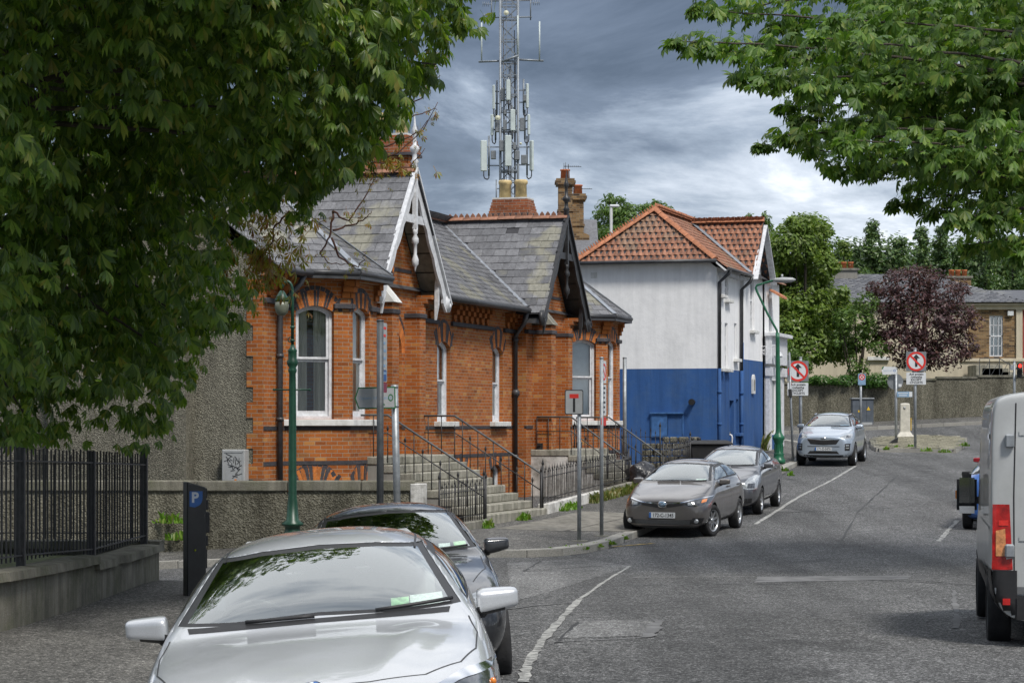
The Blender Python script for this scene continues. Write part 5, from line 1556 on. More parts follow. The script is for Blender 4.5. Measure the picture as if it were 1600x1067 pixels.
vb.bar(L3(cw1 + .1, wf + .01, CRE - .14), L3(CRS, wf + .012, CRZ - .10), .05, .20, up=(0, 1, 0))
for k in range(7): vb.box(.25 + k * .55, .31 + k * .55, -.30, -.002, se - .20, se - .10)
for k in range(4): vb.obox(gpl.M(.9 + k * .95, 7.34, .05), .12, .05, .10)
vb.build('bargeboard', M['white_paint'], corner)
val = MB(); strip(val, L3(cw0 - .05, .30, se + .05), L3(CRS, -2.0, CRZ), .16, .06); val.build('valley_lead', M['lead'], corner)
# small tiled porch roof further along and the ornamental wall lantern
pr = MB(); pr.add([sp.pt(.4, 6.85, .1), sp.pt(1.2, 6.85, .1), sp.pt(1.2, 6.6, .55), sp.pt(.4, 6.6, .55), sp.pt(.4, 6.78, .1), sp.pt(1.2, 6.78, .1), sp.pt(1.2, 6.52, .55), sp.pt(.4, 6.52, .55)],
      [(0, 3, 2, 1), (4, 5, 6, 7), (0, 1, 5, 4), (1, 2, 6, 5), (2, 3, 7, 6), (3, 0, 4, 7)]); pr.build('canopy_roof', M['ridge'], corner)
# ------------------------------------------------------------------ brown brick house behind, two chimney stacks
by = 86.0
def bx(px): return (px - 800) / F * by
def bz(py): return CZ - (py - HY) / F * by
bh = empty('brown_brick_house', (0, by, 0))
tag(bh, 'brown brick house with two tall chimney stacks between the villa roof and white gable', 'house')
MB().box(bx(835), bx(925), .3, 7, 0, bz(420)).build('brick_wall', M['brick_brown'], bh)
rf = MB()
q = [Vector((bx(826), .1, bz(425))), Vector((bx(938), .1, bz(425))), Vector((bx(938), 3.6, bz(330))), Vector((bx(826), 3.6, bz(330)))]
q2 = [Vector((bx(938), 7.1, bz(425))), Vector((bx(826), 7.1, bz(425))), q[3], q[2]]
for r_ in (q, q2): rf.add(r_ + [p - Vector((0, 0, .08)) for p in r_], [(0, 1, 2, 3), (7, 6, 5, 4), (0, 4, 5, 1), (1, 5, 6, 2), (3, 2, 6, 7), (0, 3, 7, 4)])
rf.build('roof', M['slate_far'], bh)
sb_ = MB()
sb_.prism([(bx(868), bz(425)), (bx(910), bz(425)), (bx(890), bz(342)), (bx(868), bz(342))], frame((0, .55, 0), (1, 0, 0), (0, 0, 1)), -1.0)
sb_.prism([(bx(884), bz(420)), (bx(926), bz(420)), (bx(924), bz(360)), (bx(906), bz(352)), (bx(886), bz(352))], frame((0, 2.2, 0), (1, 0, 0), (0, 0, 1)), -1.0)
sb_.build('gable_shoulder', M['brick_brown'], bh)
for (x0, x1, yy, zb_, zt) in ((873, 895, .62, 345, 286), (897, 915, 2.3, 360, 303)):
 sk = MB().box(bx(x0), bx(x1), yy, yy + .85, bz(zb_ + 20), bz(zt)).build('chimney', M['brick_brown'], bh)
 cpm = MB()
 for k in range(3): cpm.box(bx(x0) - .04 * (3 - abs(k - 1) * 1.0), bx(x1) + .04 * (3 - abs(k - 1)), yy - .09, yy + .94, bz(zt) + k * .075, bz(zt) + k * .075 + .072)
 cpm.box(bx(x0) - .04, bx(x1) + .04, yy - .04, yy + .89, bz(zt + 42), bz(zt + 39))
 cpm.build('capping', M['brick_brown'], sk)
 MB().lathe([(.17, 0), (.155, .30), (.18, .31), (.18, .36), (.12, .36), (.11, .1)], Matrix.Translation(((bx(x0) + bx(x1)) / 2, yy + .4, bz(zt) + .22)), 14).build('chimney_pot', M['terracotta'], sk)
for (x0, yy, zt, ln) in ((889, .9, 256, .85), (905, 2.6, 284, 1.0)):
 am = MB(); p = Vector((bx(x0), yy, bz(zt)))
 am.tube([p - Vector((0, 0, 1.2)), p + Vector((0, 0, .08))], .018, 6)
 am.tube([p + Vector((-.15, 0, 0)), p + Vector((ln * .55, 0, -.01))], .012, 5)
 for k in range(8): am.tube([p + Vector((-.12 + k * ln * .08, -.16, 0)), p + Vector((-.12 + k * ln * .08, .16, 0))], .008, 4)
 am.tube([p + Vector((-.10, 0, -.14)), p + Vector((-.10, 0, .14))], .01, 4); am.tube([p + Vector((-.16, 0, -.12)), p + Vector((-.16, 0, .12))], .01, 4)
 am.build('aerial', M['galv_dark'], bh)
# ------------------------------------------------------------------ far garden wall and villa behind it
fw = empty('garden_wall', (0, 100, 0))
tag(fw, 'long tall rough-dashed garden wall across the end of the street', 'wall')
mb = MB(); P = []
for k in range(31):
 x = -30 + k * 2.6
 zt = 2.25 + (HY - (600 - 12 * sstep(1200, 1600, 800 + F * x / 100))) / F * 100
 P.append([(x, 100.25, 0), (x, 100.25, zt), (x, 100.6, zt), (x, 100.6, 0)])
mb.grid([[(x, y - 100, z) for x, y, z in r] for r in P], 0, False)
mb.build('wall_body', M['dash_wall'], fw)
for k in range(46):
 x = -30 + k * 1.7
 z0 = 2.25 + (HY - (600 - 12 * sstep(1200, 1600, 800 + F * x / 100))) / F * 100
 MB().box(x + .01, x + 1.69, .2, .66, z0 - .0, z0 + .09 + random.uniform(-.01, .01)).build('coping_stone', M['conc_wall'], fw)
# cream villa behind the wall: brick upper storey with cornice, slate hip roof, two stacks
vy = 112.0
def vx(px): return (px - 800) / F * vy
def vz(py): return CZ - (py - HY) / F * vy
va = empty('cream_villa', (0, vy, 0))
tag(va, 'brown brick villa with cream plinth, cornice and slate hipped roof behind the garden wall', 'house')
class VP(Plane):
 pass
fp = Plane((vx(1225), 0), (vx(1598), 0))
fp.out = Vector((0, -1, 0));
L_ = fp.len
def vu(px): return vx(px) - vx(1225)
win = [vu(1546), vu(1567), vz(557), vz(493)]
mb = MB(); wall(mb, fp, [(0, 1.5), (L_, 1.5), (L_, vz(562)), (0, vz(562))], [], .1, 0, .05); mb.build('plinth_wall', M['cream'], va)
mb = MB(); wall(mb, fp, [(vu(1512), vz(562)), (L_, vz(562)), (L_, vz(484)), (vu(1512), vz(484))], [opening(win[0], win[1], win[2], win[3], 0)], .15); mb.build('brick_wall', M['brick_brown'], va)
mb = MB(); wall(mb, fp, [(0, vz(562)), (vu(1512), vz(562)), (vu(1512), vz(484)), (0, vz(484))], [], .1, 0, .04); mb.build('render_wall', M['cream'], va)
for sx_ in (vx(1225), vx(1598)):
 pass
mb = MB().box(vx(1598) - .02, vx(1598), .02, 9, 1.5, vz(484)).box(vx(1225), vx(1225) + .02, .02, 9, 1.5, vz(484)).box(vx(1225), vx(1598), 8.98, 9, 1.5, vz(484)); mb.build('side_wall', M['brick_brown'], va)
co_ = MB(); co_.box(vx(1225) - .1, vx(1598) + .15, -.12, .3, vz(484), vz(478)); co_.box(vx(1225) - .2, vx(1598) + .25, -.25, .3, vz(478), vz(474)); co_.box(vx(1587), vx(1597), -.10, .05, vz(562), vz(484)); co_.box(vx(1500), vx(1598) + .1, -.14, .05, vz(565), vz(560))
co_.build('cornice', M['cream'], va, bevel=.015)
fm = MB(); W0, W1_ = win[0], win[1]
wall(fm, fp, [(W0, win[2]), (W1_, win[2]), (W1_, win[3]), (W0, win[3])], [[(W0 + .06, win[2] + .06), (W1_ - .06, win[2] + .06), (W1_ - .06, win[3] - .06), (W0 + .06, win[3] - .06)]], .1, 0, -.05)
zmid = (win[2] + win[3]) / 2
fm.obox(fp.M((W0 + W1_) / 2, zmid, -.08), W1_ - W0, .06, .06)
fm.obox(fp.M((W0 + W1_) / 2, zmid + .5, -.09), W1_ - W0, .03, .04); fm.obox(fp.M((W0 + W1_) / 2, zmid - .45, -.09), W1_ - W0, .03, .04)
for k in (1, 2): fm.obox(fp.M(W0 + (W1_ - W0) * k / 3, zmid, -.09), .03, win[3] - win[2], .04)
f = fm.build('window', M['white_paint'], va)
MB().obox(fp.M((W0 + W1_) / 2, zmid, -.13), W1_ - W0, win[3] - win[2], .01).build('pane', M['glass'], f)
MB().obox(fp.M((W0 + W1_) / 2, zmid - .4, -.3), W1_ - W0, (win[3] - win[2]) * .55, .01).build('curtain', M['blind'], f)
MB().obox(fp.M((W0 + W1_) / 2, zmid, -.9), W1_ - W0 + 1, (win[3] - win[2]) + 1, .01).build('room_wall', M['dark'], f)
MB().obox(fp.M(vu(1578), vz(490), .1), .28, .22, .16).build('alarm_box', M['sign_white'], va, bevel=.02)
fm = MB().obox(fp.M(vu(1347), vz(596), .06), .62, .5, .06); fm.obox(fp.M(vu(1347), vz(602), .10), .44, .3, .04); fm.build('basement_window', M['plastic'], va)
MB().obox(fp.M(vu(1372), vz(560), .12), 1.0, .16, .16).build('window_sill', M['sill'], va)
# roof
rb = vz(473)
e0_, e1_ = vx(1215), vx(1604); dpt = 9.4
r0, r1 = Vector((vx(1330), 4.6, vz(428) + .25)), Vector((vx(1480), 4.6, vz(428) + .25))
base = [Vector((e0_, -.4, rb)), Vector((e1_, -.4, rb)), Vector((e1_, dpt, rb)), Vector((e0_, dpt, rb))]
rf = MB(); rf.add(base + [r0, r1], [(0, 1, 5, 4), (1, 2, 5), (2, 3, 4, 5), (3, 0, 4), (3, 2, 1, 0)]); rf.build('roof_deck', M['slate_far'], va)
VS = Slates()
u = Vector((1, 0, 0)); v = (r0 - base[0]); v = v - u * v.dot(u); v.normalize()
VS.lay(base[0], u, v, [((p - base[0]).dot(u), (p - base[0]).dot(v)) for p in (base[0], base[1], r1, r0)], .36, .25, .012)
u2 = Vector((0, 1, 0)); nn = (base[2] - base[1]).cross(r1 - base[1]); v2 = nn.cross(u2).normalized()
VS.lay(base[1], u2, v2, [((p - base[1]).dot(u2), (p - base[1]).dot(v2)) for p in (base[1], base[2], r1)], .36, .25, .012)
VS.finish(va, 'slate', M['slate_far'], slate_mesh('slate', M['slate_far']), 60, Matrix.Translation((0, vy, 0)))
for (pa, pb, pt, yy, mat_) in ((1318, 1358, 414, 4.2, 'grey_render'), (1512, 1550, 424, 5.5, 'brick_brown')):
 m = MB().box(vx(pa), vx(pb), yy - .4, yy + .5, vz(478), vz(pt)); st = m.build('chimney', M[mat_], va)
 MB().box(vx(pa) - .08, vx(pb) + .08, yy - .48, yy + .58, vz(pt), vz(pt) + .09).build('capping', M['conc'], st)
 for k in range(3):
  xx = vx(pa) + (k + .8) * (vx(pb) - vx(pa)) / 3.6
  MB().lathe([(.135, 0), (.12, .26), (.14, .27), (.14, .32), (.09, .32), (.09, .1)], Matrix.Translation((xx, yy, vz(pt) + .09)), 12).build('chimney_pot', M['terracotta'], st)
# side steps with thin rails, and the annexe beyond
sr = MB()
for k in range(7): sr.box(vx(1510) + k * .27, vx(1550) + k * .27, -2.4, -.3, vz(612), vz(572) - k * .16)
sr.build('garden_steps', M['step'], va)
rl = MB()
for k in range(7):
 x = vx(1515) + k * .45; rl.bar((x, -2.4, vz(600) - k * .05), (x, -2.4, vz(563) - max(0, k - 2) * .17), .03)
 if k < 6: rl.bar((x, -2.4, vz(592)), (x + .45, -2.4, vz(566) - max(0, k - 2) * .17), .02)
rl.bar((vx(1515), -2.4, vz(562)), (vx(1545), -2.4, vz(562)), .035); rl.bar((vx(1545), -2.4, vz(562)), (vx(1592), -2.4, vz(590)), .035)
rl.build('step_railing', M['galv_dark'], va)
an = empty('side_house', (0, 114, 0)); tag(an, 'slate-roofed house with a red wall at the right edge behind the garden wall', 'house')
def ax(px): return (px - 800) / F * 114
def az_(py): return CZ - (py - HY) / F * 114
MB().box(ax(1599), ax(1760), .2, 8, 1.5, az_(476)).build('wall', plain('red_painted_wall', (.30, .055, .045), .8, var=.2), an)
rf = MB(); b0 = [Vector((ax(1568), -.2, az_(475))), Vector((ax(1780), -.2, az_(475))), Vector((ax(1780), 8.4, az_(475))), Vector((ax(1568), 8.4, az_(475)))]
rf.add(b0 + [Vector((ax(1552), 4.2, az_(449) + .1)), Vector((ax(1780), 4.2, az_(449) + .1))], [(0, 1, 5, 4), (2, 3, 4, 5), (1, 2, 5), (3, 0, 4), (3, 2, 1, 0)]); rf.build('roof', M['slate_far'], an)
# ------------------------------------------------------------------ near garden wall with railings
NEARW = [(-5.9, 5), (-5.28, 20), (-4.78, 29.2), (-4.70, 32.0)]
def near_x(y):
 for (x0, y0), (x1, y1) in zip(NEARW, NEARW[1:]):
  if y <= y1: return x0 + (x1 - x0) * (y - y0) / (y1 - y0)
 return NEARW[-1][0]
nw = empty('low_garden_wall', (0, 0, 0))
tag(nw, 'low stained concrete wall with broken flat coping along the near pavement', 'wall')
def near_top(y): return CZ - (HY_top(y) - HY) / F * y
def HY_top(y): return 0
def wz(y): return G(near_x(y), y) + .12 + .70 - .10 * sstep(22, 31, y) - (.075 if y > 28.05 else 0)
mb = MB(); ys = list(np.linspace(6, 32.2, 40))
rows = [[(near_x(y), y, G(near_x(y), y) - .4), (near_x(y) + random.uniform(-.006, .006), y, wz(y) - .05), (near_x(y) - .26, y, wz(y) - .05), (near_x(y) - .26, y, -.6)] for y in ys]
mb.grid(rows, 0, False)
mb.add([rows[-1][i] for i in range(4)], [(0, 1, 2, 3)])
mb.build('wall_body', M['conc_wall'], nw)
y = 6.0
for yend in (9.5, 13.2, 16.8, 20.4, 24.0, 28.05, 32.3):
 mb = MB(); n = 10; rows = []
 for k in range(n + 1):
  yy = y + .008 + (yend - y - .016) * k / n
  x0, x1 = near_x(yy) + .075 + random.uniform(-.012, .012) - (.07 if (yend == 32.3 and k == 3) else 0), near_x(yy) - .34
  z = wz(yy)
  rows.append([(x0, yy, z - .085), (x0 - .015, yy, z + .005), (x0 - .20, yy, z + .02), (x1, yy, z), (x1, yy, z - .09), (x0, yy, z - .085)])
 mb.grid(rows, 0, False)
 mb.add(rows[0][:5], [(4, 3, 2, 1, 0)]); mb.add(rows[-1][:5], [(0, 1, 2, 3, 4)])
 mb.build('coping_stone', M['conc_wall'], nw); y = yend
# return of the wall round the corner
MB().box(-9.5, -4.72, 32.06, 32.34, -.8, .60).build('wall_return', M['conc_wall'], nw)
MB().box(-9.5, -4.66, 31.98, 32.42, .60, .70).build('coping_stone', M['conc_wall'], nw)
rl = empty('garden_railing', (0, 0, 0))
tag(rl, 'row of black iron railings standing on the low wall in front of the dark chestnut', 'railing')
barm = MB().box(-.009, .009, -.009, .009, 0, 1.0).mesh('bar', M['iron'])
def rtop(y): return CZ - (697 + (710 - 697) * (y - 24) / 8.3 - HY) / F * y
y = 12.0; k = 0
while y < 31.9:
 x = near_x(y) - .15; zb = wz(y) + .07
 lean = random.gauss(0, .010)
 link('bar', barm, rl, Matrix.Translation((x, y, zb)) @ Matrix.Rotation(lean, 4, 'X') @ Matrix.Diagonal((1, 1, rtop(y) - zb + random.uniform(-.012, .012), 1)))
 y += .172; k += 1
for (ya, yb) in ((12, 18.2), (18.2, 25.35), (25.35, 28.6), (28.6, 31.95)):
 for h in ('t', 'b'):
  f_ = (lambda yy: rtop(yy) - .14) if h == 't' else (lambda yy: wz(yy) + .13)
  MB().bar((near_x(ya) - .15, ya, f_(ya)), (near_x(yb) - .15, yb, f_(yb)), .04, .016).build('rail', M['iron'], rl)
for yy, tall in ((12, .0), (18.2, .0), (25.35, .0), (28.6, .0), (31.95, .08)):
 x = near_x(yy) - .16
 MB().box(x - .045, x + .045, yy - .045, yy + .045, wz(yy) - .02, rtop(yy) + tall).build('post', M['iron'], rl, bevel=.008)
for k in range(18):     # return panel
 x = -4.95 - k * .115
 link('bar', barm, rl, Matrix.Translation((x, 32.2, .72)) @ Matrix.Diagonal((1, 1, 1.12, 1)))
for z in (.80, 1.72): MB().bar((-4.87, 32.2, z), (-7.0, 32.2, z), .04, .016).build('rail', M['iron'], rl)
# ------------------------------------------------------------------ posts, lamps, signs
def base_z(x, y, paved=True):
 return (far_z((x, y)) if paved else G(x, y))
def post(name, label, cat, p, h, r=.038, mat='galv', group=None, lean=(0, 0)):
 t = empty(name, p, rx=lean[0], ry=lean[1])
 tag(t, label, cat, group)
 m = MB().tube([(0, 0, -.15), (0, 0, h)], r, 12); m.lathe([(r + .004, 0), (r + .004, .03), (0, .04)], Matrix.Translation((0, 0, h - .005)), 12); m.build('post', M[mat], t)
 MB().lathe([(.16, 0), (.15, .012), (0, .013)], Matrix.Rotation(.3, 4, 'Z'), 14).build('footing', M['conc'], t)
 return t
def face(px=0, pz=0, d=-.045, yaw=0.0):
 """matrix of a plate facing the camera side, centred at local (px, pz)"""
 return Matrix.Rotation(yaw, 4, 'Z') @ frame((px, d, pz), (1, 0, 0), (0, 0, 1))
def rrect(w, h, r, n=4):
 o = []
 for cx_, cy_, a0 in ((w / 2 - r, h / 2 - r, 0), (-w / 2 + r, h / 2 - r, 90), (-w / 2 + r, -h / 2 + r, 180), (w / 2 - r, -h / 2 + r, 270)):
  for k in range(n + 1):
   a = R(a0 + 90 * k / n); o.append((cx_ + r * math.cos(a), cy_ + r * math.sin(a)))
 return o
def plate(parent, name, M_, w, h, r, th, mat, name_mat=None):
 return MB().prism(rrect(w, h, r), M_, th).build(name, M[mat], parent)
def ring(mb_, M_, r0, r1, th, n=36):
 V = []
 for k in range(n):
  a = 2 * math.pi * k / n
  for r in (r0, r1):
   for z in (0, th): V.append(M_ @ Vector((r * math.cos(a), r * math.sin(a), z)))
 fs = []
 for k in range(n):
  a, c = k * 4, ((k + 1) % n) * 4
  fs += [(a + 1, a + 3, c + 3, c + 1), (a + 2, c + 2, c + 3, a + 3), (a, a + 1, c + 1, c), (a, c, c + 2, a + 2)]
 mb_.add(V, fs)
 return mb_
T = lambda x, y, z=0: Matrix.Translation((x, y, z))
RZm = lambda a: Matrix.Rotation(a, 4, 'Z')
# no-through-road sign
p = at(905, 851, 43.6); p.z = base_z(p.x, p.y)
t = post('road_sign', 'no through road sign: red bar and black stem on a white plate with black border', 'road sign', p, 2.48, .036)
F0 = face(-.10, 2.52 - .02, -.05, .08)
pb = plate(t, 'sign_plate', F0, .335, .445, .035, .012, 'sign_black')
plate(t, 'sign_face', F0 @ T(0, 0, .0125), .305, .415, .025, .002, 'sign_grey').parent = pb
MB().obox(F0 @ T(.0, .11, .0155), .165, .075, .002).build('red_bar', M['sign_red'], pb)
MB().obox(F0 @ T(.0, -.055, .0155), .042, .25, .002).build('black_stem', M['sign_black'], pb)
# speed/parking plate seen nearly edge-on
p = at(940, 838, 45.4); p.z = base_z(p.x, p.y)
t = post('parking_sign', 'narrow parking plate seen almost edge-on above a thin grey pole before the far bay', 'road sign', p, 3.33, .036)
yaw = R(68)
F0 = face(0, 2.92, -.05, 0) @ Matrix()
def side_plate(t, zc, w_, h_, yaw, mat, off=.20):
 Mx = Matrix.Rotation(yaw, 4, 'Z') @ frame((off, -.0, zc), (1, 0, 0), (0, 0, 1))
 o = MB().prism(rrect(w_, h_, .03), Mx, .012).build('sign_plate', M[mat], t)
 return o, Mx @ T(0, 0, .013)
sp1, Mx = side_plate(t, 3.08, .36, .42, R(74), 'sign_white', .14)
ring(MB(), Mx, .12, .16, .003).build('red_ring', M['sign_red'], sp1)
MB().obox(Mx @ RZm(.78), .04, .26, .003).build('red_slash', M['sign_red'], sp1)
sp2, Mx = side_plate(t, 2.55, .36, .58, R(74), 'sign_white', .14)
for k in range(6): MB().obox(Mx @ T(0, .23 - k * .09, .002), .2 - .05 * (k % 3), .035, .002).build('text_line', M['sign_black'], sp2)
sp3, Mx = side_plate(t, 2.15, .36, .16, R(74), 'sign_red', .14)
# direction finger sign and dark post in front of the near bay
p = at(622, 868, 42.4); p.z = base_z(p.x, p.y)
t = post('direction_sign', 'leaning grey pole carrying a grey green-edged finger sign pointing left', 'road sign', p, CZ - (604 - HY) / F * 42.4 - p.z, .062, lean=(0, R(-1.3)))
hz = CZ - (621 - HY) / F * 42.4 - p.z
outl = [(-.70, .0), (-.63, .19), (.02, .19), (.02, -.19), (-.63, -.19)]
FM = frame((.0, -.085, hz), (1, 0, 0), (0, 0, 1))
fb = MB().prism(outl, FM, .03).build('finger_board', M['sign_green'], t)
MB().prism([(-.675, 0), (-.617, .168), (.0, .168), (.0, -.168), (-.617, -.168)], FM @ T(0, 0, .0305), .002).build('board_face', M['sign_grey'], fb)
text_mesh('lettering', 'Citizens Information', .082, M['sign_cyan'], fb, FM @ T(-.335, .0, .0335), sx=.86)
ring(MB(), FM @ T(-.065, .0, .0335) @ Matrix.Diagonal((.72, 1, 1, 1)), .042, .062, .002, 24).build('ring_mark', M['sign_green'], fb)
MB().prism([(-.02, -.035), (.025, 0), (-.02, .035)], FM @ T(-.19, -.12, .0335), .002).build('arrow_mark', M['sign_green'], fb)
for z in (.17, -.17): MB().lathe([(.068, 0), (.068, .04)], Matrix.Translation((0, 0, hz + z)), 12).build('clamp', M['galv'], t)
p = at(594, 872, 41.6); p.z = base_z(p.x, p.y)
t = post('sign_post', 'tall dark grey post with an edge-on bilingual plate in front of the near bay', 'sign post', p, CZ - (502 - HY) / F * 41.6 - p.z, .060, 'galv_dark')
h_ = CZ - (560 - HY) / F * 41.6 - p.z
sp1, Mx = side_plate(t, h_ + .11, .34, 1.02, R(76), 'sign_grey', .19)
for k in range(7): MB().obox(Mx @ T(0, .42 - k * .13, .002), .24 - .05 * (k % 3), .045, .002).build('text_line', M['sign_red' if k < 2 else 'sign_cyan'], sp1)
sp3, Mx = side_plate(t, h_ - .50, .34, .17, R(76), 'sign_maroon', .19)
sp4, Mx = side_plate(t, h_ - .29, .30, .20, R(76), 'sign_blue', .19)
# curved-neck lamp beside the side street
p = at(457, 868, 42.0); p.z = base_z(p.x, p.y) - .02
Hh = CZ - (437 - HY) / F * 42.0 - p.z
t = empty('street_lamp', p); tag(t, 'slender dark green street lamp with crook neck and ladder bar at the near bay', 'street lamp', 'green cast street lamps')
zb = CZ - (580 - HY) / F * 42.0 - p.z
m = MB().lathe([(.22, 0), (.22, .10), (.17, .18), (.15, .40), (.13, .44), (.13, .50), (.19, .53), (.19, .56), (.11, .62), (.085, .95), (.075, 1.0), (.062, zb - .25), (.058, zb - .04), (.075, zb), (.075, zb + .03), (.06, zb + .06), (.095, zb + .12), (.10, zb + .17), (.075, zb + .21), (.075, zb + .34), (.085, zb + .36), (.05, zb + .40), (.03, zb + .46)], None, 16)
m.build('column', M['green_dark'], t)
MB().tube([(-.32, 0, zb - .32), (.30, 0, zb - .32)], .014, 8).lathe([(0, -.03), (.03, 0), (0, .03)], Matrix.Translation((-.32, 0, zb - .32)), 8).lathe([(0, -.03), (.03, 0), (0, .03)], Matrix.Translation((.30, 0, zb - .32)), 8).build('ladder_bar', M['green_dark'], t)
neck = [(0, 0, zb + .42), (0, 0, Hh - .35)]
for a in np.linspace(0, math.pi * .92, 9): neck.append((-.09 + .09 * math.cos(a) + .0, 0, Hh - .20 + .17 * math.sin(a)))
MB().tube(neck, [.028] * 2 + [.024] * 9, 8).build('crook_neck', M['green_dark'], t)
sc_ = [(-.02 + .0 - .07 * math.sin(a) * (1 - a / 9), 0, Hh - 1.05 + .06 * math.cos(a) * (1 - a / 9)) for a in np.linspace(0, 6, 16)]
MB().tube(sc_, .009, 5).build('scroll', M['green_dark'], t)
for z in (Hh - .85, Hh - 1.08): MB().lathe([(.03, 0), (.05, .02), (.03, .05)], Matrix.Translation((0, 0, z)), 10).build('collar', M['green_dark'], t)
ln_ = MB().lathe([(.03, .06), (.06, .02), (.10, -.05), (.125, -.10), (.12, -.13)], Matrix.Translation((-.185, 0, Hh - .25)), 14).build('lamp_hood', M['green_dark'], t)
MB().lathe([(.115, -.13), (.125, -.22), (.105, -.32), (.06, -.37), (0, -.38)], Matrix.Translation((-.185, 0, Hh - .25)), 14).build('lamp_glass', plain('lamp_diffuser', (.15, .16, .12), .3, var=.2), t)
# tall green lamp by the shop
p = at(1217, 731, 74.6); p.z = base_z(p.x, p.y)
t = empty('street_lamp', p, rz=R(-13), ry=R(-.6)); tag(t, 'tall bright green street lamp with cast base and swan neck beyond the blue wall', 'street lamp', 'green cast street lamps')
Y_ = 74.6; zz = lambda py: CZ - (py - HY) / F * Y_ - p.z
MB().lathe([(.20, 0), (.20, .12), (.155, .16), (.15, .26), (.16, .30), (.13, .34), (.125, .62), (.15, .66), (.15, .70), (.185, .76), (.19, .82), (.14, .88), (.10, .95), (.085, 1.1), (.062, zz(530)), (.06, zz(520))], None, 18).build('column', M['green_paint'], t)
for k in range(8):
 a = k * math.pi / 4
 MB().obox(Matrix.Translation((.128 * math.cos(a), .128 * math.sin(a), .48)) @ RZm(a), .02, .06, .24).build('flute', M['green_paint'], t)
MB().tube([(0, 0, zz(525)), (-.02, 0, zz(516)), (-.30, 0, zz(490)), (-.62, 0, zz(455)), (-.66, 0, zz(449)), (-.62, 0, zz(445)), (-.1, 0, zz(438)), (.10, 0, zz(437))], .035, 8).build('swan_neck', M['green_paint'], t)
hd = MB().lathe([(0, -.09), (.16, -.07), (.24, -.02), (.25, .02), (.18, .07), (0, .09)], Matrix.Translation((.22, 0, zz(438))) @ Matrix.Diagonal((1.45, .62, 1, 1)), 16)
hd.lathe([(.035, 0), (.035, .10), (0, .12)], Matrix.Translation((.16, 0, zz(438) + .07)), 8); hd.build('lamp_head', M['sign_grey'], t)
# ornamental white lantern on a bracket of the shop corner
t = empty('wall_lantern', at(1216, 560, 82.0)); tag(t, 'white ornamental lantern on a scrolled bracket at the shop corner', 'lantern')
MB().lathe([(.05, -.30), (.09, -.24), (.13, .02), (.14, .06), (.16, .08)], None, 6, smooth=False).build('lantern_glass', M['sign_white'], t)
MB().lathe([(.17, .08), (.12, .18), (.05, .24), (.03, .30), (.05, .34), (.02, .38), (0, .46)], None, 6, smooth=False).build('lantern_top', M['white_paint'], t)
m = MB().tube([(0, 0, .36), (-.05, 0, .44), (-.6, .12, .40)], .022, 6).tube([(-.58, .12, -.10), (-.58, .12, .50)], .03, 6)
for c_, r_ in ((-.42, .10), (-.26, .07), (-.50, .06)): m.tube([(c_ + r_ * math.cos(a), .08, .22 + r_ * math.sin(a)) for a in np.linspace(0, 6.28, 13)], .012, 5)
m.build('bracket', M['white_paint'], t)
# straight-ahead prohibition signs
def no_ahead(name, label, p, h, px_off, group=None):
 t = post(name, label, 'road sign', p, h, .05, group=group)
 FM = face(px_off, h - .44, -.07)
 o = plate(t, 'sign_plate', FM, .70, .68, .02, .012, 'sign_back')
 MB().lathe([(0, 0), (.31, 0), (.31, .003), (0, .003)], FM @ T(0, 0, .0125), 32).build('sign_disc', M['sign_white'], o)
 MB().obox(FM @ T(0, -.02, .0165), .085, .34, .002).build('arrow_stem', M['sign_black'], o)
 MB().prism([(-.13, .0), (.13, .0), (0, .14)], FM @ T(0, .11, .0165), .002).build('arrow_head', M['sign_black'], o)
 ring(MB(), FM @ T(0, 0, .0175), .265, .335, .004).build('red_ring', M['sign_red'], o)
 MB().obox(FM @ T(0, 0, .0195) @ RZm(R(-45)), .55, .065, .003).build('red_slash', M['sign_red'], o)
 F2 = face(px_off, h - 1.03, -.07)
 o2 = plate(t, 'lower_plate', F2, .68, .42, .015, .012, 'sign_white')
 for k, (s_, sh) in enumerate((('Ach amháin', .25), ('rothaithe', .25), ('EXCEPT', 0), ('CYCLISTS', 0))):
  text_mesh('lettering', s_, .105, M['sign_black'], o2, F2 @ T(0, .145 - k * .096, .0135), shear=sh, bold=.003)
 return t
Yl = 79.5; p = at(1251, 705, Yl); p.z = base_z(p.x, p.y)
no_ahead('road_sign', 'no straight ahead sign on a pole behind the silver car by the green lamp', p, CZ - (559 - HY) / F * Yl - p.z, -.10, 'no straight ahead signs')
p = ground_hit(1430, 700, .14);
no_ahead('road_sign', 'no straight ahead sign standing on the traffic island under the purple tree', p, CZ - (545 - HY) / F * p.y - p.z, .02, 'no straight ahead signs')
Yl = 76.0; p = at(1239, 714, Yl); p.z = base_z(p.x, p.y)
t = post('sign_post', 'leaning thin grey post with edge-on plate and black box beside the no ahead sign', 'sign post', p, CZ - (552 - HY) / F * Yl - p.z, .035, lean=(0, R(-2.0)))
hh = CZ - (552 - HY) / F * Yl - p.z
sp1, Mx = side_plate(t, hh - .42, .34, .80, R(78), 'sign_grey', .12); sp2, Mx = side_plate(t, hh - .95, .3, .16, R(78), 'sign_red', .14)
MB().obox(T(-.02, -.05, hh - 1.25), .11, .10, .26).build('control_box', M['plastic'], t, bevel=.015)
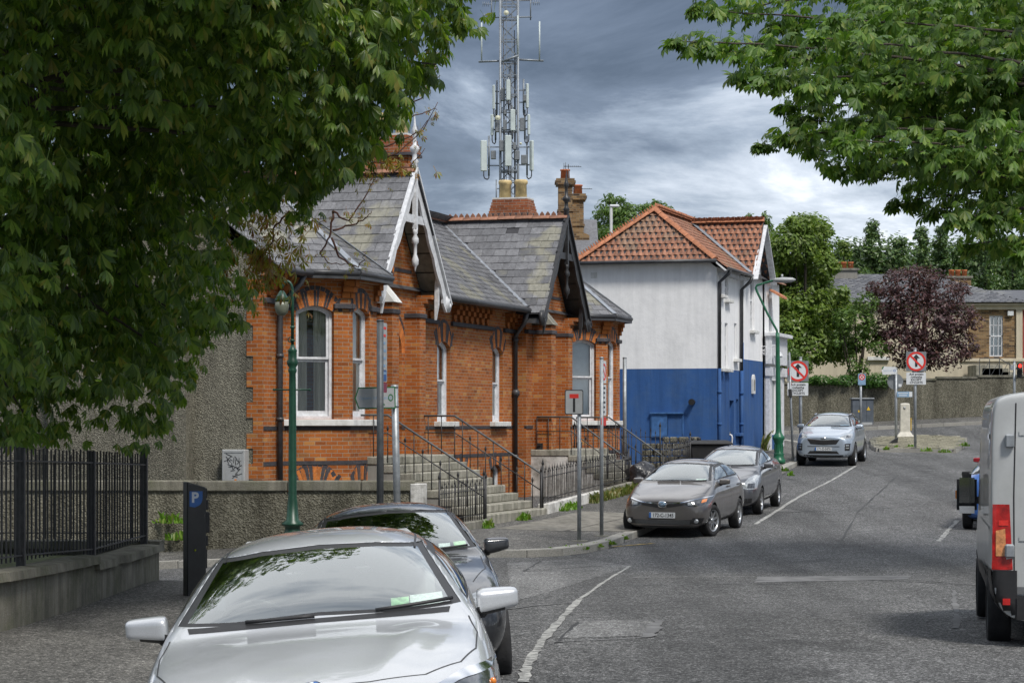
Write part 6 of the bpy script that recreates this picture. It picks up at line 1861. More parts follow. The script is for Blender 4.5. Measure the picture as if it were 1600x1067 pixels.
# small no-stopping plate in front of the cabinet
Yl = 95.5; p = at(1345, 672, Yl); p.z = G(p.x, p.y)
t = post('road_sign', 'small no stopping plate with red ring on a pole in front of the cabinet', 'road sign', p, CZ - (584 - HY) / F * Yl - p.z, .045)
hh = CZ - (584 - HY) / F * Yl - p.z
FM = face(.03, hh - .22, -.07); o = plate(t, 'sign_plate', FM, .30, .44, .02, .012, 'sign_cyan')
MB().lathe([(0, 0), (.105, 0), (.105, .003), (0, .003)], FM @ T(0, .09, .0125), 24).build('sign_disc', M['sign_white'], o)
ring(MB(), FM @ T(0, .09, .016), .085, .118, .003, 24).build('red_ring', M['sign_red'], o)
for a in (45, -45): MB().obox(FM @ T(0, .09, .017) @ RZm(R(a)), .19, .028, .002).build('red_slash', M['sign_red'], o)
# sign cluster on the island
p = ground_hit(1400, 690, .14)
t = post('sign_post', 'grey pole on the island with a round sign back and two finger boards', 'sign post', p, CZ - (576 - HY) / F * p.y - p.z, .05)
zq = lambda py: CZ - (py - HY) / F * p.y - p.z
MB().lathe([(0, 0), (.29, 0), (.29, .015), (0, .015)], face(-.02, zq(596), .06), 28).build('round_sign_back', M['sign_back'], t)
MB().obox(face(.14, zq(602), .058 - .10), .11, .10, .004).build('sticker', M['sign_white'], t)
FM = face(-.28, zq(579), -.075); fb = MB().prism([(-.26, .05), (-.22, .15), (.26, .13), (.26, -.13), (-.22, -.15), (-.24, -.05)], FM, .02).build('finger_board', M['sign_white'], t)
text_mesh('lettering', 'Citizens Information', .055, M['sign_cyan'], fb, FM @ T(-.03, 0, .021), sx=.75); ring(MB(), FM @ T(.21, 0, .021), .03, .045, .002, 16).build('ring_mark', M['sign_blue'], fb)
MB().prism([(-.26, .05), (-.22, .15), (-.17, .147), (-.21, .05)], FM @ T(0, 0, .0205), .002).build('green_corner', M['sign_green'], fb)
FM = face(.30, zq(616), -.06); fb = plate(t, 'finger_board', FM, .56, .20, .015, .02, 'sign_cyan')
plate(t, 'walker_panel', FM @ T(.22, 0, .0205), .11, .18, .01, .002, 'sign_white').parent = fb
for k in (0, 1): MB().obox(FM @ T(-.06, .04 - .08 * k, .021), .36 - .08 * k, .03, .002).build('text_line', M['sign_white'], fb)
# traffic light at the right edge
Yl = 97.3; p = at(1585, 664, Yl); p.z = G(p.x, p.y) + .12
t = post('traffic_light', 'traffic light showing red at the right edge in front of the far wall', 'traffic light', p, CZ - (565 - HY) / F * Yl - p.z, .05)
hh = CZ - (579 - HY) / F * Yl - p.z
hm = MB().obox(T(.20, -.05, hh), .22, .62, .0).obox(T(.20, -.04, hh) , .20, .16, .58).build('signal_head', M['plastic'], t, bevel=.015)
MB().obox(T(.06, 0, hh + .1), .2, .05, .05).obox(T(.06, 0, hh - .2), .2, .05, .05).build('bracket', M['galv'], t)
rl_ = NB('red_signal_light'); rl_.set(rl_.b.inputs['Base Color'], (.6, .02, .01, 1)); rl_.set(rl_.b.inputs['Emission Color'], (1, .03, .02, 1)); rl_.b.inputs['Emission Strength'].default_value = 1.6
for k, mt in enumerate((rl_.m, M['sign_black'], M['sign_black'])):
 z = hh + .19 - k * .19
 MB().lathe([(0, 0), (.07, 0), (.07, .01), (0, .012)], face(.20, z, -.122), 16).build('signal_lens', mt, t)
 MB().tube([(.20 + .08 * math.cos(a), -.16, z + .08 * math.sin(a)) for a in np.linspace(.3, 2.84, 9)], .012, 5).build('visor', M['plastic'], t)
MB().obox(T(-.10, -.04, hh + .12), .14, .10, .20).build('push_box', M['galv'], t)
# ------------------------------------------------------------------ traffic island
isl_px = [(1360, 696), (1364, 702), (1373, 706), (1490, 708), (1504, 700), (1509, 691), (1500, 687), (1440, 684), (1372, 687), (1360, 691)]
isl = [Vector(gh(*q)) for q in isl_px]
cen = sum(isl, Vector((0, 0))) / len(isl)
IH = .13
def iz(x, y, dz=IH): return G(x, y) + dz
# densify and build the body
dense = []
for i in range(len(isl)):
 a, c = isl[i], isl[(i + 1) % len(isl)]; n = max(1, int((c - a).length / .5))
 dense += [a.lerp(c, k / n) for k in range(n)]
mb = MB(); nD = len(dense)
inner = [p_ + (cen - p_).normalized() * .26 for p_ in dense]
mb.add([(p_.x, p_.y, iz(p_.x, p_.y, IH - .012)) for p_ in dense] + [(cen.x, cen.y, iz(cen.x, cen.y, IH - .012))], [(k, (k + 1) % nD, nD) for k in range(nD)][::1])
isl_o = mb.build('traffic_island', M['soil'], None)
if isl_o.data.polygons[0].normal.z < 0: isl_o.data.flip_normals()
tag(isl_o, kind='structure')
ks = box_mesh('kerb_stone', M['granite'])
for i in range(len(isl)):
 a, c = isl[i], isl[(i + 1) % len(isl)]; ln = (c - a).length; n = max(1, round(ln / .9)); tt = (c - a) / ln
 for k in range(n):
  q = a.lerp(c, (k + .5) / n); q2 = q + (cen - q).normalized() * .13
  link('kerb_stone', ks, isl_o, Matrix.Translation((q2.x, q2.y, iz(q.x, q.y) - .12 + random.uniform(-.006, .006))) @ RZm(math.atan2(tt.y, tt.x)) @ Matrix.Diagonal((ln / n - .015, .26, .25, 1)))
ptex = plain('island_paving', (.30, .285, .22), .9, var=.4, scale=8, bump=.004, rnd=.2)
pt_ = box_mesh('paving_sett', ptex); cands = []
poly2 = [(p_.x, p_.y) for p_ in inner]
yy = min(p_.y for p_ in isl); r = 0
while yy < max(p_.y for p_ in isl):
 xx = min(p_.x for p_ in isl) + (.17 if r % 2 else 0)
 while xx < max(p_.x for p_ in isl):
  if _inside(poly2, xx, yy): cands.append((xx, yy))
  xx += .34
 yy += .42; r += 1
cands.sort(key=lambda q: q[1])
Ms = [Matrix.Translation((x, y, iz(x, y) - .035 + random.uniform(-.008, .008))) @ RZm(random.gauss(0, .02)) @ Matrix.Diagonal((.325, .405, .12, 1)) for x, y in cands]
for Mx in Ms[:300]: link('paving_sett', pt_, isl_o, Mx)
if Ms[300:]:
 V, Fq = mesh_arrays(pt_); tag(link('paving_setts', combine('paving_setts', V, Fq, np.array([np.array(m) for m in Ms[300:]]), ptex), isl_o), kind='stuff')
# island bollard
p = ground_hit(1414, 683, .12)
t = empty('traffic_bollard', p); tag(t, 'stubby off-white traffic bollard with a yellow side strip on the island', 'bollard')
M['bollard'] = plain('bollard_offwhite', (.46, .44, .38), .6, var=.2, scale=5)
MB().lathe([(.52, 0), (.50, .04), (.36, .16), (.31, .20), (.285, 1.20), (.28, 1.24), (.22, 1.27), (0, 1.28)], Matrix.Rotation(R(45), 4, 'Z') @ Matrix.Diagonal((1, .8, 1, 1)), 4, smooth=False).build('body', M['bollard'], t, bevel=.02)
MB().box(.20, .222, -.12, .05, .25, .72).build('yellow_strip', M['yellow'], t)
MB().lathe([(.05, 0), (.05, .02), (0, .022)], face(-.05, 1.10, -.19), 12).build('inspection_cap', M['sign_grey'], t)
tag(MB().prism([(-.22, 0), (.12, 0), (.16, .18), (.05, .15)], frame(ground_hit(1396, 692, .14) + Vector((0, 0, 0)), (1, 0, .1), (0, 0, 1)), .20).build('traffic_cone_base', M['plastic']), 'broken black rubber base lying at the foot of the island pole', 'rubber base')
# electrical cabinet at the far wall
p = at(1347, 671, 98.6); p.z = G(p.x, p.y) + .1
t = empty('electrical_cabinet', p); tag(t, 'dark grey electrical cabinet with yellow warning triangle against the far wall', 'cabinet')
MB().obox(T(0, 0, .55), .86, .5, 1.1).build('body', M['cabinet'], t, bevel=.015)
MB().obox(T(0, 0, 1.13), .94, .6, .07).build('lid', M['sign_back'], t, bevel=.02)
for k in range(3):
 MB().obox(T(-.29 + k * .29, -.258, .55), .265, .014, .98).build('door', M['cabinet'], t)
MB().prism([(-.075, -.06), (.075, -.06), (0, .09)], face(.22, .72, -.27), .004).build('warning_triangle', M['yellow'], t)
MB().obox(face(-.17, .62, -.27), .06, .08, .004).build('warning_label', M['yellow'], t)
MB().obox(face(.13, .10, -.27), .5, .14, .003).build('torn_poster', M['sign_grey'], t)
# ------------------------------------------------------------------ parking meter
p = Vector((at(304, 930, 29.4).x, 29.4, 0)); p.z = G(p.x, p.y) + KH
t = empty('parking_meter', p, rz=R(20)); tag(t, 'black parking ticket machine with blue P panel on the near pavement', 'parking meter')
htop = CZ - (752 - HY) / F * 29.4 - p.z
mb = MB(); w_, d_ = .235, .24
mb.add([(-w_ / 2, -d_ / 2, -.05), (w_ / 2, -d_ / 2, -.05), (w_ / 2, d_ / 2, -.05), (-w_ / 2, d_ / 2, -.05), (-w_ / 2, -d_ / 2, htop), (w_ / 2, -d_ / 2, htop - .07), (w_ / 2, d_ / 2, htop - .07), (-w_ / 2, d_ / 2, htop)],
   [(0, 3, 2, 1), (4, 5, 6, 7), (0, 1, 5, 4), (1, 2, 6, 5), (2, 3, 7, 6), (3, 0, 4, 7)])
mb.build('casing', M['meter'], t, bevel=.012)
FM = face(-.015, htop - .20, -d_ / 2 - .002)
pts = [(-.075, .085), (.085, .085), (.085, .0)] + [(.085 * math.cos(a) - .0, .0 + .10 * math.sin(a) * 1.0) for a in np.linspace(-.2, -1.3, 6)] + [(-.01, -.11), (-.075, -.10)]
pn = MB().prism(pts, FM, .004).build('parking_panel', M['sign_blue'], t)
text_mesh('lettering', 'P', .17, M['sign_white'], pn, FM @ T(-.008, .004, .0045), bold=.006)
fr_ = MB()
for (z0, z1, dd) in ((htop - .20, htop - .08, .02), (htop - .34, htop - .22, .035), (htop - .62, htop - .37, .05), (htop - .78, htop - .66, .03), (htop - 1.05, htop - .82, .02)):
 fr_.box(w_ / 2, w_ / 2 + dd, -d_ / 2 + .03, d_ / 2 - .03, z0, z1)
fr_.build('control_panel', M['plastic'], t, bevel=.006)
MB().box(w_ / 2 + .021, w_ / 2 + .028, -.05, .05, htop - .17, htop - .11).build('coin_slot', M['galv'], t)
MB().lathe([(0, 0), (.014, 0), (0, .012)], face(-.02, .53 * htop - .15, -d_ / 2 - .002), 8).build('sticker', plain('lime_sticker', (.45, .55, .03), .6, var=.0), t)
# ------------------------------------------------------------------ bins and bags
p = at(1106, 720, 70.5); p.z = far_z((p.x, p.y))
t = empty('wheelie_bin', p, rz=R(4)); tag(t, 'large black four-wheeled waste bin with flat lid against the blue wall', 'waste bin')
Y_ = 70.5; hb = CZ - (689 - HY) / F * Y_ - p.z
mb = MB(); mb.add([(-.52, -.42, .18), (.52, -.42, .18), (.52, .42, .18), (-.52, .42, .18), (-.60, -.50, hb - .10), (.60, -.50, hb - .10), (.60, .50, hb - .10), (-.60, .50, hb - .10)],
      [(0, 3, 2, 1), (4, 5, 6, 7), (0, 1, 5, 4), (1, 2, 6, 5), (2, 3, 7, 6), (3, 0, 4, 7)]); mb.build('body', M['plastic'], t, bevel=.04)
mb = MB().box(-.66, .66, -.56, .56, hb - .10, hb - .055); mb.add([(-.64, -.54, hb - .054), (.64, -.54, hb - .054), (.64, .54, hb - .054), (-.64, .54, hb - .054), (-.60, -.48, hb + .0), (.60, -.48, hb + .0), (.60, .48, hb + .03), (-.60, .48, hb + .03)],
   [(4, 5, 6, 7), (0, 1, 5, 4), (1, 2, 6, 5), (2, 3, 7, 6), (3, 0, 4, 7)]); mb.build('lid', M['plastic'], t, bevel=.012)
for x in (-.42, -.22): MB().lathe([(.06, 0), (.06, .10), (.04, .12), (0, .12)], T(x, .30, hb - .01), 10).build('lid_knob', M['plastic'], t)
for x, y_ in ((-.45, -.35), (.45, -.35), (-.45, .35), (.45, .35)): MB().lathe([(.09, -.03), (.10, -.02), (.10, .02), (.09, .03)], T(x, y_, .10) @ Matrix.Rotation(R(90), 4, 'Y'), 14).build('wheel', M['tyre'], t)
MB().box(.602, .61, -.30, .30, hb - .62, hb - .30).build('sticker', M['sign_grey'], t)
MB().box(.601, .615, -.48, -.36, hb - .55, hb - .22).build('reflector_strip', M['yellow'], t)
t2 = empty('traffic_barrel', at(1136, 716, 72.0)); t2.location.z = far_z(tuple(t2.location[:2])); tag(t2, 'small orange and white roadworks marker behind the black bin', 'roadworks marker')
MB().box(-.09, .09, -.03, .03, 0, .62).build('board', M['lamp_orange'], t2); MB().box(-.09, .09, -.034, .034, .28, .42).build('band', M['sign_white'], t2)
t2 = tag(MB().tube([(0, 0, 0), (.06, 0, .85), (.04, 0, .92), (-.02, 0, .95)], .025, 8).build('white_pipe', M['white_paint'], None, mw=Matrix.Translation((at(1141, 716, 72.3).x, 72.3, far_z((at(1141, 716, 72.3).x, 72.3))))), 'thin white bent pipe standing between the black bin and the blue wall', 'pipe')
def blob(name, r, mat, label, cat, loc, seed, group=None, amp=.22):
 bm = bmesh.new(); bmesh.ops.create_icosphere(bm, subdivisions=4, radius=1)
 for v in bm.verts:
  n1 = mnoise.fractal(v.co * 1.6 + Vector((seed, 0, 0)), .9, 2.0, 4); n2 = abs(mnoise.noise(v.co * 4.2 + Vector((0, seed, 0))))
  v.co *= 1 + amp * n1 - .10 * n2
  if v.co.z < -.75: v.co.z = -.75
  v.co = Vector((v.co.x * r[0], v.co.y * r[1], (v.co.z + .75) * r[2]))
 me = bpy.data.meshes.new(name); bm.to_mesh(me); bm.free(); me.materials.append(M[mat])
 for p_ in me.polygons: p_.use_smooth = True
 o = link(name, me, None, Matrix.Translation(loc)); return tag(o, label, cat, group)
pq_ = HP(17.3, 3.12); blob('rubbish_bag', (.42, .35, .38), 'bag', 'shiny black rubbish bag slumped at the end of the railings by the far steps', 'rubbish bag', (pq_.x, pq_.y, far_z((pq_.x, pq_.y)) + .02), 3.1)
# grey square pipe post by the blue wall
p = HP(25.4, 1.9); t = post('square_post', 'plain grey metal post in front of the blue gable wall', 'post', Vector((at(976, 700, p.y).x, p.y, far_z((at(976, 700, p.y).x, p.y)))), CZ - (562 - HY) / F * p.y - far_z((p.x, p.y)), .055)
# rough stone gate stub and shrubs' wall behind the far railings
p = at(1043, 715, 71.5)
st_ = empty('rubble_wall', (p.x, p.y, far_z((p.x, p.y)) - .1)); tag(st_, 'short rough stone rubble wall behind the far railings under the blue hatch', 'wall')
for r_ in range(6):
 x = -.75
 while x < .95:
  w_ = random.uniform(.16, .34); h_ = .19
  if r_ * h_ < .95 - .25 * abs(x - .6):
   MB().obox(T(x + w_ / 2, random.uniform(-.03, .03), r_ * h_ + h_ / 2) @ RZm(random.gauss(0, .05)), w_ - .02, .34, h_ - .015).build('stone', M['dash_wall'], st_, bevel=.03)
  x += w_
# ------------------------------------------------------------------ telecom mast
MY = 118.0
def mxx(px): return (px - 795.5) / F * MY
def mzz(py): return CZ - (py - HY) / F * MY
t = empty('telecom_mast', ((795.5 - HX) / F * MY, MY, 0)); tag(t, 'lattice telecom mast crowded with pale panel antennas above the villa roof', 'mast')
hw = .43; ztop = mzz(-40); zlow = 2.0
for sx, sy in ((-1, -1), (1, -1), (1, 1), (-1, 1)): MB().tube([(sx * hw, sy * hw, zlow), (sx * hw, sy * hw, ztop)], .062, 8).build('leg', M['mast'], t)
br = MB(); z = zlow; k = 0; stp = .86
while z < ztop - stp:
 for sd_ in range(4):
  c_ = [(-hw, -hw), (hw, -hw), (hw, hw), (-hw, hw)]; a, c = c_[sd_], c_[(sd_ + 1) % 4]
  if k % 2: a, c = c, a
  br.bar((*a, z), (*c, z + stp), .05, .05)
  if k % 2 == 0: br.bar((*a, z), (*c, z), .05, .05)
 z += stp; k += 1
tag(br.build('lattice_bracing', M['mast'], t), kind='stuff')
ld = MB()
for x in (-.14, .14): ld.bar((x, -hw - .05, zlow), (x, -hw - .05, ztop), .035)
z = zlow
while z < ztop: ld.bar((-.14, -hw - .05, z), (.14, -hw - .05, z), .02); z += .33
ld.build('ladder', M['mast'], t)
for q in range(9):
 x = random.uniform(-.3, .33); MB().tube([(x, -.2 + random.uniform(-.15, .15), zlow), (x, random.uniform(-.3, .0), mzz(random.uniform(20, 180)))], .026, 6).build('cable', M['plastic_grey'], t)
for (zc, dark) in ((98, 0), (150, 0), (205, 0), (268, 0), (30, 0)):
 for sd_ in range(4):
  c_ = [(-hw, -hw), (hw, -hw), (hw, hw), (-hw, hw)]; a, c = c_[sd_], c_[(sd_ + 1) % 4]; MB().bar((*a, mzz(zc)), (*c, mzz(zc)), .075).build('frame_ring', M['mast'], t)
def panel(x, y, z0, z1, wd, dp, yaw=0.0):
 mm = MB().obox(Matrix.Translation((x, y, (z0 + z1) / 2)) @ RZm(yaw), wd, dp, z1 - z0)
 a = mm.build('panel_antenna', M['antenna'], t, bevel=.03)
 fm_ = MB(); px_ = x * .80; py_ = y * .6 + .1
 fm_.tube([(px_, py_, z0 - .2), (px_, py_, z1 + .25)], .045, 8)
 for z in (z0 + .3, z1 - .3): fm_.bar((x, y, z), (px_, py_, z), .06); fm_.bar((px_, py_, z), (max(-hw, min(hw, px_)), max(-hw, min(hw, py_)), z), .05)
 fm_.build('antenna_pole', M['mast'], t)
 MB().tube([(x, y, z0), (x, y, z0 - .22), (x * .97, y, z0 - .34), (x * .86, y, z0 - .40), (px_, py_, z0 - .30), (px_, py_, z0 + .2)], .03, 6).build('feeder_cable', M['plastic'], t)
for (xa, xb, ya, yb, y_, yaw) in ((751, 761, 221, 269, -.35, .25), (827, 834, 221, 268, -.3, -.8), (789, 799, 215, 263, -.85, 0), (767, 771, 180, 213, -.2, 1.0), (824.5, 828, 180, 212, -.2, -1.0), (797.5, 805, 175, 208, -.85, 0), (770, 773, 134, 172, -.2, 1.0), (821.5, 826, 132, 170, -.2, -1.0), (791, 797.5, 129, 161, -.85, 0)):
 panel(mxx((xa + xb) / 2), y_, mzz(yb), mzz(ya), (xb - xa) / F * MY, .14, yaw)
for (xa, xb, ya, yb, y_) in ((780, 789, 222, 239, -.62), (767, 775, 237, 250, -.3), (814, 824, 244, 258, -.4), (804, 812, 238, 252, -.5), (787, 792, 175, 182, -.6), (783, 789, 140, 160, -.45), (817, 822, 150, 160, -.3), (774, 780, 192, 208, -.3), (812, 819, 186, 206, -.3), (786, 792, 190, 206, -.5), (801, 806, 225, 236, -.5)):
 MB().obox(Matrix.Translation((mxx((xa + xb) / 2), y_, mzz((ya + yb) / 2))), (xb - xa) / F * MY, .25, (yb - ya) / F * MY).build('radio_unit', M['sign_back'], t, bevel=.02)
for (x, y_, px_) in ((791, 24, 4), (778, 187, 4), (813.5, 227, 2)):
 MB().lathe([(0, .05), (px_ / F * MY, 0), (px_ / F * MY, -.03), (0, -.06)], Matrix.Translation((mxx(x), -.65, mzz(y_))) @ Matrix.Rotation(R(90), 4, 'X'), 18).build('dish', plain('cream_dish', (.55, .55, .42), .5, var=.05), t)
MB().tube([(mxx(748), 0, mzz(97)), (mxx(785), -.3, mzz(97))], .05, 8).build('boom', M['mast'], t)
MB().tube([(mxx(810), -.3, mzz(95)), (mxx(849), .1, mzz(95))], .05, 8).build('boom', M['mast'], t)
MB().tube([(mxx(785), -.5, mzz(99)), (mxx(810), -.6, mzz(90))], .055, 8).build('boom', M['mast'], t)
for x, ya, yb in ((752.5, 36, 97), (843, 34, 95), (809, 28, 90)):
 MB().tube([(mxx(x), 0 if x != 809 else -.6, mzz(yb)), (mxx(x), 0 if x != 809 else -.6, mzz(ya))], .036, 8).build('whip_antenna', M['antenna'], t)
for yb in (28, 2):
 MB().tube([(mxx(766), 0, mzz(yb)), (mxx(831), 0, mzz(yb - 1))], .035, 6).build('boom', M['mast'], t)
for x in (768, 829): MB().tube([(mxx(x), 0, mzz(32)), (mxx(x), 0, mzz(-10))], .035, 6).build('boom_upright', M['mast'], t)
for x, y_, s_ in ((768, 25, -1), (768, 7, -1), (829, 5, 1)):
 m = MB(); m.tube([(mxx(x), 0, mzz(y_)), (mxx(x) + s_ * .42, 0, mzz(y_))], .016, 5)
 for k in range(4): m.tube([(mxx(x) + s_ * (.15 + .09 * k), 0, mzz(y_) - .12), (mxx(x) + s_ * (.15 + .09 * k), 0, mzz(y_) + .12)], .011, 4)
 m.build('yagi_antenna', M['mast'], t)
MB().tube([(mxx(775.5), -.3, mzz(325)), (mxx(775.5), -.3, mzz(282))], .035, 6).bar((mxx(775.5), -.3, mzz(296)), (mxx(786), -.4, mzz(296)), .04).build('side_pole', M['mast'], t)
# lamp head on a pole behind the white gable
p = at(955, 360, 92.0); t = empty('street_lamp', (p.x, p.y, G(p.x, p.y))); tag(t, 'plain white lamp pole rising behind the white gable roof', 'street lamp')
zz = lambda py: CZ - (py - HY) / F * 92 - t.location.z
MB().tube([(0, 0, 0), (0, 0, zz(322))], .055, 8).build('pole', M['sign_grey'], t); MB().obox(T(.12, 0, zz(322)), .36, .16, .10).build('lamp_head', M['sign_white'], t, bevel=.03)
# ------------------------------------------------------------------ trees
def leaflet(L_=1.0, wd=.42, fold=.10, droop=.30):
 """one obovate leaflet along +x, folded at the midrib and drooping: (verts, tris)"""
 V = [(0, 0, 0)]
 for x, h in ((.40, .22), (.74, .50)):
  z = -droop * x * x
  V += [(x * L_, -h * wd, z * L_ + fold * h), (x * L_, 0, z * L_), (x * L_, h * wd, z * L_ + fold * h)]
 V.append((L_, 0, -droop * 1.08 * L_))
 Fq = [(0, 1, 2), (0, 2, 3), (1, 4, 5), (1, 5, 2), (2, 5, 6), (2, 6, 3), (4, 7, 5), (5, 7, 6)]
 return np.array(V), np.array(Fq)
def palmate(n=7, size=.20, droop=.34, spread=78, wd=.46):
 """a horse chestnut leaf: leaflets fanned from the end of its stalk"""
 VS_, FS_ = [], []; b = 0
 for k in range(n):
  t = (k / (n - 1) - .5) * 2
  a = R(spread) * t
  V, Fq = leaflet(1.0, wd, .16, droop)
  sc = size * (1.0 - .38 * abs(t))
  tilt = -R(12) * (1 + .6 * abs(t)); V = V * sc
  c, s_ = math.cos(tilt), math.sin(tilt); V = np.stack([V[:, 0] * c - V[:, 2] * s_ * -1, V[:, 1], V[:, 0] * s_ + V[:, 2] * c], 1)
  c, s_ = math.cos(a), math.sin(a); V = np.stack([V[:, 0] * c - V[:, 1] * s_, V[:, 0] * s_ + V[:, 1] * c, V[:, 2]], 1)
  VS_.append(V); FS_.append(Fq + b); b += len(V)
 # stalk
 st = np.array([(-.9 * size, -.004, .05), (-.9 * size, .004, .05), (0, .003, 0), (0, -.003, 0)]); VS_.append(st); FS_.append(np.array([(0, 1, 2), (0, 2, 3)]) + b)
 return np.concatenate(VS_), np.concatenate(FS_)
def leaf_matrix(p, out_, size=1.0, pitch=None):
 """leaf at p pointing outwards along out_ (world), blade facing up and tilted down"""
 h = Vector((out_[0], out_[1], 0))
 if h.length < 1e-3: h = Vector((random.gauss(0, 1), random.gauss(0, 1), 0))
 h.normalize(); h = Matrix.Rotation(random.gauss(0, .75), 3, 'Z') @ h
 pt = pitch if pitch is not None else R(random.gauss(30, 20))
 x = h * math.cos(pt) - Vector((0, 0, math.sin(pt)))
 up = Vector((random.gauss(0, .28), random.gauss(0, .28), 1))
 m = frame(p, x, up.cross(x))
 return m @ Matrix.Diagonal((size, size, size, 1))
def limb(parent, pts, r0, r1, name='limb', mat='bark', n=7):
 pts = [Vector(p) for p in pts]; fine = []
 for i in range(len(pts) - 1):
  for k in range(4):
   q = pts[i].lerp(pts[i + 1], k / 4); fine.append(q + Vector((random.gauss(0, .012), random.gauss(0, .012), random.gauss(0, .012))) * (1 if 0 < k else 0))
 fine.append(pts[-1]); m = len(fine)
 return MB().tube(fine, [r0 + (r1 - r0) * (i / (m - 1)) for i in range(m)], n).build(name, M[mat], parent)
def in_poly(poly, x, z): return _inside(poly, x, z)
def dist_poly(poly, x, z):
 d = 1e9; q = Vector((x, z)); n = len(poly)
 for i in range(n):
  a, c = Vector(poly[i]), Vector(poly[(i + 1) % n]); t = max(0, min(1, (q - a).dot(c - a) / max(1e-9, (c - a).length_squared)))
  d = min(d, (a.lerp(c, t) - q).length)
 return d
def foliage(tree, name, mats, TV, TF, mat, limit=300, quality=None):
 """the leaves that show largest become parts, the others one joined part"""
 def size(m):
  p = m.translation
  if p.y < 2: return 0
  px = 800 + F * p.x / p.y; py = HY - F * (p.z - CZ) / p.y
  return 100 / p.y if (0 < px < 1600 and 0 < py < 1067) else 0
 mats.sort(key=size, reverse=True)
 if limit:
  me = np_mesh(name, TV, TF, mat)
  for m in mats[:limit]: link(name, me, tree, m)
 rest = mats[limit:]
 if rest: tag(link('foliage', combine('foliage', TV, TF, np.array([np.array(m) for m in rest]), mat), tree), kind='stuff')
# --- the great dark chestnut on the left, overhanging the pavement
ct = empty('chestnut_tree', (0, 0, 0))
tag(ct, 'huge dark horse chestnut overhanging the left pavement and railings with drooping leaves', 'tree')
TX, TY = -9.2, 28.0
limb(ct, [(TX, TY, -.5), (TX + .1, TY, 1.5), (TX + .1, TY + .1, 3.2), (TX + .3, TY, 5.5), (TX + .5, TY - .2, 8.5)], .42, .18, 'trunk', n=12)
hull_px = [(738, -40), (735, 30), (706, 52), (690, 92), (655, 130), (628, 190), (590, 222), (556, 262), (505, 290), (480, 316), (440, 306), (405, 328), (372, 372), (372, 420), (352, 492), (322, 560), (296, 600), (268, 652), (236, 678), (150, 694), (60, 690), (-60, 690), (-200, 640), (-330, 300), (-300, -300), (0, -620), (420, -560), (700, -250)]
YC = 27.0
hull = [((px - 800) / F * YC, CZ - (py - HY) / F * YC) for px, py in hull_px]
def in_bounds(x, y, z):
 s_ = YC / y
 return in_poly(hull, x * s_, CZ + (z - CZ) * s_)
TVc, TFc = palmate(7, .162, .42, 76, .36)
mats = []; twigs = []; tries = 0
ncl = 0
while ncl < 1500 and tries < 80000:
 tries += 1
 x = random.uniform(-12, -.4); z = random.uniform(1.7, 10.5)
 if not in_poly(hull, x, z): continue
 d = dist_poly(hull, x, z)
 depth = .5 + 5.2 * min(1, d / 3.4) ** .75
 side = -1 if random.random() < .66 else 1
 y = YC + side * depth * (random.uniform(.72, 1.0) if random.random() < .55 else random.uniform(0, .75))
 pxx, pyy = 800 + F * x / YC, HY - F * (z - CZ) / YC
 if 40 + random.gauss(0, 25) < pxx < 375 - .12 * abs(pyy - 300) + random.gauss(0, 25) and pyy > 135 + random.gauss(0, 22) and random.random() < .93: y = YC + random.uniform(1.2, 5.5)
 if y < 21.8: y = 21.8 + random.uniform(0, 1)
 s_ = y / YC; X = x * s_; Z = CZ + (z - CZ) * s_
 if Z < G(X, y) + 1.75 or (Z < 2.3 and X > near_x(min(31.9, y)) - .3 and y < 32): continue
 if 30.5 < y and X < -3 and Z < 3.0: continue
 c = Vector((X, y, Z)); od = Vector((X - TX, y - TY, (Z - 5) * .5)).normalized()
 ncl += 1
 if d < 1.6 and random.random() < .8: twigs.append(c)
 for k in range(random.randint(9, 15)):
  off = Vector((random.gauss(0, .24), random.gauss(0, .24), random.gauss(0, .16)))
  q = c + off
  if not in_bounds(q.x, q.y, q.z): continue
  mats.append(leaf_matrix(q, od + off * 1.6, random.uniform(.62, 1.15), R(random.gauss(42, 17))))
# unseen broad crown top: leaves added overhead to shade the crown below
for k in range(2600):
 q = Vector((random.uniform(-11, -1.2), random.uniform(15.5, 33), 0)); e = ((q.x + 8) / 5.0) ** 2 + ((q.y - 26.5) / 7.5) ** 2
 if e > 1: continue
 q.z = 7.6 + 4.2 * math.sqrt(1 - e) * random.uniform(.25, 1.0)
 if CZ + (HY + 40) / F * q.y > q.z: continue
 mats.append(leaf_matrix(q, q - Vector((TX, TY, 6)), random.uniform(1.1, 1.6)))
for k in range(9000):  # extra dense canopy, mostly out of view, added to block sun from the inner crown
 q = Vector((random.uniform(-11.5, -1.6), random.uniform(20.5, 30), random.uniform(6.0, 9.6)))
 if in_bounds(q.x, q.y, q.z) and HY - F * (q.z - CZ) / q.y < (60 if q.y > 26 else -70): mats.append(leaf_matrix(q, q - Vector((TX, TY, 5)), random.uniform(1.1, 1.7), R(random.gauss(30, 15))))
for k in range(11000):      # the far side of the crown
 z = random.uniform(2.6, 8.5); x = random.uniform(-11.5, -1.0); y = random.uniform(29.5, 33.5)
 if not in_poly(hull, x, z) or dist_poly(hull, x, z) < .55: continue
 s_ = y / YC; q = Vector((x * s_, y, CZ + (z - CZ) * s_)); mats.append(leaf_matrix(q, Vector((random.gauss(0, 1), -.4, 0)), random.uniform(.9, 1.3), R(random.gauss(42, 17))))
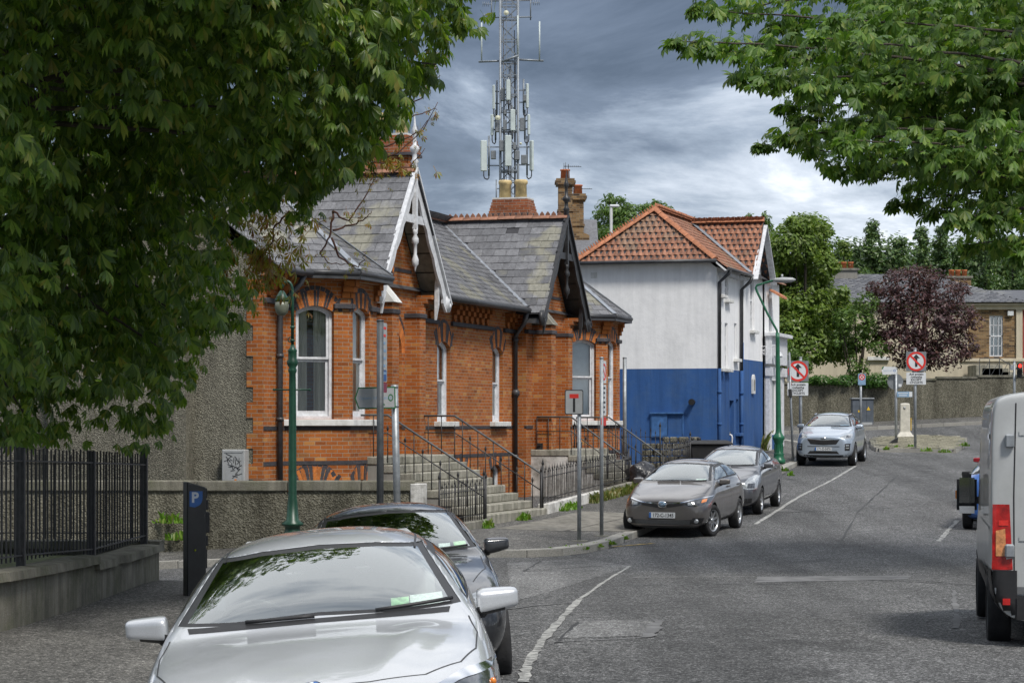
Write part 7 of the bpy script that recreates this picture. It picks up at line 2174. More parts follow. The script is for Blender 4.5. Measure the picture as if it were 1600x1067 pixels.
# hanging tips along the lower right edge
for (px, py, y) in ((735, 34, 26.4), (715, 40, 26.4), (690, 80, 26.6), (668, 118, 26.8), (610, 205, 27), (576, 236, 27), (540, 262, 26.6), (500, 292, 26.6), (478, 318, 26.6), (466, 330, 26.8), (385, 372, 27.2), (372, 452, 27.4), (366, 470, 27.4), (356, 486, 27.4), (345, 500, 27.4), (262, 628, 27.6), (250, 650, 27.4), (300, 580, 27.5), (238, 672, 27.4), (215, 690, 27.4)):
 c = at(px, py, y)
 for k in range(7): mats.append(leaf_matrix(c + Vector((random.gauss(0, .10), random.gauss(0, .12), random.gauss(0, .08))), Vector((.8, -.4, 0)), random.uniform(.6, .95), R(random.gauss(52, 14))))
foliage(ct, 'leaf', mats, TVc, TFc, M['leaf_chestnut'], 300)
random.shuffle(twigs)
for c in twigs[:46]:
 p0 = Vector((TX + .3, TY, 3.6 + random.uniform(0, 3)))
 mid = p0.lerp(c, .55) + Vector((0, 0, .5))
 limb(ct, [p0.lerp(mid, .25), mid, c], .055, .009, 'limb', n=5)
# bare reddish twigs with browned leaves hanging out of its right side
TVa, TFa = palmate(5, .105, .5, 70, .34)
am_ = []
def bare_twig(pts, y, nl, leaf_scale=1.0, r=.016, jit=.12):
 P = [at(px, py, y + random.uniform(-.05, .05)) for px, py in pts]
 limb(ct, P, r, .004, 'twig', 'twig', 5)
 for k in range(nl):
  i = random.randrange(max(1, len(P) // 2 - 1), len(P) - 1) if len(P) > 2 else 0
  q = P[i].lerp(P[i + 1], random.random()) + Vector((random.gauss(0, jit), random.gauss(0, .05), random.gauss(0, jit)))
  am_.append(leaf_matrix(q, Vector((random.gauss(.5, 1), -.5, 0)), leaf_scale * random.uniform(.5, 1.1), R(random.gauss(50, 25))))
for pts in ([(560, 240), (610, 200), (650, 150), (684, 90), (697, 62)], [(560, 240), (618, 190), (660, 178), (683, 172)], [(556, 250), (600, 205), (640, 130), (672, 92)], [(560, 248), (620, 222), (660, 205), (684, 160)], [(570, 250), (620, 240), (652, 212), (668, 188)], [(548, 250), (596, 255), (640, 262), (664, 232)], [(566, 262), (600, 275), (632, 262)], [(590, 222), (640, 168), (668, 138), (688, 118)], [(600, 206), (648, 120), (676, 100), (700, 90)]):
 bare_twig(pts, 30.5, 8, .75, .013, .05)
for pts in ([(520, 330), (515, 370), (500, 395), (512, 410), (540, 412)], [(452, 330), (430, 352), (425, 380), (402, 408), (396, 425)], [(520, 330), (545, 345), (575, 300), (585, 280)], [(520, 360), (548, 352), (572, 340), (580, 330)], [(518, 372), (530, 402), (560, 418), (572, 396)], [(452, 330), (470, 345), (495, 350), (510, 348)]):
 bare_twig(pts, 31.5, 9, .75, .016, .07)
for k in range(210):   # yellowing spray low on the right edge
 px = random.gauss(405, 52); py = random.gauss(365, 50)
 if px < 330 or px > 500 or py < 285: continue
 am_.append(leaf_matrix(at(px, py, 31.8 + random.uniform(-.5, .5)), Vector((random.gauss(.4, 1), -.6, 0)), random.uniform(.7, 1.4), R(random.gauss(45, 22))))
for k in range(60):
 px = random.gauss(408, 26); py = random.gauss(420, 20); am_.append(leaf_matrix(at(px, py, 31.8 + random.uniform(-.4, .4)), Vector((random.gauss(.4, 1), -.6, 0)), random.uniform(.8, 1.4), R(random.gauss(45, 22))))
for k in range(70):
 px = random.gauss(590, 40); py = random.gauss(255, 20); am_.append(leaf_matrix(at(px, py, 30.5 + random.uniform(-.3, .3)), Vector((random.gauss(.4, 1), -.6, 0)), random.uniform(.5, 1.0), R(random.gauss(45, 22))))
o = link('browned_foliage', combine('browned_foliage', TVa, TFa, np.array([np.array(m) for m in am_]), M['leaf_autumn']), ct); tag(o, kind='stuff')
# --- the brighter chestnut reaching in from the right
rt_ = empty('chestnut_tree', (0, 0, 0))
tag(rt_, 'bright green horse chestnut reaching in over the road from the right', 'tree')
RX, RY = 13.6, 38.0
limb(rt_, [(RX, RY, -.3), (RX, RY, 3), (RX - .3, RY, 6), (RX - .5, RY, 9.5), (RX, RY, 13)], .40, .16, 'trunk', n=12)
tips = [(1050, 64), (1078, 12), (1110, 78), (1150, 118), (1190, 128), (1120, 20), (1186, 228), (1222, 212), (1262, 232), (1298, 262), (1345, 262), (1395, 318), (1420, 292), (1450, 330), (1510, 385), (1480, 345), (1560, 392), (1545, 340), (1590, 400), (1215, 170), (1250, 140), (1270, 60), (1330, 190), (1200, 40), (1300, 30), (1390, 60), (1350, 120), (1450, 200), (1500, 120), (1560, 250), (1420, 240), (1590, 160), (1480, 40), (1560, 30), (1180, -30), (1260, -60), (1370, -50), (1480, -80), (1580, -60), (1650, 200), (1650, 330), (1700, 80), (1660, -100), (1240, 185), (1310, 220), (1400, 150), (1530, 190), (1290, 110), (1220, 90), (1170, 70)]
TVr, TFr = palmate(7, .195, .30, 82, .38)
mats = []
for i, (px, py) in enumerate(tips):
 Y = 36.5 + random.uniform(-4.2, 4.5)
 tip = at(px, py, Y)
 st = Vector((RX - .4, RY, min(12.5, max(5.2, tip.z - 1.0 + random.uniform(-.4, .8)))))
 ln = (tip - st).length
 ctl = st.lerp(tip, .5) + Vector((random.uniform(-.5, .5), random.uniform(-.4, .4), random.uniform(.1, 1.1)))
 P = [st * (1 - t) ** 2 + ctl * (2 * t * (1 - t)) + tip * t * t for t in np.linspace(0, 1, 9)]
 limb(rt_, P, .06, .008, 'limb', n=5)
 dr = (tip - st).normalized()
 n = int(14 + ln * 19)
 for k in range(n):
  t = 1 - (random.random() ** 1.5) * .72
  q = st * (1 - t) ** 2 + ctl * (2 * t * (1 - t)) + tip * t * t
  w_ = .12 + .62 * (1 - t) / .72
  off = Vector((random.gauss(0, w_ * .8), random.gauss(0, w_), random.gauss(0, w_ * .6)))
  if t > .985: off *= .3
  q = q + off
  mats.append(leaf_matrix(q, dr + off, random.uniform(.5, 1.15), R(random.gauss(30, 26))))
for k in range(700):  # the crown above and behind the frame edge
 a = random.uniform(0, 6.283); rr = 4.5 * math.sqrt(random.random()); z = random.uniform(8.4, 13)
 q = Vector((RX + rr * math.cos(a), RY + rr * math.sin(a), z)); mats.append(leaf_matrix(q, q - Vector((RX, RY, 8)), 1.6))
for k in range(2600):     # dense inner growth towards the trunk
 px = random.uniform(1330, 1680); py = random.uniform(-60, 150 + .75 * (px - 1330));
 if py > 385: continue
 q = at(px, py, random.uniform(35.5, 41)); mats.append(leaf_matrix(q, Vector((-1, random.gauss(-.4, .6), 0)), random.uniform(.6, 1.1), R(random.gauss(32, 24))))
def rsize(m):
 p = m.translation; return 0
foliage(rt_, 'leaf', mats, TVr, TFr, M['leaf_right'], 300)
# --- trees beyond the buildings
def cloud_leaves(spec, n, size, flat=.6, droop=.3, seed=0):
 """leaf-sized quads spread through clumps: spec = list of (centre, radii)"""
 r_ = np.random.default_rng(seed)
 vol = np.array([s[1][0] * s[1][1] * s[1][2] for s in spec]) ** .67; vol /= vol.sum()
 ids = r_.choice(len(spec), n, p=vol)
 C_ = np.array([s[0] for s in spec])[ids]; Rr = np.array([s[1] for s in spec])[ids]
 d = r_.normal(size=(n, 3)); d /= np.linalg.norm(d, axis=1)[:, None]
 rad = r_.uniform(.45, 1.0, n) ** .6
 P = C_ + d * Rr * rad[:, None] + r_.normal(scale=size * .6, size=(n, 3))
 nrm = d * .9 + r_.normal(scale=.38, size=(n, 3)) + np.array([0, 0, .55]); nrm /= np.linalg.norm(nrm, axis=1)[:, None]
 t = np.cross(nrm, r_.normal(size=(n, 3))); t /= np.linalg.norm(t, axis=1)[:, None]
 b_ = np.cross(nrm, t)
 s_ = size * r_.uniform(.6, 1.4, n)[:, None]
 V = np.stack([P - t * s_, P + b_ * s_ * .45, P + t * s_, P - b_ * s_ * .45], 1).reshape(-1, 3)
 Fq = np.arange(4 * n).reshape(n, 4)
 return V, Fq
def far_tree(name, label, cat, base, hgt, clumps, n, size, mat, group, seed, trunk_r=.18, tmat='bark', twig_to=8):
 t = empty(name, base); tag(t, label, cat, group)
 b_ = Vector(base)
 limb(t, [(0, 0, -.3), (0, 0, hgt * .3), (.1, 0, hgt * .75)], trunk_r, trunk_r * .3, 'trunk', tmat)
 for c, r_ in clumps[:twig_to]: limb(t, [(0, 0, hgt * .25), Vector(c) - b_], trunk_r * .35, .02, 'limb', tmat, 5)
 V, Fq = cloud_leaves([(np.array(c) - np.array(base), r_) for c, r_ in clumps], n, size, seed=seed)
 o = link('crown', np_mesh('crown', V, Fq, M[mat]), t); tag(o, kind='stuff')
 return t
def clumps_px(lst, Y, dy=1.0, sub=0, seed=0):
 """(px, py, rx, ry) ellipses -> clumps at distance Y; sub = extra small clumps scattered on each one's surface"""
 rr = random.Random(seed); o = []
 for (px, py, rx, ry) in lst:
  c = at(px, py, Y); k = Y / F
  o.append(((c.x, c.y + rr.uniform(-dy, dy), c.z), (rx * k, (rx + ry) / 2 * k * .9, ry * k)))
  for q in range(sub):
   a = rr.uniform(0, 6.283); e_ = rr.uniform(-.5, 1)
   cc = (c.x + rx * k * .85 * math.cos(a) * math.sqrt(max(0, 1 - e_ * e_)), c.y + (rx + ry) / 2 * k * .8 * math.sin(a) * math.sqrt(max(0, 1 - e_ * e_)) + rr.uniform(-dy, dy), c.z + ry * k * .85 * e_)
   f_ = rr.uniform(.22, .42); o.append((cc, (rx * k * f_, rx * k * f_, ry * k * f_ * .7)))
 return o
BG = 'trees behind the far garden wall'
YT = 106.0
far_tree('broadleaf_tree', 'tall light green tree beside the white building behind the street lamp', 'tree', (at(1255, 600, YT).x, YT, 1.9), 7.5,
    clumps_px([(1238, 385, 40, 34), (1268, 362, 34, 30), (1225, 440, 38, 44), (1278, 415, 28, 40), (1258, 470, 54, 44), (1230, 520, 38, 40), (1300, 490, 42, 44), (1265, 540, 44, 34), (1312, 540, 26, 30), (1215, 400, 22, 40), (1250, 352, 22, 18)], YT, 1.2, 9, 1), 34000, .105, 'leaf_light', BG, 5)
far_tree('broadleaf_tree', 'dark green ivy-clad bush filling the gap beside the shop corner', 'tree', (at(1222, 600, 103).x, 103, 1.9), 3.2,
    clumps_px([(1225, 560, 26, 34), (1212, 590, 18, 26), (1250, 575, 20, 18)], 103, .5, 6, 2), 4500, .07, 'leaf_mid', BG, 6, .08)
far_tree('broadleaf_tree', 'small airy green tree with two ivy-covered stems in front of the cream villa', 'tree', (at(1340, 600, 104.5).x, 104.5, 1.9), 4.4,
    clumps_px([(1335, 500, 34, 22), (1362, 520, 24, 22), (1322, 535, 24, 26), (1350, 475, 22, 18), (1372, 545, 20, 14), (1330, 575, 10, 28), (1346, 585, 11, 26), (1316, 500, 18, 22)], 104.5, .6, 7, 3), 5200, .075, 'leaf_mid', BG, 7, .12)
far_tree('purple_tree', 'round purple-leaved tree in front of the cream villa', 'tree', (at(1436, 600, 105).x, 105, 1.95), 5.2,
    clumps_px([(1420, 450, 48, 32), (1470, 462, 40, 32), (1390, 475, 30, 28), (1440, 500, 66, 44), (1490, 505, 30, 34), (1410, 540, 46, 28), (1470, 550, 44, 30), (1440, 565, 40, 18), (1375, 520, 22, 16), (1508, 540, 16, 24), (1440, 430, 30, 16), (1365, 455, 16, 16), (1520, 500, 12, 22)], 105, .9, 14, 4), 14000, .085, 'leaf_purple', BG, 8, .2, 'twig', 11)
far_tree('broadleaf_tree', 'green tree rising behind the white gable and chimneys', 'tree', (at(985, 600, 125).x, 125, 2.2), 9,
    clumps_px([(958, 322, 30, 16), (990, 345, 46, 26), (1025, 325, 22, 14), (940, 350, 18, 22), (1046, 335, 10, 12), (975, 380, 60, 30)], 125, 1.0, 7, 5), 9000, .10, 'leaf_mid', BG, 9, .2)
far_tree('broadleaf_tree', 'leafy tree top just showing above the villa ridge beside the black finial', 'tree', (at(852, 600, 128).x, 128, 2.2), 7, clumps_px([(852, 346, 12, 7), (845, 360, 18, 10)], 128, .5, 4, 6), 900, .10, 'leaf_mid', BG, 10, .12)
for k, (px, py) in enumerate(((1085, 345), (1170, 340), (1196, 338))):
 far_tree('broadleaf_tree', ('small tree top poking above the tiled ridge near the hip', 'small tree top poking above the middle of the crested ridge', 'small tree top poking above the street end of the crested ridge')[k], 'tree',
     (at(px, 600, 112).x, 112, 2.1), 8, clumps_px([(px, py + 4, 8, 8), (px + 3, py + 20, 10, 14)], 112, .3, 3, 7 + k), 420, .09, 'leaf_mid', BG, 11 + k, .07)
def conifer(px, ptop, wpx, Y, label, seed, mat='leaf_conifer'):
 rr = random.Random(seed); top = at(px, ptop, Y); base = Vector((top.x, Y, 2.0)); t = empty('conifer_tree', base); tag(t, label, 'tree', 'conifers on the skyline')
 h = top.z - base.z; w_ = wpx / F * Y
 limb(t, [(0, 0, -.3), (0, 0, h * .98)], .18, .02, 'trunk')
 V_, F_ = [], []; b_ = 0
 V = []; cl = []
 for k in range(70):
  f_ = rr.random() ** .8; z = h * (1 - f_ * .78); r0 = w_ * (.10 + .9 * f_ ** .85) * rr.uniform(.55, 1.1); a = rr.uniform(0, 6.283)
  for q in range(5):
   u = .25 + .75 * q / 4
   cl.append(((r0 * u * math.cos(a), r0 * u * math.sin(a), z + .55 * u * u * r0 * .55), (.10 + .16 * w_ * (1 - .7 * u), .10 + .16 * w_ * (1 - .7 * u), .10 + .10 * w_ * (1 - .5 * u))))
 V, Fq = cloud_leaves(cl, 9000, .10, seed=seed)
 tag(link('crown', np_mesh('crown', V, Fq, M[mat]), t), kind='stuff')
for k, (px, pt, wp, lab) in enumerate(((1362, 345, 30, 'pointed dark conifer standing clear to the right of the pale tree'), (1318, 372, 20, 'yellowish conifer tip between the pale tree and the pointed conifer'), (1405, 368, 26, 'conifer behind the purple tree with a leaning tip'), (1440, 356, 28, 'bushy conifer on the skyline above the purple tree'), (1470, 352, 26, 'tallest feathered conifer on the skyline left of the villa stack'), (1500, 362, 30, 'broad conifer behind the right chimney stack of the villa'), (1540, 358, 34, 'wide conifer on the skyline above the slate annexe'), (1582, 366, 36, 'conifer at the right edge of the skyline'), (1340, 392, 22, 'low conifer behind the grey rendered chimney'))):
 conifer(px, pt, wp * 1.9, 132 + (k % 3) * 3, lab, 40 + k, 'leaf_conifer' if k != 1 else 'leaf_light')
# dark conifer belt behind them, too dense to count
V, Fq = cloud_leaves([((at(px, py, 140).x, 140 + (px % 7) * .4, at(px, py, 140).z), (1.5, 1.4, 1.8)) for px in range(1300, 1690, 20) for py in (412, 440, 480, 520)], 42000, .17, seed=77)
tag(link('conifer_belt', np_mesh('conifer_belt', V, Fq, M['leaf_conifer'])), 'dense dark band of conifers behind the villa roofs', 'trees', kind='stuff')
# ivy hedge on the wall top
hd = empty('ivy_hedge', (0, 0, 0)); tag(hd, 'bright green ivy spilling over the top of the far wall by the cabinet', 'hedge')
V, Fq = cloud_leaves(clumps_px([(1285, 594, 24, 8), (1320, 596, 24, 9), (1375, 594, 22, 13), (1355, 598, 18, 9), (1265, 596, 14, 6)], 100.2, .15, 6, 12), 5200, .055, seed=12)
tag(link('foliage', np_mesh('foliage', V, Fq, M['leaf_hedge']), hd), kind='stuff')
# --- weeds along walls and kerbs
def weeds(label, spots, n, hgt, mat='weed', seed=0, name='weeds'):
 r_ = np.random.default_rng(seed); V = []; c = 0
 for (x, y, z, rad) in spots:
  for k in range(n):
   a = r_.uniform(0, 6.283); rr = rad * math.sqrt(r_.random()); bx_, by_ = x + rr * math.cos(a), y + rr * math.sin(a)
   h = hgt * r_.uniform(.25, 1.25) * (1 - .75 * (rr / rad) ** 2); d = r_.uniform(0, 6.283); ln = h * r_.uniform(.2, .7); wd = .012 + .02 * r_.random() if mat == 'grass' else .02 + .03 * r_.random()
   sx, sy = -math.sin(d) * wd, math.cos(d) * wd; mx, my = math.cos(d) * ln, math.sin(d) * ln
   V += [(bx_ - sx * .5, by_ - sy * .5, z), (bx_ + sx * .5, by_ + sy * .5, z), (bx_ + mx * .5 + sx, by_ + my * .5 + sy, z + h * .75), (bx_ + mx, by_ + my, z + h)]
 V = np.array(V); Fq = np.arange(len(V)).reshape(-1, 4)
 return tag(link(name, np_mesh(name, V, Fq, M[mat])), label, name, kind='stuff')
def wspot(p, rad): return (p.x, p.y, far_z((p.x, p.y)), rad)
weeds('bright green weeds at the foot of the whitewashed plinth and lowest step', [wspot(HP(s, 3.52 - .04 * (s - 4)), r_) for s, r_ in [(9.6, .34), (10.1, .30), (9.2, .22), (9.9, .2), (6.2, .10), (5.9, .12), (3.0, .12), (3.3, .10)] + [(random.uniform(8.3, 16.8), .10) for _ in range(9)]], 75, .17, 'weed', 1)
weeds('dry grass tufts along the plinth by the rubbish bag', [wspot(HP(s, 3.3 - .03 * (s - 12)), .14) for s in np.linspace(12.0, 17.2, 13)], 90, .24, 'grass', 2, 'dry_grass')
sp_ = []
for (px, py, r_) in ((860, 868, .10), (885, 866, .16), (905, 864, .18), (930, 860, .16), (952, 856, .12), (975, 848, .08)):
 p = ground_hit(px, py); sp_.append((p.x, p.y + .12, G(p.x, p.y) + .06, r_))
weeds('grass growing along the kerb corner below the no through road sign', sp_, 120, .09, 'weed', 3, 'kerb_grass')
sp_ = []
for (px, py, r_) in ((1385, 702, .10), (1422, 699, .22), (1447, 704, .22), (1475, 706, .25), (1507, 696, .18), (1400, 700, .08), (1210, 742, .12), (1225, 735, .15), (1235, 742, .1)):
 p = ground_hit(px, py, .12); sp_.append((p.x, p.y, G(p.x, p.y) + .10, r_))
weeds('weeds sprouting between the setts of the traffic island and lamp base', sp_, 60, .15, 'weed', 4, 'island_weeds')
weeds('tall dry weeds against the corner of the blue wall', [(8.45, 82.0, far_z((8.5, 82)), .25), (8.75, 83.6, far_z((8.8, 83.6)), .2)], 150, .55, 'grass', 5, 'dry_grass')
weeds('green weeds hanging on the side street wall beside the railings end', [(at(282, 850, 43.6).x, 43.8, .15, .35), (at(262, 790, 43.6).x, 43.9, .45, .3)], 60, .22, 'weed', 6)
# garden ground and a dark evergreen mass behind the railings
gs_ = MB(); gs_.grid([[(x, y, .50 - .02 * (x + 5)) for y in np.linspace(6, 31.9, 8)] for x in np.linspace(-30, -5.3, 8)], 0, True)
o = gs_.build('garden_ground', M['soil']); tag(o, kind='structure')
if o.data.polygons[0].normal.z < 0: o.data.flip_normals()
V, Fq = cloud_leaves([((-13 + 1.3 * (k % 5), 28 + 1.6 * (k // 5), 1.2), (1.0, 1.0, .9)) for k in range(15)], 5000, .09, seed=21)
tag(link('shrubbery', np_mesh('shrubbery', V, Fq, M['leaf_conifer'])), 'dark shrubs in the shade behind the railings', 'shrubs', kind='stuff')
# ------------------------------------------------------------------ vehicles
def hatch(L_, W, H, zn, zh, fc, fr, rr, zb=.19, tail_z=1.0, tail_in=.30, deck=None, kb=.86, roof_w=.63, belt_up=.06, nose_w=1.0, glass_bow=.03):
 """stations of a car body from nose to tail: (f, zb, wb, wm, zm, ws, zs, wt, zt, zc)"""
 w = W / 2; k = nose_w
 S = [(0.0, zb + .06, .58 * w * k, .70 * w * k, .44, .64 * w * k, zn - .13, .44 * w * k, zn - .045, zn - .03),
    (0.07, zb + .02, .74 * w * k, .86 * w * k, .46, .80 * w * k, zn - .06, .54 * w * k, zn + .015, zn + .025),
    (0.30, zb, .87 * w, .955 * w, .50, .90 * w, zn + .02, .64 * w, zn + .075, zn + .095),
    (0.75, zb, .92 * w, .995 * w, .54, .945 * w, zn + (zh - zn) * .55, .72 * w, zn + (zh - zn) * .72 + .03, zn + (zh - zn) * .78 + .04),
    (fc - .12, zb, .93 * w, 1.0 * w, .58, .94 * w, zh - .035, .77 * w, zh + .005, zh + .03),
    (fc + .05, zb, .93 * w, 1.0 * w, .58, .935 * w, zh, .77 * w, zh + .03, zh + .055),
    (fc + .16, zb, .93 * w, 1.0 * w, .58, .93 * w, zh + .01, .75 * w, zh + .12, zh + .15),
    ((fc + fr) / 2 + .08, zb, .93 * w, 1.0 * w, .59, .925 * w, zh + .03, .69 * w, zh + (H - zh) * .58, zh + (H - zh) * .58 + glass_bow),
    (fr, zb, .93 * w, 1.0 * w, .60, .92 * w, zh + .04, roof_w * w, H - .085, H - .045),
    (fr + .25, zb, .93 * w, 1.0 * w, .60, .92 * w, zh + .045, roof_w * w, H - .05, H - .01),
    ((fr + rr) / 2 + .1, zb, .93 * w, 1.0 * w, .60, .92 * w, zh + belt_up, roof_w * w, H - .04, H + .002),
    (rr - .1, zb, .93 * w, 1.0 * w, .61, .915 * w, zh + belt_up + .02, (roof_w - .02) * w, H - .09, H - .05)]
 if deck is None:
  S += [(rr + .16, zb, .92 * w, .99 * w, .62, .905 * w, zh + belt_up + .03, (roof_w - .05) * w, H - .19, H - .155),
     (L_ - tail_in, zb + .02, .90 * w, .97 * w, .62, .88 * w, tail_z, .62 * w, tail_z + .10, tail_z + .14),
     (L_ - tail_in * .45, zb + .05, .88 * w, .95 * w, .62, .86 * w, tail_z - .06, .66 * w, tail_z - .01, tail_z + .02),
     (L_ - .05, zb + .08, .84 * w, .90 * w, .60, .80 * w, tail_z - .18, .62 * w, tail_z - .12, tail_z - .10),
     (L_, zb + .12, .70 * w, .78 * w, .56, .70 * w, tail_z - .30, .5 * w, tail_z - .24, tail_z - .22)]
 else:
  S += [(rr + .35, zb, .92 * w, .99 * w, .62, .905 * w, zh + belt_up + .02, (roof_w - .05) * w, (H + deck) / 2 + .02, (H + deck) / 2 + .05),
     (rr + .72, zb, .92 * w, .98 * w, .62, .89 * w, deck - .03, .70 * w, deck + .02, deck + .04),
     (L_ - .25, zb + .02, .90 * w, .96 * w, .62, .87 * w, deck - .04, .70 * w, deck + .0, deck + .015),
     (L_ - .05, zb + .08, .84 * w, .90 * w, .60, .80 * w, deck - .14, .62 * w, deck - .06, deck - .05),
     (L_, zb + .12, .70 * w, .78 * w, .56, .70 * w, deck - .26, .5 * w, deck - .18, deck - .17)]
 return S
class Car:
 def __init__(c, name, label, cat, loc, rz, S, L_, W, H, paint_, roll=0.0, pitch=0.0, group=None, levels=3, crease=None):
  c.L, c.W, c.H = L_, W, H
  c.root = empty(name, loc); c.root.rotation_mode = 'XYZ'
  c.root.rotation_euler = (roll, pitch, rz)
  tag(c.root, label, cat, group)
  c.paint = paint_
  V = []; Fs = []; rings = []
  for (f, zb, wb, wm, zm, ws, zs, wt, zt, zc) in S:
   x = L_ / 2 - f
   half = [(0, zb), (wb * .55, zb), (wb, zb + .02), (wm, zm), (ws, zs), (wt, zt), (0, zc)]
   ring = half + [(-y, z) for y, z in reversed(half[1:-1])]
   rings.append([len(V) + i for i in range(12)]); V += [(x, y, z) for y, z in ring]
  for a, b_ in zip(rings, rings[1:]):
   for i in range(12):
    j = (i + 1) % 12; Fs.append((a[i], b_[i], b_[j], a[j]))
  for rg, fl in ((rings[0], False), (rings[-1], True)):
   caps = [(0, 1, 11), (1, 2, 10, 11), (2, 3, 9, 10), (3, 4, 8, 9), (4, 5, 7, 8), (5, 6, 7)]
   for q in caps:
    q = tuple(rg[i] for i in q); Fs.append(q if not fl else q[::-1])
  me = bpy.data.meshes.new('body'); me.from_pydata(V, [], Fs); me.materials.append(paint_)
  bm = bmesh.new(); bm.from_mesh(me); bmesh.ops.recalc_face_normals(bm, faces=bm.faces)
  if bm.calc_volume(signed=True) < 0: bmesh.ops.reverse_faces(bm, faces=bm.faces)
  bm.to_mesh(me); bm.free()
  o = bpy.data.objects.new('body', me); COL.objects.link(o)
  md = o.modifiers.new('s', 'SUBSURF'); md.levels = levels; md.render_levels = levels
  c.me = bpy.data.meshes.new_from_object(o.evaluated_get(bpy.context.evaluated_depsgraph_get()))
  bpy.data.objects.remove(o)
  if crease:
   for v in c.me.vertices:
    q = crease(L_ / 2 - v.co.x, abs(v.co.y))
    if v.co.z > .5: v.co.z += q
  c.me.polygons.foreach_set('use_smooth', [True] * len(c.me.polygons))
  c.bvh = BVHTree.FromPolygons([v.co[:] for v in c.me.vertices], [p.vertices[:] for p in c.me.polygons])
  c.cut = []
 def cast(c, view, a, b_):
  """hit the body from outside: front/rear (a=y, b=z), left/right (a=x, b=z), top (a=x, b=y)"""
  big = 6
  o, d = {'front': ((big, a, b_), (-1, 0, 0)), 'rear': ((-big, a, b_), (1, 0, 0)), 'left': ((a, big, b_), (0, -1, 0)), 'right': ((a, -big, b_), (0, 1, 0)), 'top': ((a, b_, big), (0, 0, -1))}[view]
  h, n, i, dd = c.bvh.ray_cast(Vector(o), Vector(d))
  if h is None:
   h, n, i, dd = c.bvh.find_nearest(Vector(o) + Vector(d) * (big - .5))
  return h, n
 def patch(c, name, view, lower, upper, mat, off=.004, parent=None, nu=14, nv=6, border=None, th=None):
  """skin piece between two 2D polylines, wrapped on the body"""
  def rs(pl, n):
   P = [Vector(p) for p in pl]
   if len(P) == 1: return P * (n + 1)
   ls = [0]
   for p, q in zip(P, P[1:]): ls.append(ls[-1] + (q - p).length)
   o = []
   for k in range(n + 1):
    t = ls[-1] * k / n; i = 0
    while i < len(P) - 2 and ls[i + 1] < t: i += 1
    o.append(P[i].lerp(P[i + 1], (t - ls[i]) / max(1e-9, ls[i + 1] - ls[i])))
   return o
  lo, up = rs(lower, nu), rs(upper, nu)
  rows = []
  for i in range(nu + 1):
   row = []
   for j in range(nv + 1):
    q = lo[i].lerp(up[i], j / nv); h, n = c.cast(view, q.x, q.y); row.append(h + n * off)
   rows.append(row)
  mb_ = MB(); mb_.grid(rows, 0, True)
  # outward facing
  n0 = (rows[1][0] - rows[0][0]).cross(rows[0][1] - rows[0][0]); want = {'front': (1, 0, 0), 'rear': (-1, 0, 0), 'left': (0, 1, 0), 'right': (0, -1, 0), 'top': (0, 0, 1)}[view]
  o = mb_.build(name, [mat] + ([border[0]] if border else []), parent or c.root)
  if sum(p.normal.dot(Vector(want)) for p in o.data.polygons) < 0: o.data.flip_normals()
  if border:
   for idx, p in enumerate(o.data.polygons):
    i, j = divmod(idx, nv)
    if i < border[1] or i >= nu - border[1] or j < border[2] or j >= nv - border[3]: p.material_index = 1
  return o
 def line(c, name, view, pts, mat, wd=.007, off=.0015, parent=None):
  P = [Vector(p) for p in pts]; fine = []
  for a, b_ in zip(P, P[1:]):
   n = max(2, int((b_ - a).length / .06))
   fine += [a.lerp(b_, k / n) for k in range(n)]
  fine.append(P[-1]); H_ = [c.cast(view, q.x, q.y) for q in fine]
  rows = []
  for i, (h, n) in enumerate(H_):
   t = (H_[min(i + 1, len(H_) - 1)][0] - H_[max(i - 1, 0)][0]).normalized(); s_ = n.cross(t).normalized() * wd / 2
   rows.append([h - s_ + n * off, h + n * off, h + s_ + n * off])
  mb_ = MB(); mb_.grid(rows, 0, True); o = mb_.build(name, mat, parent or c.root)
  return o
 def prism_cut(c, poly, view, lo, hi):
  M_ = {'front': Matrix(((0, 0, 1, 0), (1, 0, 0, 0), (0, 1, 0, 0), (0, 0, 0, 1))), 'left': frame((0, 0, 0), (1, 0, 0), (0, 0, 1))}[view]
  mb_ = MB()
  if view == 'front': mb_.prism(poly, M_ @ Matrix.Translation((0, 0, lo)), hi - lo)
  else: mb_.prism(poly, frame((0, hi, 0), (1, 0, 0), (0, 0, 1)), hi - lo)
  c.cut.append((mb_, M['seat']))
 def arch_cut(c, xs, z, r, depth=.30):
  mb_ = MB()
  for x in xs:
   for sg in (-1, 1):
    a = sg * (c.W / 2 - depth); b_ = sg * (c.W / 2 + .2)
    mb_.tube([(x, min(a, b_), z), (x, max(a, b_), z)], r, 28)
  c.cut.append((mb_, M['arch_dark']))
 def finish_body(c):
  o = bpy.data.objects.new('body', c.me); COL.objects.link(o); tmp = []
  for mb_, mt in c.cut:
   me = mb_.mesh('cutter', mt)
   bm = bmesh.new(); bm.from_mesh(me); bmesh.ops.recalc_face_normals(bm, faces=bm.faces)
   if bm.calc_volume(signed=True) < 0: bmesh.ops.reverse_faces(bm, faces=bm.faces)
   bm.to_mesh(me); bm.free()
   for p in me.polygons: p.use_smooth = False
   k = bpy.data.objects.new('cutter', me); COL.objects.link(k); tmp.append(k)
   md = o.modifiers.new('b', 'BOOLEAN'); md.operation = 'DIFFERENCE'; md.solver = 'MANIFOLD'; md.object = k; md.material_mode = 'TRANSFER'
  me = bpy.data.meshes.new_from_object(o.evaluated_get(bpy.context.evaluated_depsgraph_get()))
  bpy.data.objects.remove(o)
  for k in tmp: bpy.data.objects.remove(k)
  c.body = link('body', me, c.root)
  return c.body
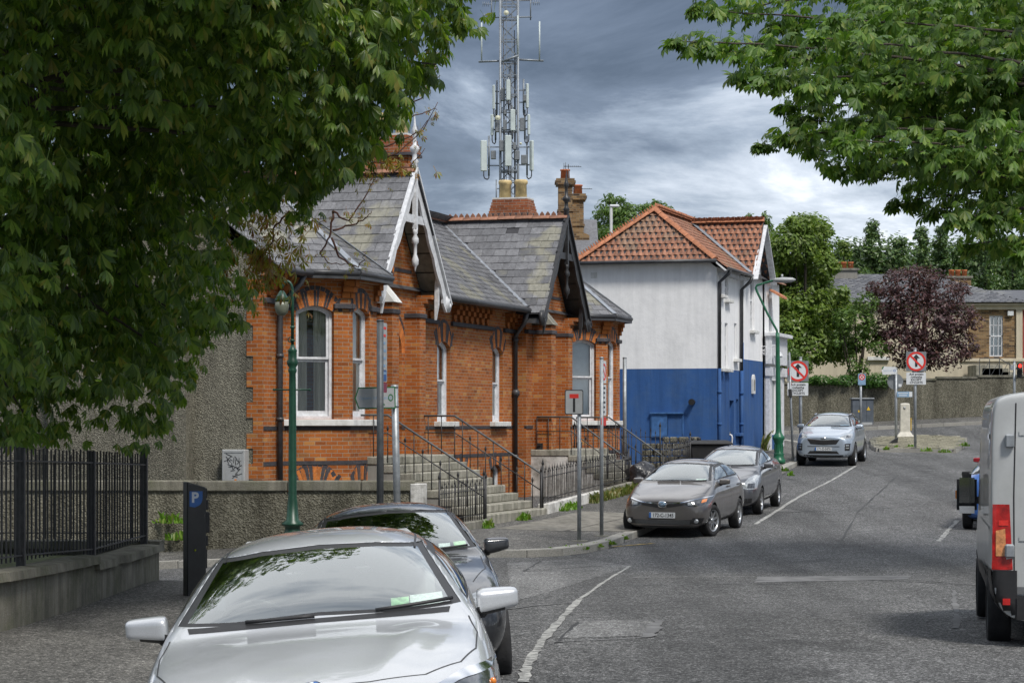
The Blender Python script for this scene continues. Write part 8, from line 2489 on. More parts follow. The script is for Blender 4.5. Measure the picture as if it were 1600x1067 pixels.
 def wheel(c, x, y, r, wd, steer=0.0, spokes=5, twin=True, rim_mat='rim', rim_r=.68, style=0):
  sg = 1 if y > 0 else -1
  M_ = Matrix.Translation((x, y, r)) @ RZm(steer) @ Matrix.Rotation(R(-90 * sg), 4, 'X')      # local z = outwards
  h = wd / 2
  t_ = MB().lathe([(r * rim_r, -h), (r * .93, -h), (r * .985, -h * .8), (r, -h * .55), (r, h * .55), (r * .985, h * .8), (r * .93, h), (r * rim_r * 1.02, h * .96), (r * rim_r, h * .8)], M_, 36, cap=False)
  t = t_.build('wheel', M['tyre'], c.root)
  rm = MB(); ri = r * rim_r
  rm.lathe([(ri * 1.0, h * .9), (ri * .93, h * .86), (ri * .90, h * .5), (ri * .88, -h * .6)], M_, 36, cap=False)
  for k in range(spokes):
   a0 = 2 * math.pi * k / spokes + .3
   for da in ((-.17, .17) if twin else (0,)):
    a = a0 + da; Mk = M_ @ RZm(a)
    w0, w1 = (.07, .045) if twin else (.10, .05)
    rm.add([Mk @ Vector(p) for p in ((ri * .14, -w0 * ri, h * .62), (ri * .14, w0 * ri, h * .62), (ri * .92, w1 * ri * 1.6, h * .72), (ri * .92, -w1 * ri * 1.6, h * .72),
              (ri * .14, -w0 * ri, h * .30), (ri * .14, w0 * ri, h * .30), (ri * .92, w1 * ri * 1.6, h * .36), (ri * .92, -w1 * ri * 1.6, h * .36))],
       [(0, 1, 2, 3), (7, 6, 5, 4), (0, 4, 5, 1), (1, 5, 6, 2), (2, 6, 7, 3), (3, 7, 4, 0)])
  rm.lathe([(ri * .24, h * .2), (ri * .24, h * .66), (ri * .18, h * .76), (0, h * .76)], M_, 16)
  rim = rm.build('rim', M[rim_mat], t)
  MB().lathe([(ri * .9, -h * .5), (0, -h * .5)], M_, 24).build('wheel_back', M['arch_dark'], t); MB().lathe([(ri * .55, -h * .1), (ri * .55, 0), (0, 0)], M_, 20).build('brake_disc', M['galv_dark'], t)
  return t
 def mirror(c, x, y, z, s=1.0, mat=None, cap='plastic', size=(.10, .215, .15)):
  """door mirror: shaped shell on a short arm"""
  sg = 1 if y > 0 else -1; bm = bmesh.new(); bmesh.ops.create_cube(bm, size=1)
  bmesh.ops.subdivide_edges(bm, edges=bm.edges, cuts=2, use_grid_fill=True)
  for v in bm.verts:
   p = v.co; ty = p.y * sg + .5                     # 0 inner, 1 outer
   zz_ = p.z * (1 - .30 * ty); xx = p.x * (1 - .30 * ty) - .18 * ty
   if p.x > .3: zz_ *= .72;
   v.co = Vector((xx * size[0] * s * 1.5, p.y * size[1] * s, zz_ * size[2] * s + (.012 * ty)))
  me = bpy.data.meshes.new('wing_mirror'); bm.to_mesh(me); bm.free()
  me.materials.append(mat or c.paint); me.materials.append(M[cap])
  for p in me.polygons:
   p.use_smooth = True
   if p.center.z < -size[2] * s * .27: p.material_index = 1
  o = link('wing_mirror', me, c.root, Matrix.Translation((x, y + sg * size[1] * s * .5, z)))
  md = o.modifiers.new('s', 'SUBSURF'); md.levels = 2; md.render_levels = 2
  a = MB().obox(T(-.01, -sg * size[1] * s * .56, -size[2] * s * .36), .08, .12, .05); a.build('mirror_arm', M['plastic'], o, bevel=.012)
  MB().obox(T(-size[0] * s * .72, 0, 0), .006, size[1] * s * .72, size[2] * s * .62).build('mirror_glass', M['chrome'], o)
  return o
 def plate(c, view, a, z, txt, w=.52, h=.11, off=.012, tilt=0.0, blue=True):
  p, n = c.cast(view, a, z); sg = 1 if view == 'front' else -1
  Mx = frame(p + Vector((sg * off, 0, 0)), (0, sg, 0), (0, 0, 1))
  o = MB().prism(rrect(w, h, .008), Mx, .010).build('number_plate', M['sign_white'], c.root)
  if blue: MB().obox(Mx @ T(-w / 2 + .022, 0, .0115), .04, h - .008, .003).build('blue_band', M['sign_blue'], o)
  if txt: text_mesh('lettering', txt, h * .92, M['sign_black'], o, Mx @ T(.02, -.003, .0115), sx=.86, bold=.0015)
  return o
 def seats(c, xf, xr, z, mat='seat', hz=None):
  for x, n in ((xf, 2), (xr, 3)):
   for k in range(n):
    y = (-.36, .36)[k] if n == 2 else (-.40, 0, .40)[k]
    b_ = MB(); b_.obox(Matrix.Translation((x, y, z - .05)) @ Matrix.Rotation(R(-14), 4, 'Y'), .14, .46 if n == 2 else .38, .60)
    s_ = b_.build('seat', M[mat], c.root, bevel=.05)
    hm = MB().obox(Matrix.Translation((x - .09, y, z + .34)) @ Matrix.Rotation(R(-8), 4, 'Y'), .11, .27 if n == 2 else .22, .19); hm.build('headrest', M[mat], s_, bevel=.05)
 def steering(c, x, y, z):
  Mx = Matrix.Translation((x, y, z)) @ Matrix.Rotation(R(-62), 4, 'Y')
  MB().tube([Mx @ Vector((.185 * math.cos(a), .185 * math.sin(a), 0)) for a in np.linspace(0, 2 * math.pi, 25)], .017, 8).obox(Mx, .16, .14, .05).obox(Mx, .04, .36, .03).build('steering_wheel', M['plastic'], c.root)
def glaze(c, zh, fc, fr, rr, H, W, tail=None, roof_w=.63, dark_rear=True, side_front=None, side_rear=None, ws_low=.085, saloon=None):
 """cut the windows and put the glass in"""
 L_ = c.L; w = W / 2
 zl = zh + ws_low; zt = H - .115
 wl, wt_ = .80 * w, (roof_w - .05) * w
 lower = [(-wl, zl), (-wl * .6, zl - .012), (0, zl - .018 + .02), (wl * .6, zl - .012), (wl, zl)]
 upper = [(-wt_, zt), (-wt_ * .55, zt + .030), (0, zt + .042), (wt_ * .55, zt + .030), (wt_, zt)]
 c.prism_cut(lower + upper[::-1], 'front', L_ / 2 - rr + .25, L_ / 2 + .5)
 c.patch('windscreen', 'front', lower, upper, M['car_glass'], -.002, nu=32, nv=18, border=(M['plastic'], 1, 1, 1))
 # side windows (x, z)
 xa = L_ / 2 - (fc + .42); xb = L_ / 2 - (fr + .12); xe = L_ / 2 - (rr - .02); xq = L_ / 2 - (rr + .30)
 zs = zh + .085
 low = [(xa, zs), (xe + .1, zs + .03), (xq, zs + .075)]; upr = [(xa - .02, zs + .03), (xb, H - .145), ((xb + xe) / 2, H - .105), (xe + .15, H - .13), (xq + .06, zs + .20)]
 c.prism_cut(low + upr[::-1], 'left', -w - .3, w + .3)
 xm = (xa + xe) / 2 - .12
 for vw in ('left', 'right'):
  c.patch('side_window', vw, low, upr, M['car_glass'], -.002, nu=26, nv=8, border=(M['plastic'], 1, 1, 1))
  c.patch('door_pillar', vw, [(xm - .05, zs + .02), (xm + .05, zs + .02)], [(xm - .09, H - .11), (xm - .0, H - .11)], M['plastic'], .001, nu=2, nv=6)
 # rear screen
 if saloon: rl, ru, wl2 = saloon + .08, H - .13, .64 * w
 else: rl, ru, wl2 = (tail or 1.0) + .12, H - .17, .62 * w
 lw2 = [(-wl2, rl), (0, rl + .01), (wl2, rl)]; up2 = [(-wl2 * .86, ru), (0, ru + .02), (wl2 * .86, ru)]
 c.prism_cut(lw2 + up2[::-1], 'front', -L_ / 2 - .5, L_ / 2 - rr + .3)
 c.patch('rear_window', 'rear', lw2, up2, M['car_glass'], -.002, nu=12, nv=6, border=(M['plastic'], 1, 1, 1))
def running_gear(c, fw, rw_, r, wd, arch, steer=0.0, spokes=5, twin=True, zc=None, inset=.02, rim_mat='rim'):
 xf, xr = c.L / 2 - fw, c.L / 2 - rw_
 c.arch_cut((xf, xr), r + .015, arch)
 for x, st in ((xf, steer), (xr, 0)):
  for sg in (1, -1): c.wheel(x, sg * (c.W / 2 - wd / 2 - inset), r, wd, st, spokes, twin, rim_mat)
def doors(c, zh, fc, rr, xm_f, zsill=.30, handle=True, mat=None):
 for vw, sg in (('left', 1), ('right', -1)):
  xa = c.L / 2 - fc - .30; xm = c.L / 2 - xm_f; xe = c.L / 2 - rr - .02
  for pts in ([(xa, zsill), (xa + .03, .62), (xa - .02, zh + .03)], [(xm, zsill), (xm + .01, .7), (xm - .03, zh + .07)], [(xa, zsill), (xe + .25, zsill)], [(xe + .25, zsill), (xe + .10, .62), (xe + .02, zh + .05)]):
   c.line('panel_gap', vw, pts, M['plastic'], .008)
  for x in (xm + .20, xe + .22):
   h, n = c.cast(vw, x, zh - .07); MB().obox(Matrix.Translation(h + n * .018), .20, .022, .034).build('door_handle', mat or c.paint, c.root, bevel=.008)
def wipers(c, pts, off=.014):
 for a, b_ in pts:
  P = [c.cast('front', a[0] + (b_[0] - a[0]) * t, a[1] + (b_[1] - a[1]) * t) for t in np.linspace(0, 1, 6)]
  MB().tube([h + n * off for h, n in P], .010, 6).build('wiper', M['plastic'], c.root)
def yaw_front(deg): return R(-90 + deg)      # front towards the camera, turned deg anticlockwise
# --- silver hatchback in the foreground
def silver_hatch():
 L_, W, H = 4.32, 1.765, 1.43; zn, zh, fc, fr, rr = .775, .955, 1.22, 2.10, 3.72
 x, y = -0.90, 12.75
 S = hatch(L_, W, H, zn, zh, fc, fr, rr, zb=.18, tail_z=1.0, tail_in=.34, roof_w=.66)
 c = Car('silver_hatchback', 'silver hatchback parked in the foreground, front towards us, permit on its dashboard', 'car', (x, y, G(x, y)), yaw_front(2.5), S, L_, W, H, M['silver'], levels=4, crease=lambda f, y: (.008 * math.exp(-((y - (.26 + .26 * f / 1.25)) / .075) ** 2) * sstep(.12, .4, f) * (1 - sstep(1.0, 1.25, f))))
 roll = math.atan2(G(x + .8, y) - G(x - .8, y), 1.6); c.root.rotation_euler = (0, 0, yaw_front(2.5))
 c.root.rotation_euler = (Matrix.Rotation(-roll, 3, 'Y') @ Matrix.Rotation(yaw_front(2.5), 3, 'Z')).to_euler()
 glaze(c, zh, fc, fr, rr, H, W, 1.0, .66)
 running_gear(c, .80, 3.49, .315, .205, .345)
 c.finish_body()
 # bonnet shut lines, creases, roof channels
 hx = lambda f: L_ / 2 - f
 for sg in (1, -1):
  c.line('panel_gap', 'top', [(hx(1.30), sg * .735), (hx(1.05), sg * .765), (hx(.70), sg * .745), (hx(.42), sg * .665), (hx(.22), sg * .50)], M['plastic'], .008)
  c.line('panel_gap', 'top', [(hx(2.12), sg * .50), (hx(2.7), sg * .508), (hx(3.6), sg * .49)], M['plastic'], .012)
 c.line('panel_gap', 'top', [(hx(.22), -.50), (hx(.15), -.25), (hx(.135), 0), (hx(.15), .25), (hx(.22), .50)], M['plastic'], .007)
 for sg in (1, -1):
  lo = [(sg * .84, .69), (sg * .62, .63), (sg * .36, .645)]; up = [(sg * .862, .80), (sg * .68, .80), (sg * .36, .70)]
  if sg < 0: pass
  hl = c.patch('headlight', 'front', lo, up, M['lamp_dark'], .004, nu=14, nv=6)
  c.patch('light_strip', 'front', [(sg * .84, .787), (sg * .66, .782), (sg * .38, .690)], [(sg * .855, .815), (sg * .67, .818), (sg * .37, .715)], M['chrome'], .007, hl, 12, 2)
  for q in (.46, .62):
   h, n = c.cast('front', sg * (q + .04), .672 + .035 * (q > .5)); MB().lathe([(.058, 0), (.05, .012), (.03, .016), (0, .010)], frame(h + n * .004, Vector((0, 1, 0)), (0, 0, 1)) , 18).build('lens', M['lamp_clear'], hl)
  h, n = c.cast('front', sg * .80, .735); MB().lathe([(.017, 0), (.013, .005), (0, .007)], frame(h + n * .005, Vector((0, 1, 0)), (0, 0, 1)), 12).build('indicator', M['lamp_orange'], hl)
  k = c.patch('kidney_grille', 'front', [(sg * .05, .47), (sg * .26, .50)], [(sg * .05, .62), (sg * .30, .61)], M['plastic'], .006, nu=6, nv=4)
  c.patch('chrome_surround', 'front', [(sg * .045, .618), (sg * .30, .606)], [(sg * .045, .636), (sg * .305, .625)], M['chrome'], .011, k, 6, 1)
 c.patch('air_intake', 'front', [(-.55, .26), (.55, .26)], [(-.50, .38), (.50, .38)], M['plastic'], .004)
 c.plate('front', 0, .44, '')
 # round badge on the bonnet tip
 h, n = c.cast('top', hx(.15), 0); Mb = frame(h + n * .002, Vector((0, 1, 0)) , n.cross(Vector((0, 1, 0))))
 if (Mb.to_3x3().col[2]).dot(n) < 0: Mb = frame(h + n * .002, Vector((0, -1, 0)), n.cross(Vector((0, -1, 0))))
 bd = MB().lathe([(.042, 0), (.042, .005), (.036, .007), (.035, .005), (0, .005)], Mb, 28).build('badge', M['chrome'], c.root)
 MB().lathe([(.034, .0055), (.0, .0065)], Mb, 24).build('badge_face', M['sign_black'], bd)
 for a in (0, math.pi):
  pts = [(0, 0)] + [(.024 * math.cos(t), .024 * math.sin(t)) for t in np.linspace(a, a + math.pi / 2, 8)]
  MB().prism(pts, Mb @ T(0, 0, .0072), .001).build('badge_quarter', M['sign_blue'], bd)
  pts = [(0, 0)] + [(.024 * math.cos(t), .024 * math.sin(t)) for t in np.linspace(a + math.pi / 2, a + math.pi, 8)]
  MB().prism(pts, Mb @ T(0, 0, .0072), .001).build('badge_quarter', M['sign_white'], bd)
 for sg in (1, -1): c.mirror(hx(1.78), sg * W * .448, 1.005, 1.0)
 doors(c, zh, fc, rr, 2.75)
 c.seats(hx(2.45), hx(3.25), .92, 'seat_grey'); c.steering(hx(1.98), -.36, .94)
 MB().obox(T(hx(1.86), 0, .93), .45, 1.36, .14).build('dashboard', M['seat'], c.root, bevel=.04)
 MB().obox(Matrix.Translation((hx(2.09), 0, 1.285)), .03, .22, .075).build('rear_view_mirror', M['plastic'], c.root, bevel=.015)
 # permit discs behind the screen
 def permit(y0, y1, z0, z1, mat):
  return c.patch('parking_permit', 'front', [(y0, z0), (y1, z0)], [(y0, z1), (y1, z1)], mat, -.012, nu=4, nv=2)
 M['permit_green'] = plain('permit_green', (.36, .62, .33), .6, var=.5, scale=26); M['permit_white'] = plain('permit_white', (.66, .74, .70), .6, var=.3, scale=60)
 permit(.36, .45, 1.048, 1.10, M['permit_green']); permit(.455, .62, 1.048, 1.105, M['permit_white'])
 wipers(c, [((-.02, 1.034), (-.36, 1.032)), ((.66, 1.055), (.28, 1.036))], .012)
 c.patch('cowl_strip', 'front', [(-.64, 1.006), (0, 1.012), (.64, 1.006)], [(-.65, 1.028), (0, 1.030), (.65, 1.028)], M['plastic'], .003, nu=16, nv=1)
 return c
silver_hatch()
# --- black saloon behind it
def black_saloon():
 L_, W, H = 4.70, 1.80, 1.45; zn, zh, fc, fr, rr = .74, .955, 1.42, 2.28, 3.45
 x, y = -1.0, 21.2
 S = hatch(L_, W, H, zn, zh, fc, fr, rr, zb=.18, deck=1.0, roof_w=.66)
 c = Car('black_saloon', 'black saloon parked behind the silver hatchback with black door mirror', 'car', (x, y, G(x, y)), 0, S, L_, W, H, M['black_car'])
 roll = math.atan2(G(x + .8, y) - G(x - .8, y), 1.6)
 c.root.rotation_euler = (Matrix.Rotation(-roll * .85, 3, 'Y') @ Matrix.Rotation(yaw_front(4.5), 3, 'Z')).to_euler()
 glaze(c, zh, fc, fr, rr, H, W, None, .66, saloon=1.0)
 running_gear(c, .84, 3.60, .32, .21, .35)
 c.finish_body(); hx = lambda f: L_ / 2 - f
 for sg in (1, -1):
  c.patch('headlight', 'front', [(sg * .82, .62), (sg * .62, .58), (sg * .46, .60)], [(sg * .84, .74), (sg * .64, .76), (sg * .46, .72)], M['lamp_clear'], .004, nu=10, nv=5)
  c.mirror(hx(1.95), sg * W * .448, 1.02, 1.0, M['black_car'])
  c.line('panel_gap', 'top', [(hx(1.45), sg * .74), (hx(.9), sg * .74), (hx(.4), sg * .60)], M['plastic'], .008)
  c.line('roof_channel', 'top', [(hx(2.3), sg * .535), (hx(2.8), sg * .54), (hx(3.4), sg * .52)], M['plastic'], .014)
 c.patch('grille', 'front', [(-.36, .48), (.36, .48)], [(-.40, .70), (.40, .70)], M['chrome'], .004)
 c.plate('front', 0, .40, '')
 doors(c, zh, fc, rr, 2.85)
 c.seats(hx(2.6), hx(3.35), .92); MB().obox(T(hx(2.05), 0, .95), .45, 1.36, .12).build('dashboard', M['seat'], c.root, bevel=.04)
 c.patch('parking_permit', 'front', [(.40, 1.05), (.50, 1.05)], [(.40, 1.10), (.50, 1.10)], M['permit_white'], -.012, nu=3, nv=2)
 c.patch('parking_permit', 'front', [(.53, 1.05), (.64, 1.05)], [(.53, 1.105), (.64, 1.105)], M['permit_green'], -.012, nu=3, nv=2)
 wipers(c, [((.64, 1.05), (.20, 1.035))])
black_saloon()
def ground_car(c, yaw):
 """tilt a car to the slope it stands on"""
 x, y = c.root.location.x, c.root.location.y
 dx = (G(x + .7, y) - G(x - .7, y)) / 1.4; dy = (G(x, y + 1.2) - G(x, y - 1.2)) / 2.4
 up = Vector((-dx, -dy, 1)).normalized(); f = Matrix.Rotation(yaw, 3, 'Z') @ Vector((1, 0, 0)); f = (f - up * f.dot(up)).normalized(); l_ = up.cross(f)
 c.root.rotation_euler = Matrix((f, l_, up)).transposed().to_euler(); c.root.location.z = G(x, y)
# --- bronze-grey hatchback at the corner
def bronze_hatch():
 L_, W, H = 4.33, 1.76, 1.475; zn, zh, fc, fr, rr = .76, .99, 1.06, 2.05, 3.70
 x, y = at(1072, 800, 49.2).x, 49.2
 S = hatch(L_, W, H, zn, zh, fc, fr, rr, zb=.19, tail_z=1.03, tail_in=.32, roof_w=.65)
 c = Car('bronze_hatchback', 'bronze-grey hatchback with plate 172-C-1345 parked at the corner, wheels turned', 'car', (x, y, 0), 0, S, L_, W, H, M['bronze_grey'])
 ground_car(c, yaw_front(-16.5))
 glaze(c, zh, fc, fr, rr, H, W, 1.03, .65)
 running_gear(c, .87, 3.47, .315, .205, .345, steer=R(-16), spokes=8, twin=False)
 c.finish_body(); hx = lambda f: L_ / 2 - f
 for sg in (1, -1):
  hl = c.patch('headlight', 'front', [(sg * .83, .67), (sg * .62, .62), (sg * .40, .655)], [(sg * .84, .80), (sg * .62, .745), (sg * .40, .70)], M['lamp_dark'], .004, nu=14, nv=5)
  c.patch('indicator', 'front', [(sg * .79, .71), (sg * .73, .69)], [(sg * .79, .765), (sg * .73, .75)], M['lamp_orange'], .007, hl, 4, 2)
  c.patch('lens', 'front', [(sg * .62, .655), (sg * .50, .655)], [(sg * .62, .715), (sg * .50, .70)], M['lamp_clear'], .008, hl, 4, 2)
  c.patch('grille_slot', 'front', [(sg * .09, .60), (sg * .30, .635), (sg * .42, .655)], [(sg * .09, .665), (sg * .30, .675), (sg * .42, .685)], M['plastic'], .005, nu=8, nv=2)
  c.patch('chrome_strip', 'front', [(sg * .10, .672), (sg * .40, .698), (sg * .83, .797)], [(sg * .10, .692), (sg * .40, .714), (sg * .835, .812)], M['chrome'], .008, nu=18, nv=1)
  fg = c.patch('fog_lamp_recess', 'front', [(sg * .72, .27), (sg * .54, .30)], [(sg * .78, .40), (sg * .60, .41)], M['plastic'], .004, nu=5, nv=4)
  h, n = c.cast('front', sg * .655, .345); MB().lathe([(.05, 0), (.04, .015), (0, .012)], frame(h + n * .006, (0, 1, 0), (0, 0, 1)), 16).build('fog_lamp', M['lamp_clear'], fg)
  c.mirror(hx(1.72), sg * W * .448, 1.035, .95); c.line('panel_gap', 'top', [(hx(1.1), sg * .76), (hx(.6), sg * .73), (hx(.28), sg * .52)], M['plastic'], .008)
  c.line('roof_channel', 'top', [(hx(2.1), sg * .52), (hx(2.8), sg * .525), (hx(3.6), sg * .50)], M['plastic'], .012)
 c.patch('air_intake', 'front', [(-.56, .285), (0, .275), (.56, .285)], [(-.58, .375), (0, .355), (.58, .375)], M['plastic'], .004, nu=16, nv=4)
 for k in range(4): c.patch('intake_bar', 'front', [(-.54, .292 + k * .020), (.54, .292 + k * .020)], [(-.54, .298 + k * .020), (.54, .298 + k * .020)], M['plastic_grey'], .010, nu=14, nv=1)
 c.patch('bumper_lip', 'front', [(-.80, .205), (.80, .205)], [(-.76, .235), (.76, .235)], M['plastic_grey'], .006, nu=16, nv=2)
 h, n = c.cast('front', 0, .665); Mb = frame(h + n * .010, (0, 1, 0), (0, 0, 1)) @ Matrix.Diagonal((1.35, 1, 1, 1))
 bd = MB().lathe([(.068, 0), (.068, .012), (.056, .016), (0, .014)], Mb, 28).build('badge', M['chrome'], c.root)
 MB().lathe([(.052, .0165), (0, .018)], Mb, 24).build('badge_face', M['sign_cyan'], bd)
 for (a, s1, s2) in ((0, .036, .024), (0, .018, .03)): ring(MB(), Mb @ Matrix.Diagonal((s1 / .036, s2 / .03, 1, 1)) @ T(0, .004, .019), .028, .034, .002, 20).build('badge_ring', M['chrome'], bd)
 c.plate('front', 0, .455, '172-C-1345', off=.015)
 doors(c, zh, fc, rr, 2.62); c.seats(hx(2.45), hx(3.25), .95, 'seat_grey'); c.steering(hx(1.92), -.36, .98)
 MB().obox(T(hx(1.78), 0, .98), .45, 1.36, .12).build('dashboard', M['seat'], c.root, bevel=.04)
 c.patch('parking_permit', 'front', [(.40, 1.085), (.60, 1.085)], [(.40, 1.125), (.60, 1.125)], M['permit_white'], -.012, nu=3, nv=2)
 c.patch('parking_permit', 'front', [(-.62, 1.085), (-.52, 1.085)], [(-.62, 1.125), (-.52, 1.125)], M['sign_cyan'], -.012, nu=3, nv=2)
 wipers(c, [((.62, 1.078), (.12, 1.066)), ((.10, 1.066), (-.36, 1.062))])
bronze_hatch()
# --- dark grey tall-tailed hatchback behind it
def grey_hatch():
 L_, W, H = 4.45, 1.725, 1.49; zn, zh, fc, fr, rr = .80, 1.0, .92, 2.15, 3.35
 x, y = at(1148, 780, 56.0).x, 56.0
 S = hatch(L_, W, H, zn, zh, fc, fr, rr, zb=.19, tail_z=1.08, tail_in=.16, roof_w=.66, nose_w=.97)
 c = Car('grey_hatchback', 'dark grey hatchback with big upright headlights parked behind the bronze-grey one', 'car', (x, y, 0), 0, S, L_, W, H, M['dark_grey_car'])
 ground_car(c, yaw_front(-14.5))
 glaze(c, zh, fc, fr, rr, H, W, 1.10, .66)
 running_gear(c, .90, 3.60, .305, .195, .335, spokes=6, twin=False)
 c.finish_body(); hx = lambda f: L_ / 2 - f
 for sg in (1, -1):
  hl = c.patch('headlight', 'front', [(sg * .80, .60), (sg * .62, .60), (sg * .50, .64)], [(sg * .80, .885), (sg * .72, .90), (sg * .62, .84)], M['lamp_clear'], .004, nu=8, nv=8)
  c.patch('lens', 'front', [(sg * .76, .63), (sg * .62, .63)], [(sg * .76, .73), (sg * .64, .73)], M['lamp_dark'], .007, hl, 4, 3)
  c.mirror(hx(1.62), sg * W * .448, 1.06, .95); c.line('panel_gap', 'top', [(hx(1.0), sg * .74), (hx(.6), sg * .66), (hx(.25), sg * .46)], M['plastic'], .008)
  c.patch('fog_lamp_recess', 'front', [(sg * .70, .30), (sg * .52, .30)], [(sg * .72, .40), (sg * .52, .40)], M['plastic'], .004, nu=4, nv=3)
 c.patch('air_intake', 'front', [(-.42, .28), (.42, .28)], [(-.46, .36), (.46, .36)], M['plastic'], .004)
 c.plate('front', 0, .45, '')
 doors(c, zh, fc, rr, 2.60); c.seats(hx(2.45), hx(3.2), .95); c.steering(hx(1.9), -.36, .99)
 MB().obox(T(hx(1.72), 0, 1.0), .5, 1.36, .12).build('dashboard', M['seat'], c.root, bevel=.04)
 wipers(c, [((.62, 1.095), (.10, 1.075)), ((.08, 1.075), (-.40, 1.07))])
grey_hatch()
# --- pale silver-blue SUV at the end of the row
def suv():
 L_, W, H = 4.48, 1.855, 1.635; zn, zh, fc, fr, rr = .95, 1.13, 1.05, 2.0, 3.70
 x, y = at(1300, 700, 77.5).x, 77.5
 S = hatch(L_, W, H, zn, zh, fc, fr, rr, zb=.25, tail_z=1.18, tail_in=.26, roof_w=.66)
 c = Car('silver_suv', 'pale silver-blue sport utility car with wide dark grille parked before the traffic island', 'car', (x, y, 0), 0, S, L_, W, H, M['blue_silver'])
 ground_car(c, yaw_front(-14.5))
 glaze(c, zh, fc, fr, rr, H, W, 1.20, .66)
 running_gear(c, .90, 3.57, .355, .235, .385, spokes=5, twin=True, inset=.005)
 c.finish_body(); hx = lambda f: L_ / 2 - f
 c.patch('grille', 'front', [(-.40, .70), (0, .675), (.40, .70)], [(-.50, .845), (0, .815), (.50, .845)], M['plastic'], .005, nu=14, nv=4)
 c.patch('chrome_strip', 'front', [(-.50, .848), (0, .818), (.50, .848)], [(-.51, .862), (0, .832), (.51, .862)], M['chrome'], .008, nu=14, nv=1)
 for sg in (1, -1):
  hl = c.patch('headlight', 'front', [(sg * .85, .86), (sg * .66, .87), (sg * .50, .91)], [(sg * .84, 1.00), (sg * .72, 1.02), (sg * .56, .955)], M['lamp_clear'], .004, nu=10, nv=4)
  c.patch('lens', 'front', [(sg * .80, .89), (sg * .68, .90)], [(sg * .80, .96), (sg * .70, .97)], M['lamp_dark'], .007, hl, 4, 2)
  fg = c.patch('fog_lamp_recess', 'front', [(sg * .80, .50), (sg * .66, .50)], [(sg * .82, .72), (sg * .66, .72)], M['plastic'], .004, nu=5, nv=6)
  for k in (0, 1): c.patch('fog_lamp', 'front', [(sg * .78, .57 + k * .08), (sg * .69, .57 + k * .08)], [(sg * .78, .60 + k * .08), (sg * .69, .60 + k * .08)], M['lamp_clear'], .008, fg, 3, 1)
  c.mirror(hx(1.72), sg * W * .448, 1.19, 1.0, M['blue_silver'])
  MB().tube([c.cast('top', hx(f), sg * .56)[0] + Vector((0, 0, .045)) for f in (2.15, 2.7, 3.2, 3.6)], .018, 8).build('roof_rail', M['chrome'], c.root)
  c.line('panel_gap', 'top', [(hx(1.1), sg * .79), (hx(.6), sg * .74), (hx(.2), sg * .52)], M['plastic'], .009)
  c.patch('sill_cladding', 'left' if sg > 0 else 'right', [(hx(3.1), .27), (hx(1.35), .27)], [(hx(3.1), .37), (hx(1.35), .37)], M['plastic'], .004, nu=16, nv=2)
 c.patch('air_intake', 'front', [(-.50, .40), (.50, .40)], [(-.42, .49), (.42, .49)], M['plastic'], .004)
 c.patch('bumper_lip', 'front', [(-.80, .275), (.80, .275)], [(-.80, .37), (.80, .37)], M['plastic'], .004, nu=16, nv=3)
 c.patch('grille_slot', 'front', [(-.50, .618), (.50, .618)], [(-.50, .640), (.50, .640)], M['plastic'], .004, nu=14, nv=1)
 h, n = c.cast('front', 0, .89); MB().lathe([(.05, 0), (.05, .008), (0, .009)], frame(h + n * .004, (0, 1, 0), (0, 0, 1)) @ Matrix.Diagonal((1.5, .75, 1, 1)), 20).build('badge', M['chrome'], c.root)
 c.plate('front', 0, .555, '171-D-5476', off=.015)
 doors(c, zh, fc, rr, 2.62); c.seats(hx(2.45), hx(3.25), 1.08, 'seat_grey'); c.steering(hx(1.92), -.36, 1.10)
 MB().obox(T(hx(1.8), 0, 1.12), .5, 1.4, .12).build('dashboard', M['seat'], c.root, bevel=.04)
 c.patch('parking_permit', 'front', [(.38, 1.235), (.66, 1.235)], [(.38, 1.275), (.64, 1.275)], M['sign_cyan'], -.012, nu=3, nv=2)
 c.patch('parking_permit', 'front', [(-.66, 1.235), (-.56, 1.235)], [(-.66, 1.275), (-.56, 1.275)], plain('permit_yellow', (.5, .55, .06), .6, var=.1), -.012, nu=3, nv=2)
 wipers(c, [((.66, 1.225), (.10, 1.208))])
suv()
# --- blue and red cars half hidden by the van
def side_car(name, label, px, Y, yaw, paint_, mirror_mat):
 L_, W, H = 4.0, 1.70, 1.46; zn, zh, fc, fr, rr = .76, .98, .95, 1.95, 3.45
 x = at(px, 800, Y).x
 S = hatch(L_, W, H, zn, zh, fc, fr, rr, zb=.19, tail_z=1.05, tail_in=.22, roof_w=.66)
 c = Car(name, label, 'car', (x, Y, 0), 0, S, L_, W, H, paint_)
 ground_car(c, R(90 + yaw))
 glaze(c, zh, fc, fr, rr, H, W, 1.08, .66); running_gear(c, .80, 3.35, .30, .195, .33, spokes=5, twin=False)
 c.finish_body(); hx = lambda f: L_ / 2 - f
 for sg in (1, -1):
  c.mirror(hx(1.60), sg * W * .448, 1.04, .95, mirror_mat)
  c.patch('headlight', 'front', [(sg * .80, .64), (sg * .48, .66)], [(sg * .80, .80), (sg * .52, .76)], M['lamp_clear'], .004, nu=8, nv=4)
  c.patch('tail_light', 'rear', [(sg * .76, .72), (sg * .60, .74)], [(sg * .76, .98), (sg * .62, .98)], M['lamp_red'], .004, nu=5, nv=6)
 c.plate('rear', 0, .62, ''); doors(c, zh, fc, rr, 2.5); c.seats(hx(2.35), hx(3.05), .95)
 return c
blue = side_car('blue_hatchback', 'bright blue hatchback half hidden behind the van, black mirror', 1573, 51.2, -14, M['blue_car'], M['plastic'])
side_car('red_hatchback', 'red car beyond the blue one, only its red mirror and roof edge showing', 1583, 57.5, -15, M['red_car'], M['red_car'])
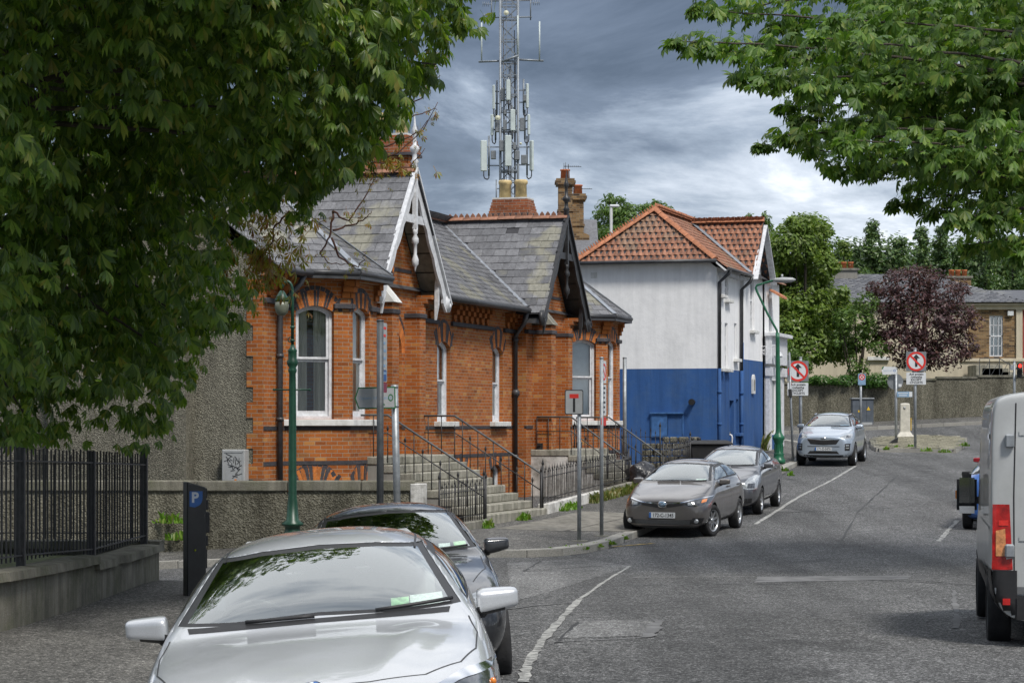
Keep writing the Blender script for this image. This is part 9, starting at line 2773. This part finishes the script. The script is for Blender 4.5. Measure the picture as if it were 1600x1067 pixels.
# --- grey-white van at the right edge, seen from behind
def van():
 L_, W, H = 5.41, 2.05, 2.50; w = W / 2
 def st(f, k=1.0, top=H, zb=.30, kt=.955): return (f, zb, .94 * w * k, 1.0 * w * k, .85, .985 * w * k, top - .16, .945 * w * k, top - .01, top + .03)
 S = [(0, .35, .62 * w, .78 * w, .55, .72 * w, .86, .5 * w, .92, .93), (.10, .28, .80 * w, .92 * w, .58, .86 * w, 1.0, .6 * w, 1.06, 1.07), (.55, .27, .92 * w, .99 * w, .70, .95 * w, 1.15, .74 * w, 1.24, 1.26),
    (.80, .27, .94 * w, 1.0 * w, .80, .96 * w, 1.28, .80 * w, 1.40, 1.42), (1.45, .28, .94 * w, 1.0 * w, .85, .97 * w, 1.60, .82 * w, 2.10, 2.14), (1.85, .28, .94 * w, 1.0 * w, .85, .975 * w, 1.70, .86 * w, 2.34, 2.39),
    st(2.3), st(3.0), st(4.2), st(5.1), st(5.32, .995, H - .005), st(5.385, .985, H - .02), st(5.41, .955, H - .06)]
 rz = R(90 - 9.2); fwd = Vector((math.cos(rz), math.sin(rz), 0)); left = Vector((-fwd.y, fwd.x, 0))
 rear_left = Vector((at(1548, 800, 22.95).x, 22.95, 0))
 cen = rear_left + fwd * (L_ / 2) - left * (w - .02)
 c = Car('panel_van', 'grey-white panel van at the right edge seen from behind with red tail light', 'van', (cen.x, cen.y, G(cen.x, cen.y)), rz, S, L_, W, H, M['van_paint'])
 rear_x = -L_ / 2
 # cab door glass
 xa, xb = L_ / 2 - 1.35, L_ / 2 - 2.25
 c.arch_cut((L_ / 2 - .95, L_ / 2 - 4.40), .37, .40, .34)
 c.finish_body()
 for vw, sg in (('left', 1), ('right', -1)):
  c.patch('side_window', vw, [(xa, 1.36), (xb, 1.30)], [(xa - .30, 1.95), (xb, 1.98)], M['car_glass_dark'], .004, nu=8, nv=6, border=(M['plastic'], 1, 1, 1))
  c.patch('side_moulding', vw, [(L_ / 2 - 1.5, .56), (L_ / 2 - 3.9, .56)], [(L_ / 2 - 1.5, .70), (L_ / 2 - 3.9, .70)], M['plastic'], .014, nu=18, nv=2)
  c.patch('side_moulding', vw, [(L_ / 2 - 4.85, .56), (L_ / 2 - 5.25, .56)], [(L_ / 2 - 4.85, .70), (L_ / 2 - 5.25, .70)], M['plastic'], .014, nu=6, nv=2)
  c.line('panel_gap', vw, [(xb - .06, .45), (xb - .06, 2.05)], M['plastic'], .012)
  c.line('side_swage', vw, [(xb - .2, 2.06), (L_ / 2 - 5.25, 2.06)], M['van_paint'], .05, .012)
  c.line('side_swage', vw, [(xb - .2, 1.18), (L_ / 2 - 5.25, 1.18)], M['van_paint'], .04, .010)
  c.line('panel_gap', vw, [(L_ / 2 - 3.6, .45), (L_ / 2 - 3.6, 2.2)], M['plastic'], .012)
  # big double mirror on a bracket
  p, n = c.cast(vw, L_ / 2 - 1.55, 1.33)
  mm = MB().obox(T(p.x, p.y + sg * .13, 1.40), .13, .22, .46); mr = mm.build('wing_mirror', M['plastic'], c.root, bevel=.06, seg=4)
  MB().obox(T(p.x - .068, p.y + sg * .13, 1.45), .006, .165, .28).build('mirror_glass', M['car_glass_dark'], mr); MB().obox(T(p.x - .068, p.y + sg * .13, 1.235), .006, .165, .08).build('mirror_glass', M['chrome'], mr)
  MB().obox(T(p.x, p.y + sg * .01, 1.34), .06, .12, .08).build('mirror_arm', M['plastic'], mr); MB().obox(T(p.x + .03, p.y + sg * .24, 1.40), .05, .03, .09).build('indicator', M['lamp_orange'], mr)
  # tall tail lamp on the rear corner
  tl_ = c.patch('tail_light', 'rear', [(sg * .985, .80), (sg * .80, .80)], [(sg * .985, 1.42), (sg * .83, 1.42)], M['lamp_red'], .012, nu=8, nv=14)
  c.patch('lamp_segment', 'rear', [(sg * .955, .93), (sg * .86, .93)], [(sg * .955, 1.17), (sg * .87, 1.19)], M['lamp_orange_soft'], .018, tl_, 4, 6)
  c.patch('lamp_segment', 'rear', [(sg * .86, .90), (sg * .81, .91)], [(sg * .86, 1.00), (sg * .815, 1.05)], M['lamp_clear'], .018, tl_, 3, 4)
  c.patch('lamp_segment', 'rear', [(sg * .93, 1.22), (sg * .84, 1.22)], [(sg * .93, 1.27), (sg * .84, 1.27)], M['lamp_bright_red'], .018, tl_, 4, 2)
  c.patch('bumper_corner', 'rear', [(sg * 1.0, .34), (sg * .76, .34)], [(sg * 1.0, .795), (sg * .76, .795)], M['plastic'], .022, nu=8, nv=6)
  h, n = c.cast('rear', sg * .86, .50); MB().obox(Matrix.Translation(h + Vector((-.035, 0, 0))), .03, .07, .06).build('reflector', M['lamp_red'], c.root)
  for z in (2.02, .98):
   MB().obox(T(rear_x - .02, sg * .83, z), .07, .09, .13).build('door_hinge', M['galv'], c.root, bevel=.015)
  c.line('panel_gap', 'rear', [(sg * .785, .60), (sg * .79, 1.5), (sg * .77, 2.38)], M['plastic'], .013, .003)
  bt = c.patch('bumper_side', vw, [(rear_x + .04, .36), (rear_x + .42, .36)], [(rear_x + .04, .80), (rear_x + .38, .80)], M['plastic'], .016, nu=6, nv=4)
 c.patch('rear_bumper', 'rear', [(-.76, .34), (.76, .34)], [(-.76, .56), (.76, .56)], M['plastic'], .040, nu=10, nv=3)
 c.patch('rear_step', 'rear', [(-.76, .57), (.76, .57)], [(-.76, .64), (.76, .64)], M['plastic_grey'], .012, nu=10, nv=1)
 c.line('panel_gap', 'rear', [(.0, .62), (.0, 2.34)], M['plastic'], .012, .003)
 for z in (2.10, 1.10): c.line('door_swage', 'rear', [(.74, z), (.05, z)], M['van_paint'], .05, .010); c.line('door_swage', 'rear', [(-.74, z), (-.05, z)], M['van_paint'], .05, .010)
 c.patch('plate_recess', 'rear', [(.02, .84), (.62, .84)], [(.02, 1.03), (.62, 1.03)], M['plastic_grey'], .006, nu=6, nv=2)
 Mx = frame((rear_x - .02, .32, .92), (0, -1, 0), (0, 0, 1)); pl_ = MB().prism(rrect(.50, .11, .01), Mx, .012).build('number_plate', M['sign_white'], c.root); MB().obox(Mx @ T(-.228, 0, .013), .04, .10, .003).build('blue_band', M['sign_blue'], pl_)
 for x in (L_ / 2 - .95, L_ / 2 - 4.40):
  for sg in (1, -1): c.wheel(x, sg * (w - .13), .345, .225, 0, 6, False, 'galv_dark')
 MB().tube([c.cast('top', L_ / 2 - 2.0, .3)[0], c.cast('top', L_ / 2 - 2.0, .3)[0] + Vector((-.12, 0, .32))], .006, 6).build('roof_aerial', M['plastic'], c.root)
M['lamp_orange_soft'] = plain('lamp_amber_reflector', (.62, .26, .10), .25, var=.5, scale=18, coat=1.0)
M['lamp_bright_red'] = plain('lamp_bright_red', (.70, .03, .02), .2, var=.2, scale=18, coat=1.0)
van()
